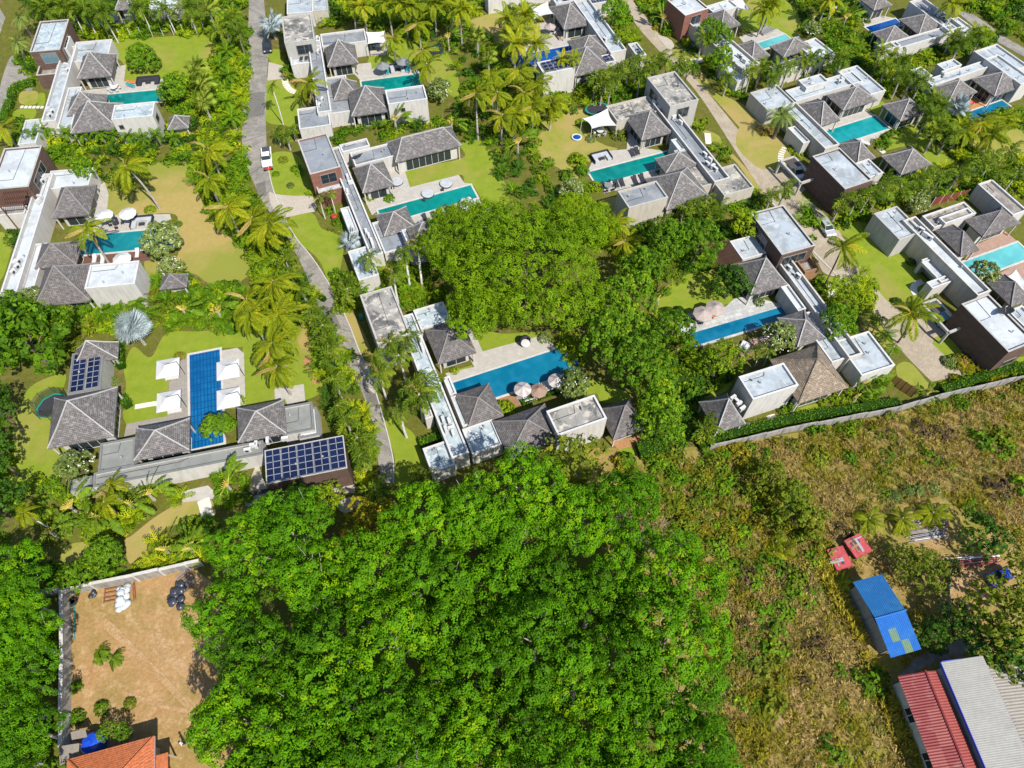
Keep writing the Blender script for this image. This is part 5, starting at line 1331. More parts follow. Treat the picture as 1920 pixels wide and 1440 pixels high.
for p, q in ((C[0],R0),(C[1],R1),(C[2],R1),(C[3],R0),(R0,R1)): b.tube([tuple(p-o+[0,0,.1]), tuple(q-o+[0,0,.1])], .13, 6)
b.build('hip_ridge', MT['tile'], oh, (0, 0, 0))
b = MB()
for i in range(4): p, q = C[i]-o, C[(i+1) % 4]-o; b.tube([tuple(p-[0,0,.06]), tuple(q-[0,0,.06])], .10, 4)
b.build('fascia', MT['tile_edge'], oh, (0, 0, 0))
b = MB(); b.prism([tuple((W3(x, y, 0)-o)[:2]) for x, y in ((x0+.7,y0+.7),(x1-.7,y0+.7),(x1-.7,y1-.7),(x0+.7,y1-.7))], 0, 3.2, top=False); b.build('wall', MT['cream'], oh, (0, 0, 0))
b = MB(); q = W3(x1+.55, y1-3.4, 2.7)-o; b.box(tuple(q), (1.3, 3.0, .16), math.atan2(e1[1], e1[0])); b.build('porch_roof', MT['tile'], oh, (0, 0, 0))
b = MB()
for dy in (-1.3, 1.3): q = W3(x1+1.05, y1-3.4+dy, 1.3)-o; b.box(tuple(q), (.15, .15, 2.6), 0)
b.build('porch_post', MT['cream'], oh, (0, 0, 0))
q = G(D0(565,1290), 1.4); t = empty('water_tank', (q[0], q[1], 0), 0, 'round blue plastic water tank beside the orange tiled roof', 'water tank')
b = MB(); b.lathe([(1.1, .25), (1.22, .5), (1.22, 1.5), (1.0, 1.85), (.4, 2.05), (.3, 2.05)], n=16); b.build('tank_body', MT['blue_plastic'], t)
b = MB(); b.lathe([(.3, 2.05), (.3, 2.14)], n=12); b.build('lid', MT['blue_plastic'], t)
b = MB(); b.lathe([(1.25, 0), (1.25, .25)], n=12); b.build('plinth', MT['concrete'], t)
def leanto(fn, s, z, m, label, name, ribs=6):
    P = [np.array([*G(p, z), z]) for p in pts(fn, s)]; o = np.array([*np.mean(P, axis=0)[:2], 0]); e = empty(name, tuple(o), 0, label, 'shelter')
    corr(e, o, P[0], P[1], P[2]+[0, 0, .3], P[3]+[0, 0, .3], 1, 3, ribs, m)
    for p in P: b = MB(); q = p-(p-np.array([*o[:2], p[2]]))*.06-o; b.box((q[0], q[1], z/2-.05), (.1, .1, z-.1)); b.build('post', MT['rust'], e, (0, 0, 0))
leanto(D0, '365,1425 480,1385 495,1290 370,1308', 2.3, 'brown_tin', 'lean-to of weathered brown sheets at the end of the lot wall', 'tin_lean_to')
leanto(D0, '440,1268 535,1250 530,1200 440,1222', 1.9, 'brown_tin', 'small brown sheet shelter behind the blue tank', 'sheet_shelter')

# ---- boundary walls of concrete panels
def panel_wall(fn, s, h, label, m='concrete', L=3.0, t=.16, cap=True, name='boundary_wall', pm=None):
    P = [G(p) for p in pts(fn, s)]; o = np.mean(P, axis=0); e = empty(name, (o[0], o[1], 0), 0, label, 'wall', 'boundary walls')
    z = 0; k = 0
    for i in range(len(P)-1):
        d = P[i+1]-P[i]; Ln = np.linalg.norm(d); n = max(1, int(round(Ln/L))); tt = d/Ln; rz = math.atan2(tt[1], tt[0])
        for j in range(n):
            c = P[i]+d*(j+.5)/n-o; hh = h+.09*((k*7) % 3); k += 1; w = Ln/n
            b = MB(); b.box((0, 0, 0), (w-.22, t*.6, hh)); q = link('wall_panel', b.mesh('wall_panel', MT[m]), e, (c[0], c[1], hh/2)); q.rotation_euler = (0, 0, rz)
            b = MB(); b.box((0, 0, 0), (.24, t*1.5, hh+.06)); q = link('wall_post', b.mesh('wall_post', MT[pm or m]), e, (c[0]-tt[0]*w/2, c[1]-tt[1]*w/2, hh/2+.03)); q.rotation_euler = (0, 0, rz)
            if cap: b = MB(); b.box((0, 0, 0), (w-.23, t*1.4, .1)); q = link('wall_coping', b.mesh('wall_coping', MT[pm or m]), e, (c[0], c[1], hh+.052)); q.rotation_euler = (0, 0, rz)
panel_wall(X1, '1330,843 1400,829 1465,813 1560,795 1680,772 1753,750 1925,711 2050,680', 1.35, 'weathered grey panel wall between the villas and the dry meadow', L=2.8)
panel_wall(D0, '427,372 438,800 433,1120 429,1330', 2.1, 'pale panel wall along the left side of the bare lot', 'palegrey', 4.2, .3, pm='white')
panel_wall(D0, '430,378 600,338 860,287 1170,216 1260,196', 1.9, 'stepped pale panel wall across the top of the bare lot', 'concrete', 4.0, .28, pm='white')
panel_wall(D0, '250,395 300,383 418,362', 1.7, 'short wall stub running left from the bare lot corner', 'concrete', 4.0, .28)
panel_wall(E4, '-20,560 40,360 80,260', 2.2, 'white boundary wall at the upper left corner', 'white', 3.0, .2)
def fence(fn, s, h, n, label, pm, m, zb=.1, name='fence', slat=True):
    a, c = [G(p) for p in pts(fn, s)]; o = (a+c)/2; e = empty(name, (o[0], o[1], 0), 0, label, 'fence', 'garden fences'); d = c-a; rz = math.atan2(d[1], d[0]); L = np.linalg.norm(d)
    for i in range(n+1):
        p = a+d*i/n-o; b = MB(); b.box((0, 0, h/2+.05), (.1, .1, h+.1)); q = link('post', b.mesh('post', MT[pm]), e, (p[0], p[1], 0)); q.rotation_euler = (0, 0, rz)
        if i < n and m:
            p = a+d*(i+.5)/n-o; b = MB(); b.box((0, 0, h/2+zb/2), (L/n-.12, .05, h-zb)); q = link('fence_panel', b.mesh('fence_panel', MT[m]), e, (p[0], p[1], 0)); q.rotation_euler = (0, 0, rz)
fence(B3, '1215,265 1470,205', 2.0, 4, 'red brown fence panels between white posts behind the gravel roofs', 'whitemetal', 'fence_red')
fence(E0, '575,850 790,985', 2.2, 4, 'golden timber screen at the end of the stained low roof', 'wood_brown', 'screen_wood')
fence(A0, '830,300 1540,245', 2.2, 9, 'row of thin white fence posts along the upper hedge', 'whitemetal', None)
fence(C1, '715,20 790,190', 1.8, 5, 'dark panel fence beside the lane palms', 'midmetal', 'grey')
fence(C1, '235,1335 430,1290', 1.2, 4, 'dark slatted gate beside the garage', 'darkmetal', 'dark')

# ---- vehicles
def car(p, rz, kind, m, label, z=0.0, group='parked vehicles', name='parked_car', L=4.4, Wd=1.78, h=1.5):
    q = G(p, z+h*.6); e = empty(name, (q[0], q[1], z), rz, label, 'pickup' if kind == 'pickup' else 'car', group)
    hw = Wd/2
    def loft(prof, w0, w1=None):
        b = MB(); n = len(prof)
        rows = [[(x, s*(w0 if zz < .95 else (w1 or w0)), zz) for x, zz in prof] for s in (-1, 1)]
        b.face(rows[0][::-1]); b.face(rows[1])
        for i in range(n): j = (i+1) % n; b.face([rows[0][i], rows[0][j], rows[1][j], rows[1][i]])
        return b
    l = L/2
    loft([(-l, .38), (-l+.08, .85), (-l+.5, .96), (l-1.0, .94), (l-.25, .82), (l, .6), (l-.02, .36)], hw).build('body', MT[m], e)
    if kind == 'pickup': cab = [(-.35, .95), (-.2, 1.62), (.9, 1.66), (1.5, .95)]
    else: cab = [(-l+.25, .95), (-l+.75, h-.04), (.35, h), (1.15, .94)]
    loft(cab, hw*.93, hw*.74).build('cabin', MT[m], e)
    x0, x1, x2, x3 = [c[0] for c in cab]; zt = cab[2][1]
    def pane(P, nm): b = MB(); b.face(P); b.build(nm, MT['glass'], e)
    ww = hw*.70
    lerp = lambda a, b, t: a*(1-t)+b*t
    pane([(lerp(x3,x2,.12)+.03, -hw*.85, lerp(.95,zt,.12)+.02), (lerp(x3,x2,.12)+.03, hw*.85, lerp(.95,zt,.12)+.02), (lerp(x3,x2,.9)+.03, ww, lerp(.95,zt,.9)+.02), (lerp(x3,x2,.9)+.03, -ww, lerp(.95,zt,.9)+.02)], 'windscreen')
    pane([(lerp(x0,x1,.15)-.03, hw*.84, lerp(.95,zt,.15)+.02), (lerp(x0,x1,.15)-.03, -hw*.84, lerp(.95,zt,.15)+.02), (lerp(x0,x1,.85)-.03, -ww, lerp(.95,zt,.85)+.02), (lerp(x0,x1,.85)-.03, ww, lerp(.95,zt,.85)+.02)], 'rear_window')
    for s in (-1, 1):
        pane([(x0+.25, s*(hw*.91+.01), 1.02), (x3-.3, s*(hw*.91+.01), 1.02), (x2-.05, s*(hw*.76+.01), zt-.1), (x1+.05, s*(hw*.76+.01), zt-.1)][::s], 'side_window')
        b = MB(); b.box((l-.1, s*hw*.72, .7), (.18, .34, .14)); b.build('headlight', MT['whitemetal'], e)
        b = MB(); b.box((-l+.03, s*hw*.78, .75), (.1, .26, .16)); b.build('tail_light', MT['red'], e)
        for x in (-l*.62, l*.62):
            b = MB(); b.tube([(x, s*(hw-.2), .34), (x, s*(hw+.01), .34)], .34, 12); w = b.build('wheel', MT['tyre'], e)
            b = MB(); b.tube([(x, s*(hw+.005), .34), (x, s*(hw+.02), .34)], .2, 10); b.build('rim', MT['midmetal'], w)
    if kind == 'pickup': b = MB(); b.box((-l+1.05, 0, .985), (1.75, Wd*.8, .03)); b.build('load_bed', MT['cloth_dark'], e)
la_dir = dirang((497, 265), (500, 312))
car((499,291), la_dir, 'pickup', 'car_white', 'white pickup parked on the lane with its nose towards the viewer', L=5.2, Wd=1.85, h=1.6)
car(A0(855,140), 5.6, 'car', 'car_dark', 'black car by the house cut by the top edge')
car(B3(440,415), dirang(B3(400,350), B3(480,470)), 'car', 'car_silver', 'silver car parked under trees at the fork of the drive')
car(B3(1280,1085), dirang(B3(1250,1040), B3(1330,1130))+3.14, 'car', 'car_teal', 'teal car under the open carport at the right')
car(A3(215,1280), dirang(A3(190,1240), A3(250,1330)), 'car', 'car_silver', 'grey car under the carport by the brown tower')
car(A1(82,335), la_dir, 'car', 'car_dark', 'dark car in the shade under the silver palm by the lane')
car(D1(1745,722), .4, 'pickup', 'blue_plastic', 'small blue and white loaded pickup in the dirt yard', L=3.6, Wd=1.6, h=1.4)
def scooter(p, rz, m, label):
    q = G(p, .4); e = empty('scooter', (q[0], q[1], 0), rz, label, 'scooter')
    for x in (-.6, .6): b = MB(); b.tube([(x, -.06, .28), (x, .06, .28)], .28, 12); b.build('wheel', MT['tyre'], e)
    b = MB(); b.tube([(-.65, 0, .62), (-.2, 0, .5), (.2, 0, .3), (.45, 0, .55), (.5, 0, .95)], [.18, .2, .16, .17, .1], 8); b.build('body', MT[m], e)
    b = MB(); b.box((-.35, 0, .76), (.7, .28, .1)); b.build('seat', MT['cloth_dark'], e)
    b = MB(); b.tube([(.45, -.34, 1.02), (.5, 0, .98), (.45, .34, 1.02)], .03, 5); b.build('handlebar', MT['darkmetal'], e)
scooter(A1(92,1268), .3, 'red', 'red scooter parked behind the white pickup')

# ---- trampolines
def trampoline(p, r, n, net, label, sx=1.0, rz=0.0, z=.75):
    q = G(p, z); e = empty('trampoline', (q[0], q[1], 0), rz, label, 'trampoline', 'garden trampolines')
    ring = lambda rr, zz: [(rr*sx*math.cos(2*math.pi*k/n), rr*math.sin(2*math.pi*k/n), zz) for k in range(n)]
    b = MB(); b.face(ring(r*.86, z)); b.build('jump_mat', MT['fab_dark'], e)
    a, c = ring(r*.86, z+.02), ring(r, z+.03); b = MB()
    for k in range(n): b.face([a[k], c[k], c[(k+1) % n], a[(k+1) % n]])
    b.build('edge_pad', MT['tramp_green'], e)
    d = ring(r*.98, 0)
    for k in range(0, n, max(1, n//6)):
        b = MB(); b.tube([d[k], (d[k][0], d[k][1], 2.5 if net else z)], .035, 5); b.build('leg_pole', MT['darkmetal'], e)
    if net:
        a, c = ring(r*.98, z), ring(r*.98, 2.45); b = MB()
        for k in range(n): b.face([a[k], a[(k+1) % n], c[(k+1) % n], c[k]])
        b.build('safety_net', MT['mesh_net'], e)
trampoline(C0(385,640), 1.9, 8, True, 'netted green edged trampoline behind the big hip of the solar villa', 1.25, 1.0)
trampoline(A2(640,815), 1.9, 16, False, 'dark oval green trampoline behind the white tent canopy', 1.35, .3)
trampoline(A1(1350,385), 1.7, 12, True, 'dark netted trampoline among palms east of the grey parasols')

# ---- yard and lot things
def sackpile(p, n, r, m, label, cat, nm, seed, R_=1.0):
    rng = random.Random(seed); q = G(p, .3)
    for i in range(n):
        a = rng.uniform(0, 6.28); d = R_*math.sqrt(rng.random()); x, y = q[0]+d*math.cos(a), q[1]+1.3*d*math.sin(a); s = r*rng.uniform(.75, 1.2); zz = .05+.35*max(0, 1-d/R_)*rng.random()*2
        e = empty(nm, (x, y, zz), rng.uniform(0, 6.28), label, cat, label)
        b = bmesh.new(); bmesh.ops.create_icosphere(b, subdivisions=2, radius=s)
        for v in b.verts: v.co.z = max(-s*.2, v.co.z*.65)+s*.2; v.co *= 1+.16*math.sin(v.co.x*9/s+i)*math.cos(v.co.y*7/s)
        me = bpy.data.meshes.new('bag'); b.to_mesh(me); b.free(); me.materials.append(MT[m]); smooth_mesh(me); link('bag', me, e)
        b = MB(); b.tube([(0, 0, s*.75), (.03, 0, s*1.05)], [s*.16, s*.08], 5); b.build('knot', MT[m], e)
sackpile(D0(752,350), 6, .42, 'sack_white', 'white plastic sack in the upper white heap on the bare lot', 'sack', 'plastic_sack', 1, .6)
sackpile(D0(742,425), 8, .5, 'sack_white', 'white plastic sack in the lower white heap on the bare lot', 'sack', 'plastic_sack', 2, .75)
sackpile(D0(1080,350), 7, .48, 'sack_black', 'black rubbish bag in the dark heap at the grove edge', 'rubbish bag', 'rubbish_bag', 3, .9)
sackpile(D0(1075,425), 8, .48, 'sack_black', 'black rubbish bag in the lower dark heap at the grove edge', 'rubbish bag', 'rubbish_bag', 4, .9)
sackpile(D0(575,365), 5, .3, 'sack_black', 'small dark bag at the lot wall corner', 'rubbish bag', 'rubbish_bag', 5, .5)
def bundle(p, rz, n, L, mats, label, name, spread=.16, z=.1, seed=1, r=.05, cat='stack'):
    rng = random.Random(seed); q = G(p, z); e = empty(name, (q[0], q[1], 0), rz, label, cat, 'stacked pipes and boards')
    for i in range(n):
        l = L*rng.uniform(.75, 1.05); b = MB(); b.box((0, 0, 0), (l, r*2, r*1.5)); o = link('bar', b.mesh('bar', MT[rng.choice(mats)]), e, (rng.uniform(-.3, .3), (i-(n-1)/2)*spread, .12+r+(i % 3)*r*1.6)); o.rotation_euler = (0, 0, rng.uniform(-.05, .05))
bundle(D1(1190,345), dirang(D1(1060,360), D1(1310,330)), 11, 6.0, ('rust', 'concrete', 'fab_beige'), 'upper stack of rusty and grey boards under the sparse palms', 'board_stack', .17)
bundle(D1(1190,415), dirang(D1(1070,440), D1(1310,395)), 9, 5.6, ('concrete', 'midmetal', 'cloth_pale'), 'lower stack of pale grey pipes under the sparse palms', 'pipe_stack', .15, seed=2)
bundle(D1(1520,615), dirang(D1(1330,625), D1(1720,600)), 9, 8.5, ('trailer', 'rust', 'fab_beige', 'cloth_pale'), 'long stack of red and pale pipes below the dark tree', 'pipe_stack', .14, seed=3)
bundle(D0(825,360), dirang(D0(822,310), D0(830,410)), 3, 2.6, ('rust', 'wood_brown'), 'pair of brown boards beside the white sacks', 'board_stack', .14, seed=4)
bundle(D0(1150,285), .8, 22, 1.9, ('wood_grey', 'fab_beige', 'wood_warm'), 'heap of cut branches and broken boards at the grove edge', 'branch_heap', .12, seed=5, r=.03)
bundle(D0(458,540), dirang(D0(460,600), D0(458,480)), 1, 4.6, ('teal_paint',), 'single blue pipe lying along the lot wall', 'pipe', seed=6, cat='pipe')
bundle(D1(1405,800), dirang(D1(1400,640), D1(1412,940)), 1, 9.0, ('teal_paint',), 'single long teal pipe across the dirt yard', 'pipe', z=1.5, seed=7, cat='pipe')
q = G(D0(685,375), .2); e = empty('steel_frame', (q[0], q[1], 0), dirang(D0(645,400), D0(720,385)), 'rusty rectangular steel frame beside the white sacks', 'frame')
for y in (-.8, -.3, .3, .8): b = MB(); b.box((0, y, .2), (1.9, .12, .12)); b.build('rail', MT['rust'], e)
for x in (-.9, .9): b = MB(); b.box((x, 0, .08), (.12, 1.8, .12)); b.build('cross_bar', MT['rust'], e)
q = G(D0(445,420), .2); e = empty('tyre', (q[0], q[1], .05), 0, 'old tyre lying against the lot wall', 'tyre')
b = MB(); b.lathe([(.3, 0), (.55, .0), (.62, .12), (.55, .24), (.3, .24), (.26, .12), (.3, 0)], n=18); b.build('casing', MT['tyre'], e)
def trailer(fn, s, z, label):
    p1, p2, p3 = pts(fn, s); th = dirang(p1, p2, z); e1, e2, x0, x1, y0, y1 = fit_rect(p1, p2, p3, z, th); c = e1*(x0+x1)/2+e2*(y0+y1)/2
    e = empty('red_trailer', (c[0], c[1], 0), math.atan2(e1[1], e1[0]), label, 'trailer', 'red sheet covered trailers'); w, d = x1-x0, y1-y0
    b = MB(); b.box((0, 0, z-.08), (w, d, .12)); b.build('flat_bed', MT['trailer'], e)
    for y in (-1, 1): b = MB(); b.box((0, y*(d/2+.03), z-.16), (w, .05, .34)); b.build('side_board', MT['trailer'], e)
    for x in (-1, 1): b = MB(); b.box((x*(w/2+.03), 0, z-.165), (.05, d, .33)); b.build('end_board', MT['trailer'], e)
    for x in (-.28, .28):
        for y in (-1, 1): b = MB(); b.tube([(x*w, y*(d/2-.3), .35), (x*w, y*(d/2-.1), .35)], .35, 12); b.build('wheel', MT['tyre'], e)
    b = MB(); b.box((0, 0, .62), (w*.9, .9, .2)); b.build('chassis', MT['darkmetal'], e)
    rng = random.Random(int(p1[0]))
    for i in range(7):
        l = rng.uniform(.7, 2.0); t = empty('plank', (0, 0, 0), 0, 'loose plank or tile lying on the '+label, 'plank', 'loose boards on the '+label)
        off = e1*rng.uniform(-w*.3, w*.3)+e2*rng.uniform(-d*.38, d*.38); t.location = (c[0]+off[0], c[1]+off[1], z); t.rotation_euler = (0, 0, e.rotation_euler[2]+rng.choice((0, .1, 1.5)))
        b = MB(); b.box((0, 0, .03+.002*i), (l, rng.uniform(.12, .35), .05)); b.build('board', MT[rng.choice(('cloth_dark', 'concrete', 'wood_warm', 'midmetal'))], t)
trailer(D1, '665,585 780,530 690,402', 1.3, 'upper faded red trailer in the meadow')
trailer(D1, '520,672 640,640 555,496', 1.2, 'lower faded red trailer in the meadow')
# pots, bins, small garden things
def pot(p, m, label, r=.4, h=.7, z=.1, group='garden pots'):
    q = G(p, z+h*.5); e = empty('plant_pot', (q[0], q[1], z), 0, label, 'pot', group)
    b = MB(); b.lathe([(r*.55, 0), (r, h*.5), (r*.9, h*.85), (r*.7, h), (r*.6, h), (r*.6, h*.8)], n=16); b.build('vessel', MT[m], e)
    b = MB(); b.lathe([(r*.6, h*.8), (r*.6, h*.82)], n=12); b.build('soil', MT['bark'], e)
pot(B1(588,348), 'red', 'glossy red round pot at the gravel garden corner', .55, .9)
pot(B0(1230,395), 'teal_paint', 'pale teal glazed pot at the end of the left villa terrace', .5, .8)
q = G(B1(790,1098), .5); e = empty('wheeled_bin', (q[0], q[1], 0), .2, 'green wheeled bin against the stained tower', 'bin')
b = MB(); b.box((0, 0, .5), (.55, .6, .95)); b.build('bin_body', MT['tramp_green'], e); b = MB(); b.box((0, .02, 1.0), (.6, .68, .07)); b.build('lid', MT['tramp_green'], e)
for x in (-.24, .24): b = MB(); b.tube([(x-.03, .32, .12), (x+.03, .32, .12)], .12, 10); b.build('wheel', MT['tyre'], e)
q = G(A2(485,1030), .2); e = empty('paddling_pool', (q[0], q[1], .03), 0, 'small blue and white paddling pool on the tent lawn', 'paddling pool')
b = MB(); b.lathe([(.75, 0), (1.0, .15), (1.0, .3), (.8, .32), (.75, .2)], n=18); b.build('rim', MT['fab_white'], e); b = MB(); b.lathe([(.76, .2), (.76, .215)], n=18); b.build('water', MT['w_deep'], e)
q = G(B1(1585,250), .6); e = empty('inflatable_daybed', (q[0], q[1], .12), dirang(B1(915,297), B1(1612,108)), 'white inflatable daybed with a curved hood beside the long pool', 'daybed')
for i, (x, y, r, zz) in enumerate(((-.9, .2, .75, .45), (-.35, .95, .6, .5), (.6, .9, .6, .5), (1.1, .1, .55, .45))):
    b = bmesh.new(); bmesh.ops.create_icosphere(b, subdivisions=3, radius=r); me = bpy.data.meshes.new('cushion')
    for v in b.verts: v.co.z *= .8
    b.to_mesh(me); b.free(); me.materials.append(MT['fab_white']); smooth_mesh(me); link('cushion', me, e, (x, y, zz))
b = MB(); b.box((.1, -.1, .25), (2.6, 2.0, .4)); b.build('mattress', MT['fab_white'], e)
q = G(C2(900,335), .6); e = empty('egg_chair', (q[0], q[1], .12), .4, 'dark egg chair with a white cushion at the bare terrace', 'chair')
b = bmesh.new(); bmesh.ops.create_uvsphere(b, u_segments=16, v_segments=10, radius=.95)
bmesh.ops.delete(b, geom=[v for v in b.verts if v.co.y < -.35 and v.co.z > -.3], context='VERTS'); me = bpy.data.meshes.new('shell'); b.to_mesh(me); b.free(); me.materials.append(MT['fab_dark']); smooth_mesh(me); link('shell', me, e, (0, .15, .95))
b = MB(); b.lathe([(.55, .35), (.75, .5), (.7, .62), (.3, .64)], n=16); b.build('seat_cushion', MT['fab_white'], e)
stepstones(pts(A1, '215,592 225,640 260,680 300,695'), 9, (1.3, .45), 'curved row of pale stepping stones on the lane lawn')
stepstones(pts(C0, '1015,652 1080,640 1175,625'), 5, (.8, .7), 'pale stepping stones between leaf shaped bush and parasol')
stepstones(pts(E2, '1830,275 1850,340 1870,430'), 9, (1.6, .5), 'white stepping stones below the white entrance paving')
stepstones(pts(B3, '1110,930 1085,890 1105,850 1160,830'), 9, (1.1, .45), 'curved stepping stones to the white entrance box')
stepstones(pts(B3, '470,960 480,900 445,840'), 8, (1.1, .45), 'curved stepping stones in the bed of the beige drive')
stepstones(pts(A3, '140,1270 95,1220 95,1150 130,1105'), 10, (1.1, .45), 'curved stepping stones beside the turquoise pool villa')
stepstones(pts(A3, '830,1115 870,1145'), 4, (1.0, .5), 'short stepping stones to the lawn pavilion')
stepstones(pts(A0, '150,802 330,805'), 6, (.75, .6), 'pale stepping stones across the small clipped front lawn')
stepstones(pts(A2, '1300,470 1450,445'), 8, (1.6, .5), 'stepping stones across the lawn beside the drive')
stepstones(pts(A2, '1475,1080 1465,1000'), 7, (1.2, .45), 'stepping stones to the cream villa entrance')
for x, y in ((755,975),(805,960),(990,897)): stepstones([C3(x-14, y+4), C3(x+14, y-4)], 1, (1.2, 1.3), 'single concrete slab on the grass strip below the white block')
# person standing on the bare lot
def person(p, rz, label):
    q = G(p, .9); e = empty('person', (q[0], q[1], .0), rz, label, 'person')
    me = bpy.data.meshes.new('body'); J = [(0,0,.95),(0,0,1.2),(0,.02,1.42),(0,.02,1.52),(0,.03,1.62),(0,.03,1.72), (.19,0,1.40),(.27,.04,1.12),(.24,.2,.92),(.23,.26,.84), (-.19,0,1.40),(-.27,.02,1.12),(-.28,.12,.88),(-.28,.14,.79), (.1,0,.88),(.12,.08,.5),(.12,0,.08),(.12,.16,.04), (-.1,0,.88),(-.12,-.04,.5),(-.12,-.1,.08),(-.12,.06,.04)]
    E = [(0,1),(1,2),(2,3),(3,4),(4,5),(2,6),(6,7),(7,8),(8,9),(2,10),(10,11),(11,12),(12,13),(0,14),(14,15),(15,16),(16,17),(0,18),(18,19),(19,20),(20,21)]
    Rr = [.15,.15,.13,.06,.10,.08,.07,.05,.04,.045,.07,.05,.04,.045,.10,.07,.05,.045,.10,.07,.05,.045]
    me.from_pydata(J, E, []); o = link('body', me, e); me.materials.append(MT['cloth_pale'])
    md = o.modifiers.new('skin', 'SKIN'); o.modifiers.new('sub', 'SUBSURF').levels = 1
    for v, r in zip(me.skin_vertices[0].data, Rr): v.radius = (r, r*.85)
    me.skin_vertices[0].data[0].use_root = True
    b = bmesh.new(); bmesh.ops.create_icosphere(b, subdivisions=2, radius=.135); m2 = bpy.data.meshes.new('hair'); b.to_mesh(m2); b.free(); m2.materials.append(MT['cloth_dark']); smooth_mesh(m2); link('hair', m2, e, (0, .0, 1.72))
    for s in (-1, 1): b = MB(); b.tube([(s*.1, 0, .9), (s*.12, .05*s, .5), (s*.12, -.05+.05*s, .12)], [.125, .1, .08], 8); b.build('trouser_leg', MT['cloth_dark'], e)
person(D0(1115,1285), 2.2, 'person in pale top and dark trousers standing on the bare lot')
# ---------------------------------------------------------------- plants: leaf materials and templates
MT['lf_grove'] = m_leaf('grove_leaves', (0.016, 0.058, 0.0015), (0.112, 0.285, 0.0025), (0.21, 0.36, 0.004), 0.34, jitter=.45)
MT['lf_dead'] = m_leaf('dead_brown_scrub', (0.035, 0.024, 0.014), (0.11, 0.075, 0.04), None, 0.05, 0.8)
MT['lf_green'] = m_leaf('garden_leaves', (0.01937, 0.06363, 0.002916), (0.1454, 0.2828, 0.008748), (0.3044, 0.3818, 0.01312), 0.34)
MT['lf_dark'] = m_leaf('dark_leaves', (0.01273, 0.04162, 0.003645), (0.06365, 0.1496, 0.008748), None, 0.18)
MT['lf_lime'] = m_leaf('lime_leaves', (0.04842, 0.106, 0.003645), (0.2767, 0.3818, 0.008748), (0.4981, 0.4806, 0.01458), 0.34)
MT['lf_olive'] = m_leaf('olive_leaves', (0.03819, 0.06503, 0.005832), (0.191, 0.2406, 0.01458), (0.3182, 0.2991, 0.03645), 0.34)
MT['lf_rain'] = m_leaf('rain_tree_leaves', (0.055, 0.12, 0.002), (0.225, 0.365, 0.005), (0.31, 0.37, 0.012), 0.36)
MT['lf_grey'] = m_leaf('grey_green_leaves', (0.03819, 0.06503, 0.01458), (0.1655, 0.2211, 0.05103), (0.3819, 0.4162, 0.1604), 0.15)
MT['lf_coco'] = m_leaf('coconut_fronds', (0.05728, 0.09751, 0.003645), (0.2546, 0.3056, 0.008748), (0.4583, 0.3902, 0.01823), 0.34, jitter=.4)
MT['lf_fox'] = m_leaf('feather_palm_fronds', (0.02546, 0.05853, 0.004374), (0.1337, 0.2146, 0.01312), (0.2546, 0.2991, 0.02187), 0.34, jitter=.6)
MT['lf_fan'] = m_leaf('fan_palm_leaves', (0.06365, 0.1105, 0.01094), (0.2546, 0.3512, 0.03281), (0.4329, 0.4683, 0.0729), 0.34)
MT['lf_trav'] = m_leaf('paddle_leaves', (0.04455, 0.09751, 0.00729), (0.1719, 0.2796, 0.01823), (0.3182, 0.3902, 0.04374), 0.34)
MT['lf_silver'] = m_leaf('silver_fan_leaves', (0.17, 0.22, 0.24), (0.40, 0.47, 0.49), (0.56, 0.62, 0.63), 0.1, 0.5, 0.2)
MT['lf_date'] = m_leaf('date_palm_fronds', (0.06365, 0.1105, 0.02187), (0.2037, 0.2861, 0.05103), (0.3565, 0.4032, 0.08748), 0.15)
MT['lf_dry'] = m_leaf('dry_scrub', (0.1298, 0.09086, 0.02596), (0.3505, 0.2531, 0.07788), (0.5192, 0.3894, 0.1558), 0.15, 0.8)
MT['lf_scrub'] = m_leaf('scrub_leaves', (0.07788, 0.07528, 0.005192), (0.2791, 0.2466, 0.01558), (0.4283, 0.3375, 0.03894), 0.25, 0.7)
MT['lf_pink'] = m_leaf('bougainvillea', (0.06365, 0.06503, 0.00729), (0.2037, 0.195, 0.01458), (0.4838, 0.1041, 0.1458), 0.15)
MT['lf_autumn'] = m_leaf('yellow_brown_leaves', (0.07638, 0.06503, 0.005832), (0.331, 0.3121, 0.01094), (0.4583, 0.2601, 0.01458), 0.34)
MT['flower'] = m_plain('white_blossom', (0.75, 0.73, 0.66), 0.8)
MT['rachis'] = m_plain('yellow_rachis', (0.34, 0.28, 0.05), 0.6)
MT['trav_core'] = m_plain('traveller_fan_heart', (0.50, 0.38, 0.08), 0.6, 0.2, 0, 0.4, 3)

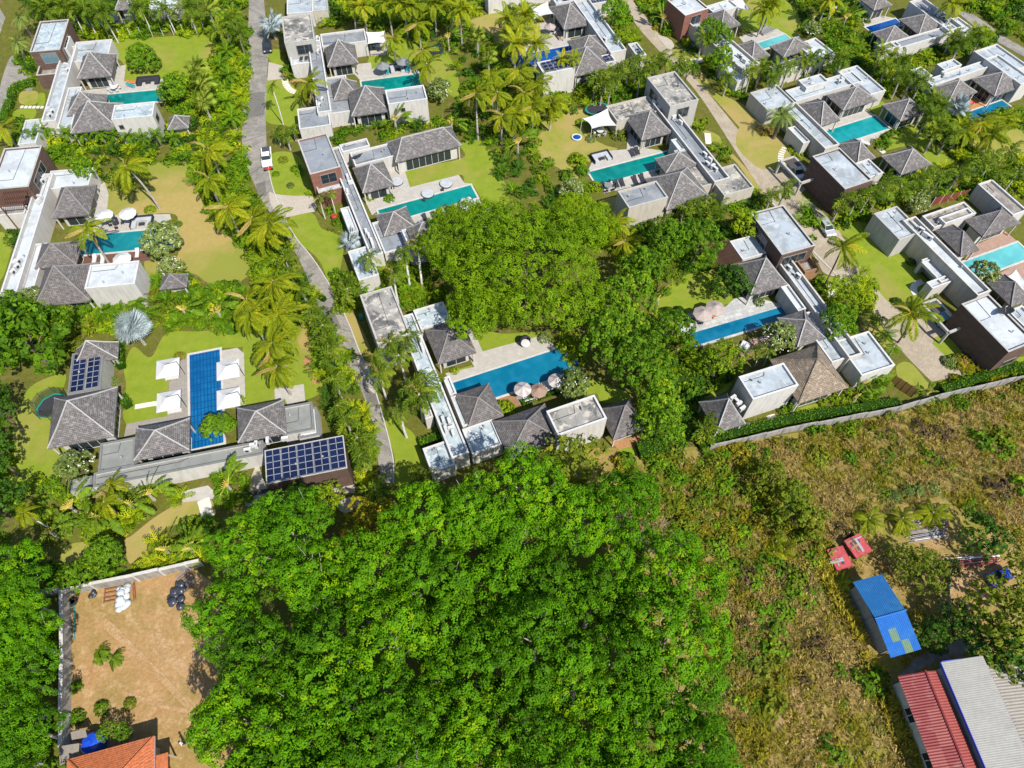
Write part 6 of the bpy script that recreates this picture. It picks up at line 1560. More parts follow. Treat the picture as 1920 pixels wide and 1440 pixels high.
def unit(v): return v/(np.linalg.norm(v, axis=-1, keepdims=True)+1e-9)
def leaves(C, N, L, Wd, rng, droop=0.0):
    """diamond shaped leaves at C facing N"""
    k = len(C)
    r = unit(rng.normal(size=(k, 3)))
    a = unit(np.cross(N, r)); s = np.cross(N, a)
    L = L*rng.uniform(0.75, 1.25, (k, 1)); Wd = Wd*rng.uniform(0.8, 1.2, (k, 1))
    V = np.stack([C-a*L/2, C+s*Wd/2-a*L*0.06, C+a*L/2-N*droop*L, C-s*Wd/2-a*L*0.06], axis=1).reshape(-1, 3)
    F = np.arange(4*k).reshape(k, 4)
    return V, F
def clumps(P, N, n, r, L, Wd, rng, flat=0.6, up=0.5, jit=0.28, tj=0.12):
    """n leaves in a dome round each point P facing N -> V, F, tint"""
    k = len(P)
    d = unit(rng.normal(size=(k, n, 3))+N[:, None, :]*0.9)
    C = P[:, None, :]+d*r*rng.uniform(0.55, 1.0, (k, n, 1))
    nn = unit(d*1.0+N[:, None, :]*0.25+np.array([0, 0, up*.7])+rng.normal(size=(k, n, 3))*jit)
    V, F = leaves(C.reshape(-1, 3), nn.reshape(-1, 3), L, Wd, rng, 0.12)
    base = rng.uniform(0.15, 0.75, (k, 1))+rng.uniform(-tj, tj, (k, n))
    t = np.repeat(base.reshape(-1), 4)
    return V, F, t
def lobed(lobes, dens, rng, zmin=-0.35):
    """points on the outside of a union of spheres (x,y,z,r)"""
    P = []; N = []
    lb = np.array(lobes)
    for (x, y, z, r) in lobes:
        n = int(4*math.pi*r*r*dens)
        d = unit(rng.normal(size=(n, 3))); d = d[d[:, 2] > zmin]
        p = np.array([x, y, z])+d*r*rng.uniform(0.86, 1.05, (len(d), 1))
        dist = np.linalg.norm(p[:, None, :]-lb[None, :, :3], axis=2)-lb[None, :, 3]*0.9
        ok = (dist > -0.02).all(axis=1) | (rng.random(len(p)) < 0.06)
        P.append(p[ok]); N.append(d[ok])
    return np.concatenate(P), np.concatenate(N)
def crown_mesh(name, R, Hh, nl, lr, dens, n, cr, L, Wd, m, seed, flat=0.5, sub=True, jit=0.28, tj=0.12):
    """a crown of nl lobes spread in a disc of radius R and half height Hh, its middle at the origin"""
    rng = np.random.default_rng(seed); lobes = []
    for i in range(nl):
        a = 2.39996*i+rng.uniform(-.5, .5); q = math.sqrt((i+0.4)/nl)*rng.uniform(.85, 1.1)
        rr = lr*rng.uniform(0.75, 1.2)
        lobes.append((R*q*math.cos(a), R*q*math.sin(a), Hh*(1-q*q)*1.0+rng.uniform(-.3, .3)*Hh-flat*Hh*0.2, rr))
        if sub:
            for k in range(3):
                d = unit(rng.normal(size=3)+np.array([0, 0, .6])); x, y, z, _ = lobes[-1 if k == 0 else -1-k]
                lobes.append((x+d[0]*rr*.8, y+d[1]*rr*.8, z+d[2]*rr*.7, rr*rng.uniform(.35, .55)))
    P, N = lobed(lobes, dens, rng)
    V, F, t = clumps(P, N, n, cr, L, Wd, rng, jit=jit, tj=tj)
    Pi, Ni = lobed([(x, y, z-.25*r, r*.72) for x, y, z, r in lobes], .9, rng); Vi, Fi = leaves(Pi, unit(Ni+rng.normal(size=Ni.shape)*.3), 1.0, .6, rng, .1)
    # each lobe a little different in hue
    hue = rng.uniform(-.12, .12, len(P)); t = t+np.repeat(hue, 4*n)
    me = np_mesh(name, np.concatenate([V, Vi]), np.concatenate([F, Fi+len(V)]), m, np.concatenate([t, np.repeat(rng.uniform(.2, .6, len(Pi)), 4)]))
    return me
def trunk_mesh(name, h, r, seed, spread=2.5, nb=6, m='bark'):
    rng = random.Random(seed); b = MB()
    b.tube([(0, 0, -0.2), (rng.uniform(-.2, .2), rng.uniform(-.2, .2), h*.45), (rng.uniform(-.3, .3), rng.uniform(-.3, .3), h)], [r*1.25, r*.9, r*.55], 7)
    for i in range(nb):
        a = 2*math.pi*i/nb+rng.uniform(-.4, .4); z0 = h*rng.uniform(.45, .8); q = spread*rng.uniform(.6, 1)
        b.tube([(0, 0, z0), (math.cos(a)*q*.5, math.sin(a)*q*.5, z0+h*.22), (math.cos(a)*q, math.sin(a)*q, z0+h*.36)], [r*.5, r*.35, r*.14], 5, False)
        if m == 'trunk':
            q2 = spread*rng.uniform(.5, 1.35); b.tube([(math.cos(a)*q*.6, math.sin(a)*q*.6, z0+h*.24), (math.cos(a+.3)*q2*.8, math.sin(a+.3)*q2*.8, h*1.08), (math.cos(a+.5)*q2, math.sin(a+.5)*q2, h*rng.uniform(1.16, 1.33))], [r*.3, r*.22, r*.1], 4, False)
    return b.mesh(name, MT[m])
_tv = {}
def tree_kind(key, n, crown_args, trunk_args):
    _tv[key] = ([crown_mesh('crown', seed=100*len(_tv)+i, **crown_args) for i in range(n)], [trunk_mesh('trunk', seed=i, **trunk_args) for i in range(2)], trunk_args['h'])
def tree(key, p, zc, label, group, scale=1.0, sz=None, name='tree', cat='tree', var=None, extra=None, h=None):
    """p: middle of the crown in the photograph, zc: its height above the ground in metres"""
    cs, ts, th = _tv[key]
    q = G(p, zc); e = empty(name, (q[0], q[1], 0), random.uniform(0, 6.28), label, cat, group)
    i = random.randrange(len(cs)) if var is None else var
    c = link('crown', cs[i], e, (0, 0, zc)); c.scale = (scale, scale, sz or scale)
    t = link('trunk', random.choice(ts), e, (0, 0, 0)); k = zc/th; t.scale = (max(.6, scale), max(.6, scale), k)
    return e

# ---- palms
def frond_mesh(name, L, n, ll, lw, curve, droop, m, plum=0.0, seed=0, both=True, vee=0.35):
    """a feather leaf along +x that arches down; leaflets on both sides of the rachis"""
    rng = np.random.default_rng(seed); s = np.linspace(0, 1, n)
    ang = 0.0; pos = np.zeros(3); P = [pos.copy()]; T = []
    for i in range(n-1):
        a = -curve*(s[i]**1.3)
        d = np.array([math.cos(a), 0, math.sin(a)]); T.append(d); pos = pos+d*L/(n-1); P.append(pos.copy())
    T.append(T[-1]); P = np.array(P); T = np.array(T)
    V = []; F = []; tint = []
    for i in range(1, n):
        w = math.sin(math.pi*min(1, 0.12+0.9*s[i]))**0.7
        for sd in (-1, 1):
            up = np.cross(T[i], np.array([0, 1, 0])); up = -up if up[2] < 0 else up
            el = vee+(rng.uniform(-1, 1)*plum)
            d = unit(T[i]*0.55+np.array([0, sd, 0])*math.cos(el)+up*math.sin(el))
            l = ll*w*rng.uniform(.85, 1.1); b = P[i]; mid = b+d*l*.5; tip = b+d*l+np.array([0, 0, -droop*l])
            mid[2] -= droop*l*.2
            wv = unit(np.cross(d, up))*lw/2
            k = len(V); V += [b, mid+wv, tip, mid-wv]; F.append((k, k+1, k+2, k+3)); q = rng.uniform(.3, .7); tint += [q+.1, q, q-.1, q]
    for i in range(n-1):         # rachis
        w = 0.05*(1-0.7*s[i]); k = len(V)
        V += [P[i]+[0, w, .02], P[i]-[0, w, -.02], P[i+1]-[0, w, -.02], P[i+1]+[0, w, .02]]; F.append((k, k+1, k+2, k+3)); tint += [0.95-.3*s[i]]*4
    return np.array(V), np.array(F), np.array(tint)
def palm_kind(key, fr, L, n, ll, lw, m, curves, plum=0.0, droop=.3, vee=.35):
    out = []
    for i, c in enumerate(curves):
        V, F, t = frond_mesh('frond', L, n, ll, lw, c, droop, None, plum, i+len(_pk)*10, vee=vee); out.append((V, F, t))
    meshes = [np_mesh('frond', V, F, MT[m], t) for V, F, t in out]
    # a crown of all the fronds in one mesh, for palms too far away to show them
    Vs = []; Fs = []; ts = []; o = 0; rng = random.Random(5)
    for k in range(fr):
        V, F, t = out[min(len(out)-1, k*len(out)//fr)]; a = 2.39996*k+rng.uniform(-.2, .2); el = frond_elev(k, fr)
        R_ = np.array(Matrix.Rotation(a, 3, 'Z') @ Matrix.Rotation(-el, 3, 'Y')); Vs.append(V @ R_.T); Fs.append(F+o); ts.append(t+rng.uniform(-.12, .12)); o += len(V)
    far = np_mesh('crown', np.concatenate(Vs), np.concatenate(Fs), MT[m], np.concatenate(ts))
    dead = np_mesh('frond', out[-1][0]*np.array([.9, .45, 1]), out[-1][1], MT['lf_dry'], out[-1][2]) if key in ('coco', 'royal') else None
    _pk[key] = (meshes, fr, far, dead)
def frond_elev(k, fr): return math.radians(72-95*((k+.5)/fr)**0.9)
_pk = {}; _ptr = {}
def palm_trunk(h, r, m, lean, seed):
    b = MB(); n = 7; rng = random.Random(seed)
    bx, by = rng.uniform(-.12, .12)*h*.3, rng.uniform(-.12, .12)*h*.3
    pth = [(lean[0]*t*t+bx*math.sin(math.pi*t)*.5, lean[1]*t*t+by*math.sin(math.pi*t)*.5, -0.2+(h+.2)*t) for t in [i/(n-1) for i in range(n)]]
    b.tube(pth, [r*(1.35-0.55*i/(n-1)) for i in range(n)], 7); return b.mesh('trunk', MT[m])
def palm(key, p, h, label, group, scale=1.0, base=None, detail=True, r=0.16, tm='trunk', name='palm_tree', cat='palm'):
    q = G(p, h)
    if base is not None: o = G(base, 0); lean = (q[0]-o[0], q[1]-o[1])
    else:
        li = random.randrange(6); lean = (math.cos(li*1.05)*.05*h*(1+li%3)*.6, math.sin(li*1.05)*.05*h*(1+li%3)*.6); o = q-np.array(lean)
    meshes, fr, far, dead = _pk[key]
    e = empty(name, (o[0], o[1], 0), 0, label, cat, group)
    if base is None:
        kk = (round(h*2)/2, r, tm, li); lean = (math.cos(li*1.05)*.05*kk[0]*(1+li%3)*.6, math.sin(li*1.05)*.05*kk[0]*(1+li%3)*.6)
        if kk not in _ptr: _ptr[kk] = palm_trunk(kk[0], r, tm, lean, len(_ptr))
        link('trunk', _ptr[kk], e)
    else: link('trunk', palm_trunk(h, r, tm, lean, len(_ptr)+random.randrange(999)), e)
    if detail:
        a0 = random.uniform(0, 6.28); sag = random.uniform(-.18, .22)
        for k in range(fr):
            if random.random() < .12: continue
            me = meshes[min(len(meshes)-1, k*len(meshes)//fr)]
            if dead is not None and k >= fr-random.choice((0, 1, 2, 3)): me = dead
            f = link('frond', me, e, (lean[0], lean[1], h-0.02*k)); f.rotation_mode = 'ZYX'
            f.rotation_euler = (random.uniform(-.3, .3), -(frond_elev(k, fr)+random.uniform(-.2, .2)-sag-(.6 if me is dead else 0)), a0+2.39996*k+random.uniform(-.25, .25))
            s = scale*random.uniform(.88, 1.1); f.scale = (s, s, s)
    else:
        c = link('crown', far, e, (lean[0], lean[1], h)); c.rotation_euler = (0, 0, random.uniform(0, 6.28)); c.scale = (scale,)*3
    return e
palm_kind('coco', 18, 4.1, 22, 0.95, 0.21, 'lf_coco', (0.75, 1.15, 1.5), 0.1, .45)
palm_kind('fox', 14, 2.4, 18, 0.66, 0.17, 'lf_fox', (1.0, 1.5, 1.9), 0.9, .25)
palm_kind('royal', 15, 2.9, 20, 0.74, 0.16, 'lf_fox', (0.9, 1.4, 1.8), 0.7, .35)
palm_kind('date', 34, 2.6, 18, 0.45, 0.10, 'lf_date', (0.4, 0.8, 1.2), 0.35, .1)
palm_kind('areca', 16, 1.9, 14, 0.52, 0.13, 'lf_green', (1.0, 1.4, 1.7), 0.25, .3)

def fan_leaf(R, n, m, name, cup=0.25, arc=5.2, split=.45):
    """round pleated fan leaf, its stalk along +x to the hub at (1,0,0)*stalk"""
    V = []; F = []; t = []
    for i in range(n):
        a0 = -arc/2+arc*i/n; a1 = -arc/2+arc*(i+1)/n; am = (a0+a1)/2
        k = len(V); rr = R*(0.86+0.14*math.cos(am*.5))
        P = lambda a, r, z: (R*.9+r*math.cos(a), r*math.sin(a), z)
        V += [P(am, 0.0, 0), P(a0+.03, rr*split, cup*rr*.25-.07), P(am, rr, cup*rr*.35-.05), P(a1-.03, rr*split, cup*rr*.25+.03)]
        F.append((k, k+1, k+2, k+3)); q = .15+.55*(i % 2); t += [q+.1, q, q+.15, q]
    k = len(V); V += [(0, .04, 0), (0, -.04, 0), (R*.9, -.03, 0), (R*.9, .03, 0)]; F.append((k, k+1, k+2, k+3)); t += [.9]*4
    return np_mesh(name, V, F, MT[m], t)
_fan = {}
def fan_palm(kind, p, h, label, group, scale=1.0, n=26, r=0.2, tm='trunk', name='fan_palm'):
    key = kind
    if key not in _fan: _fan[key] = fan_leaf(1.35 if kind == 'lf_silver' else 1.0, 22, kind, 'fan_leaf')
    q = G(p, h); e = empty(name, (q[0], q[1], 0), 0, label, 'palm', group)
    link('trunk', palm_trunk(h, r, tm, (0, 0), len(label)), e)
    for k in range(n):
        f = link('fan_leaf', _fan[key], e, (0, 0, h)); f.rotation_mode = 'ZYX'
        el = math.radians(85-125*((k+.5)/n)); f.rotation_euler = (random.uniform(-.4, .4), -el, 2.39996*k+random.uniform(-.2, .2))
        s = scale*random.uniform(.85, 1.12); f.scale = (s, s, s)
def paddle_mesh(L, Wd, curve, seed, stalk=.45):
    rng = np.random.default_rng(seed); n = 12; V = []; F = []; t = []
    pos = np.zeros(3); P = [pos.copy()]
    for i in range(n):
        a = -curve*(i/n)**1.6; pos = pos+np.array([math.cos(a), 0, math.sin(a)])*L/n; P.append(pos.copy())
    P = np.array(P)
    for i in range(n):
        s0, s1 = i/n, (i+1)/n
        f = lambda s: 0.045 if s < stalk else Wd/2*math.sin(math.pi*min(1, ((s-stalk)/(1-stalk))*.92+.08))**.6
        w0, w1 = f(s0+1e-6), f(s1-1e-6)
        for sd in (-1, 1):
            k = len(V); dz = -0.22
            gap = 0.86 if s0 >= stalk else 1.0     # wind-torn strips
            A, B = P[i], P[i]*(1-gap)+P[i+1]*gap
            V += [A, A+[0, sd*w0, dz*w0+rng.uniform(-.05, .05)], B+[0, sd*w1, dz*w1+rng.uniform(-.08, .08)], P[i+1]]; F.append((k, k+1, k+2, k+3) if sd > 0 else (k+3, k+2, k+1, k))
            q = .85 if s0 < stalk else rng.uniform(.35, .6); t += [q+.12, q, q, q+.12]
    return np_mesh('paddle_leaf', V, F, MT['lf_trav'], t)
_pad = [paddle_mesh(3.6, .75, c, i) for i, c in enumerate((.35, .7, 1.1))]
_core = None
def traveller(p, h, label, group, scale=1.0, facing=None, n=13, spread=None):
    """leaves stand in one flat fan on a short trunk; p is the heart of the fan"""
    global _core
    q = G(p, h); face = facing if facing is not None else random.uniform(0, 3.14)
    e = empty('traveller_palm', (q[0], q[1], 0), face, label, 'palm', group)
    link('trunk', palm_trunk(h, .2, 'trunk', (0, 0), 3), e)
    if _core is None:
        b = MB()
        for i in range(9):
            a = math.radians(-58+116*i/8); b.tube([(math.sin(a)*.1, 0, -.3), (math.sin(a)*.95, .02*i-.08, math.cos(a)*.95)], [.09, .045], 5)
        _core = b.mesh('fan_heart', MT['trav_core'])
    c = link('fan_heart', _core, e, (0, 0, h)); c.scale = (scale,)*3
    for i in range(n):
        a = math.radians(-80+160*i/(n-1)) if spread is None else random.uniform(-1.3, 1.3)
        f = link('paddle_leaf', _pad[min(2, int(abs(a)*2))], e, (0, 0, h)); f.rotation_mode = 'ZYX'
        f.rotation_euler = (random.uniform(-.5, .5), -(math.pi/2-abs(a)), (0 if a >= 0 else math.pi)+random.uniform(-.2, .2) if spread is None else random.uniform(0, 6.28))
        s = scale*random.uniform(.85, 1.1); f.scale = (s, s, s)

# ---- undergrowth templates joined into masses nobody could count
def tpl_shrub(seed, r=1.0, k=26, n=7, L=.34, Wd=.2, hh=.8):
    rng = np.random.default_rng(seed); d = unit(rng.normal(size=(k, 3))); d[:, 2] = np.abs(d[:, 2])
    P = d*np.array([r, r, r*hh])*rng.uniform(.6, 1.05, (k, 1)); return clumps(P, d, n, .32*r, L, Wd, rng)
def tpl_tuft(seed, L=1.5, fr=9, n=9, ll=.42, lw=.11, key=.9):
    rng = random.Random(seed); Vs, Fs, ts, o = [], [], [], 0
    for k in range(fr):
        V, F, t = frond_mesh('', L*rng.uniform(.8, 1.2), n, ll, lw, rng.uniform(.9, 1.6), .3, None, .3, seed*9+k)
        Rm = np.array(Matrix.Rotation(2.4*k, 3, 'Z') @ Matrix.Rotation(-rng.uniform(.5, 1.35), 3, 'Y')); Vs.append(V @ Rm.T+[0, 0, .3]); Fs.append(F+o); ts.append(t+rng.uniform(-.1, .1)); o += len(V)
    return np.concatenate(Vs), np.concatenate(Fs), np.concatenate(ts)
def tpl_grass(seed, k=12, h=.55, lean=.6, w=.07):
    rng = np.random.default_rng(seed); a = rng.uniform(0, 6.28, k); V = []; F = []; t = []
    for i in range(k):
        d = np.array([math.cos(a[i]), math.sin(a[i]), 0]); s = np.array([-d[1], d[0], 0])*w/2; b = d*rng.uniform(0, .22); hh = h*rng.uniform(.6, 1.2)
        m = b+d*hh*lean*.4+[0, 0, hh*.6]; tip = b+d*hh*lean+[0, 0, hh*.95]; j = len(V)
        V += [b, m+s, tip, m-s]; F.append((j, j+1, j+2, j+3)); t += [rng.uniform(.2, .7)]*4
    return np.array(V), np.array(F), np.array(t)
SHR = [tpl_shrub(i) for i in range(5)]
BIGL = [tpl_shrub(20+i, k=20, n=5, L=.6, Wd=.24) for i in range(3)]
TUF = [tpl_tuft(i) for i in range(4)]
GRS = [tpl_grass(i) for i in range(5)]
SCR = [tpl_shrub(40+i, k=16, n=5, L=.24, Wd=.12, hh=.55) for i in range(4)]
def scatter(name, places, m, label, cat, group=None, kind='stuff'):
    """places: (template, x, y, z, scale, zscale, tint)"""
    Vs, Fs, ts, o = [], [], [], 0
    if not places: return
    c = np.mean([(p[1], p[2]) for p in places], axis=0)
    for (T, x, y, z, s, sz, dt) in places:
        a = random.uniform(0, 6.28); ca, sa = math.cos(a), math.sin(a); V = T[0]
        W = np.empty_like(V); W[:, 0] = (V[:, 0]*ca-V[:, 1]*sa)*s+x-c[0]; W[:, 1] = (V[:, 0]*sa+V[:, 1]*ca)*s+y-c[1]; W[:, 2] = V[:, 2]*sz+z
        Vs.append(W); Fs.append(T[1]+o); ts.append(T[2]+dt); o += len(V)
    ob = link(name, np_mesh(name, np.concatenate(Vs), np.concatenate(Fs), MT[m], np.concatenate(ts)), None, (c[0], c[1], 0))
    return tag(ob, label, cat, group, kind)
def poly_points(poly, dens, seed):
    rng = np.random.default_rng(seed); P = np.array([G(p) for p in poly]); lo, hi = P.min(0), P.max(0)
    n = int((hi-lo).prod()*dens); Q = lo+rng.random((n, 2))*(hi-lo); return Q[inside(Q, P)], rng
_tk = [0]
def thicket(fn, s, mats=('lf_green',), dens=0.58, hmin=.7, hmax=1.5, tuft=.25, label='dense garden undergrowth of mixed leafy shrubs', name='undergrowth'):
    _tk[0] += 1
    Q, rng = poly_points(pts(fn, s), dens, 50+_tk[0])
    groups = {m: [] for m in mats}
    for (x, y) in Q:
        m = mats[int(len(mats)*min(.999, max(0, .5+.5*math.sin(x*.35+1.3*_tk[0])*math.cos(y*.3)+rng.uniform(-.35, .35))))]
        T = TUF[rng.integers(4)] if rng.random() < tuft else (BIGL[rng.integers(3)] if rng.random() < .3 else SHR[rng.integers(5)])
        k = rng.uniform(hmin, hmax); groups[m].append((T, x, y, 0.05, k, k*rng.uniform(.8, 1.3), rng.uniform(-.12, .12)))
    for m in mats: scatter(name, groups[m], m, label, 'undergrowth')
_hk = [0]
def hedge(fn, s, w, h, label, m='lf_green', group='clipped garden hedges', dens=24, L=.26, name='hedge', z0=0.0):
    """a clipped hedge along a line: solid dark filler core and a skin of leaves"""
    _hk[0] += 1; rng = np.random.default_rng(900+_hk[0])
    line = np.array([G(p) for p in pts(fn, s)]); o = line.mean(0); line = line-o
    P = []; N = []; core = MB()
    for i in range(len(line)-1):
        a, b = line[i], line[i+1]; d = b-a; Ln = np.linalg.norm(d); t = d/Ln; n = np.array([-t[1], t[0]])
        k = int(Ln*(w+2*h)*dens); u = rng.random(k)*Ln; v = rng.random(k)*(w+2*h)-h
        top = (v >= 0) & (v <= w); side = np.where(v < 0, -1, 1)
        off = np.where(top, v-w/2, side*w/2); zz = np.where(top, h, np.where(v < 0, h+v, h-(v-w)))
        lump = .12*np.sin(u*1.7+_hk[0])+rng.normal(0, .06, k)
        p = a+t*u[:, None]+n*off[:, None]; nn = np.where(top[:, None], np.array([0, 0, 1.0]), np.concatenate([n*side[:, None], np.zeros((k, 1))], axis=1))
        P.append(np.column_stack([p, zz+z0])+nn*lump[:, None]); N.append(nn)
        core.prism([tuple(a-n*w*.42), tuple(b-n*w*.42), tuple(b+n*w*.42), tuple(a+n*w*.42)], 0, h*.9+z0)
    P = np.concatenate(P); N = unit(np.concatenate(N)+rng.normal(size=(len(P), 3))*.45)
    V, F = leaves(P, N, L, L*.6, rng, .1); t = np.repeat(rng.uniform(.2, .75, len(P)), 4)
    e = empty(name, (o[0], o[1], 0), 0, label, 'hedge', group)
    f = link('foliage', np_mesh('foliage', V, F, MT[m], t), e); f['kind'] = 'stuff'
    core.build('branches', MT['lf_dark'], e, (0, 0, 0))  # solid dark filler box inside the leaves, blocks see-through; no real twigs
_sh = {}
def shrub(p, r, label, group='single shrubs', m='lf_green', h=None, kind='round', name='shrub', flowers=False):
    key = (m, kind, random.randrange(3))
    if key not in _sh:
        rng = np.random.default_rng(len(_sh)+70)
        k = 110 if kind == 'round' else 70; d = unit(rng.normal(size=(k, 3))); d[:, 2] = np.abs(d[:, 2])-.1
        P = d*np.array([1, 1, .85])*rng.uniform(.85 if kind == 'round' else .5, 1.05, (k, 1)); V, F, t = clumps(P, d, 9, .2, .2, .13, rng)
        if flowers:
            V2, F2, t2 = clumps(P[::3]*1.05, d[::3], 3, .12, .1, .1, rng); _sh[key] = (np_mesh('foliage', V, F, MT[m], t), np_mesh('blossom', V2, F2, MT['flower'], t2))
        else: _sh[key] = (np_mesh('foliage', V, F, MT[m], t), None)
    q = G(p, 0 if h is None else h*.4); e = empty(name, (q[0], q[1], 0), random.uniform(0, 6.28), label, 'shrub', group)
    f = link('foliage', _sh[key][0], e); f.scale = (r, r, h or r)
    if _sh[key][1]:
        f = link('blossom', _sh[key][1], e); f.scale = (r, r, h or r); f['kind'] = 'stuff'
    b = MB(); b.tube([(0, 0, -.1), (0, 0, (h or r)*.7)], [.08, .04], 5); b.build('stem', MT['bark'], e)
tree_kind('grove', 5, dict(R=3.6, Hh=2.5, nl=10, lr=1.75, dens=1.15, n=44, cr=.60, L=.25, Wd=.16, m=MT['lf_grove'], jit=.15, tj=.06), dict(h=12, r=.22, spread=3, m='trunk'))
tree_kind('rain', 2, dict(R=9.5, Hh=2.6, nl=48, lr=2.1, dens=1.5, n=30, cr=.58, L=.24, Wd=.15, m=MT['lf_rain'], jit=.18, tj=.06), dict(h=9, r=.55, spread=8, nb=9))
tree_kind('broad', 3, dict(R=3.0, Hh=1.9, nl=8, lr=1.6, dens=1.7, n=16, cr=.45, L=.36, Wd=.22, m=MT['lf_green']), dict(h=7, r=.2, spread=2.2))
tree_kind('dark', 2, dict(R=2.3, Hh=1.6, nl=7, lr=1.35, dens=2.4, n=10, cr=.36, L=.34, Wd=.2, m=MT['lf_dark']), dict(h=5, r=.16, spread=1.6))
tree_kind('round', 2, dict(R=1.3, Hh=1.2, nl=8, lr=1.25, dens=5.0, n=14, cr=.3, L=.28, Wd=.18, m=MT['lf_green']), dict(h=3.4, r=.14, spread=1.2))
tree_kind('lime', 2, dict(R=2.6, Hh=1.7, nl=8, lr=1.3, dens=1.7, n=9, cr=.42, L=.38, Wd=.2, m=MT['lf_lime']), dict(h=5, r=.15, spread=2.0))
tree_kind('olive', 3, dict(R=2.9, Hh=1.2, nl=8, lr=1.4, dens=1.9, n=9, cr=.36, L=.34, Wd=.22, m=MT['lf_olive']), dict(h=4, r=.15, spread=2.0))
tree_kind('autumn', 1, dict(R=2.8, Hh=1.4, nl=8, lr=1.3, dens=1.9, n=9, cr=.36, L=.4, Wd=.26, m=MT['lf_autumn']), dict(h=4, r=.15, spread=2.0))
tree_kind('frangi', 2, dict(R=1.7, Hh=1.0, nl=8, lr=1.0, dens=3.6, n=10, cr=.32, L=.42, Wd=.17, m=MT['lf_grey']), dict(h=2.6, r=.12, spread=1.3))
# ---------------------------------------------------------------- planting
def palms(kind, fn, s, h, label, group, scale=1.0, detail=True, r=.16, tm='trunk', jit=.12):
    P = sorted(pts(fn, s), key=lambda p: p[1])
    for i, p in enumerate(P):
        palm(kind, p, h*random.uniform(1-jit, 1+jit), label if len(P) < 2 else label+', '+ORD[i]+' down', group, scale*random.uniform(.9, 1.1), None, detail, r, tm)
# coconut palms one by one
palm('coco', A0(940,1240), 9.5, 'tall coconut palm leaning over the dry lawn of the left villa', 'leaning coconut palms', 1.15, B0(1200,290))
palm('coco', B0(640,425), 8.0, 'coconut palm leaning across the cyan pool of the left villa', 'leaning coconut palms', 1.0, B0(815,690))
palm('coco', A1(390,610), 6.5, 'coconut palm overhanging the corridor of the grey towered villa', 'coconut palms at villa fronts', 1.05)
palm('coco', B3(565,560), 8.0, 'coconut palm with curved dark trunk over the fork of the beige drive', 'curved coconut palms on the drive', 1.0, B3(405,890), r=.12, tm='bark')
palm('coco', E0(800,130), 8.0, 'coconut palm with curved dark trunk beside the open carport', 'curved coconut palms on the drive', 1.05, E0(655,440), r=.12, tm='bark')
palm('coco', A1(1650,690), 8.0, 'coconut palm with pale trunk east of the grey parasols', 'coconut palms of the palm garden', 1.05, A1(1665,1050))
palm('coco', B2(775,385), 6.0, 'coconut palm beside the two storey cream block with grey roof', 'coconut palms near the big tree', .85, B2(755,570))
palm('coco', B2(850,520), 3.0, 'low young coconut palm in the trees below the cream block', 'coconut palms near the big tree', .9)
palms('coco', A0, '1560,1110 1565,1330', 7, 'coconut palm between the dry lawn and the lane', 'coconut palms between dry lawn and lane', 1.0)
palms('coco', B0, '1705,265 1890,350 1990,440', 6.5, 'coconut palm in the row between the dry lawn and the lane', 'coconut palms between dry lawn and lane', 1.0)
palms('coco', B1, '95,385 130,830 165,1080 120,1290', 7.5, 'coconut palm in the dense row beside the curve of the lane', 'coconut palms beside the lane curve', 1.1)
palms('coco', X1, '470,585 519,687 462,560', 7, 'coconut palm at the lawn corner by the basketball slab', 'coconut palms by the ball court', 1.05)
palms('coco', A1, '1030,275 1210,170 1250,370 1280,480', 6, 'coconut palm on the lawn behind the two grey parasols', 'coconut palms behind the grey parasols', .9)
palms('coco', A1, '1180,40 1340,15 1100,20 1540,70 1450,-10 980,10 800,40 720,10', 7.5, 'coconut palm in the belt along the top edge', 'coconut palms along the top edge', .95, False)
palms('coco', A1, '1810,690 1850,860 1760,560', 7.5, 'coconut palm in the garden strip east of the long pavilion', 'coconut palms of the palm garden', 1.0)
palms('coco', A2, '100,110 45,235 185,330 30,330 -30,140', 6.5, 'coconut palm in front of the dark blue pool', 'coconut palms round the dark blue pool', .95, False)
palms('coco', A2, '60,520 170,620 150,790 300,770 20,840 90,690', 6.5, 'coconut palm in the strip west of the white tent canopy', 'coconut palms west of the tent canopy', 1.0)
palms('coco', A2, '380,440 465,440', 6.0, 'slim palm against the white solar roofed block', 'slim palms by the solar block', .5, False, .08)
palms('coco', A3, '40,20 -20,70 470,-10 1390,30', 7, 'coconut palm near the top edge right of the beige drive', 'coconut palms at the top right', .9, False)
palms('coco', A3, '1480,980 1600,920 1740,880 1690,1000', 5.5, 'coconut palm beside the blue pool of the orange terrace', 'coconut palms by the orange terrace', .9)
palm('coco', A0(20,950), 7, 'coconut palm cut by the left edge beside the clipped hedge', 'coconut palms at the left edge', 1.0)
palm('coco', B0(25,1050), 5, 'palm cut by the left edge beside the pale low roof', 'coconut palms at the left edge', .7)
palm('coco', E2(195,385), 6, 'slim yellow green palm with a long pale trunk at the lower left lawn', 'slim palms at the lower left', .55, E2(450,535), r=.1, tm='trunk_pale')
palms('coco', E2, '985,150 930,290', 5, 'bright yellow green palm in front of the grey corridor roof', 'yellow green palms by the solar villa', .6)
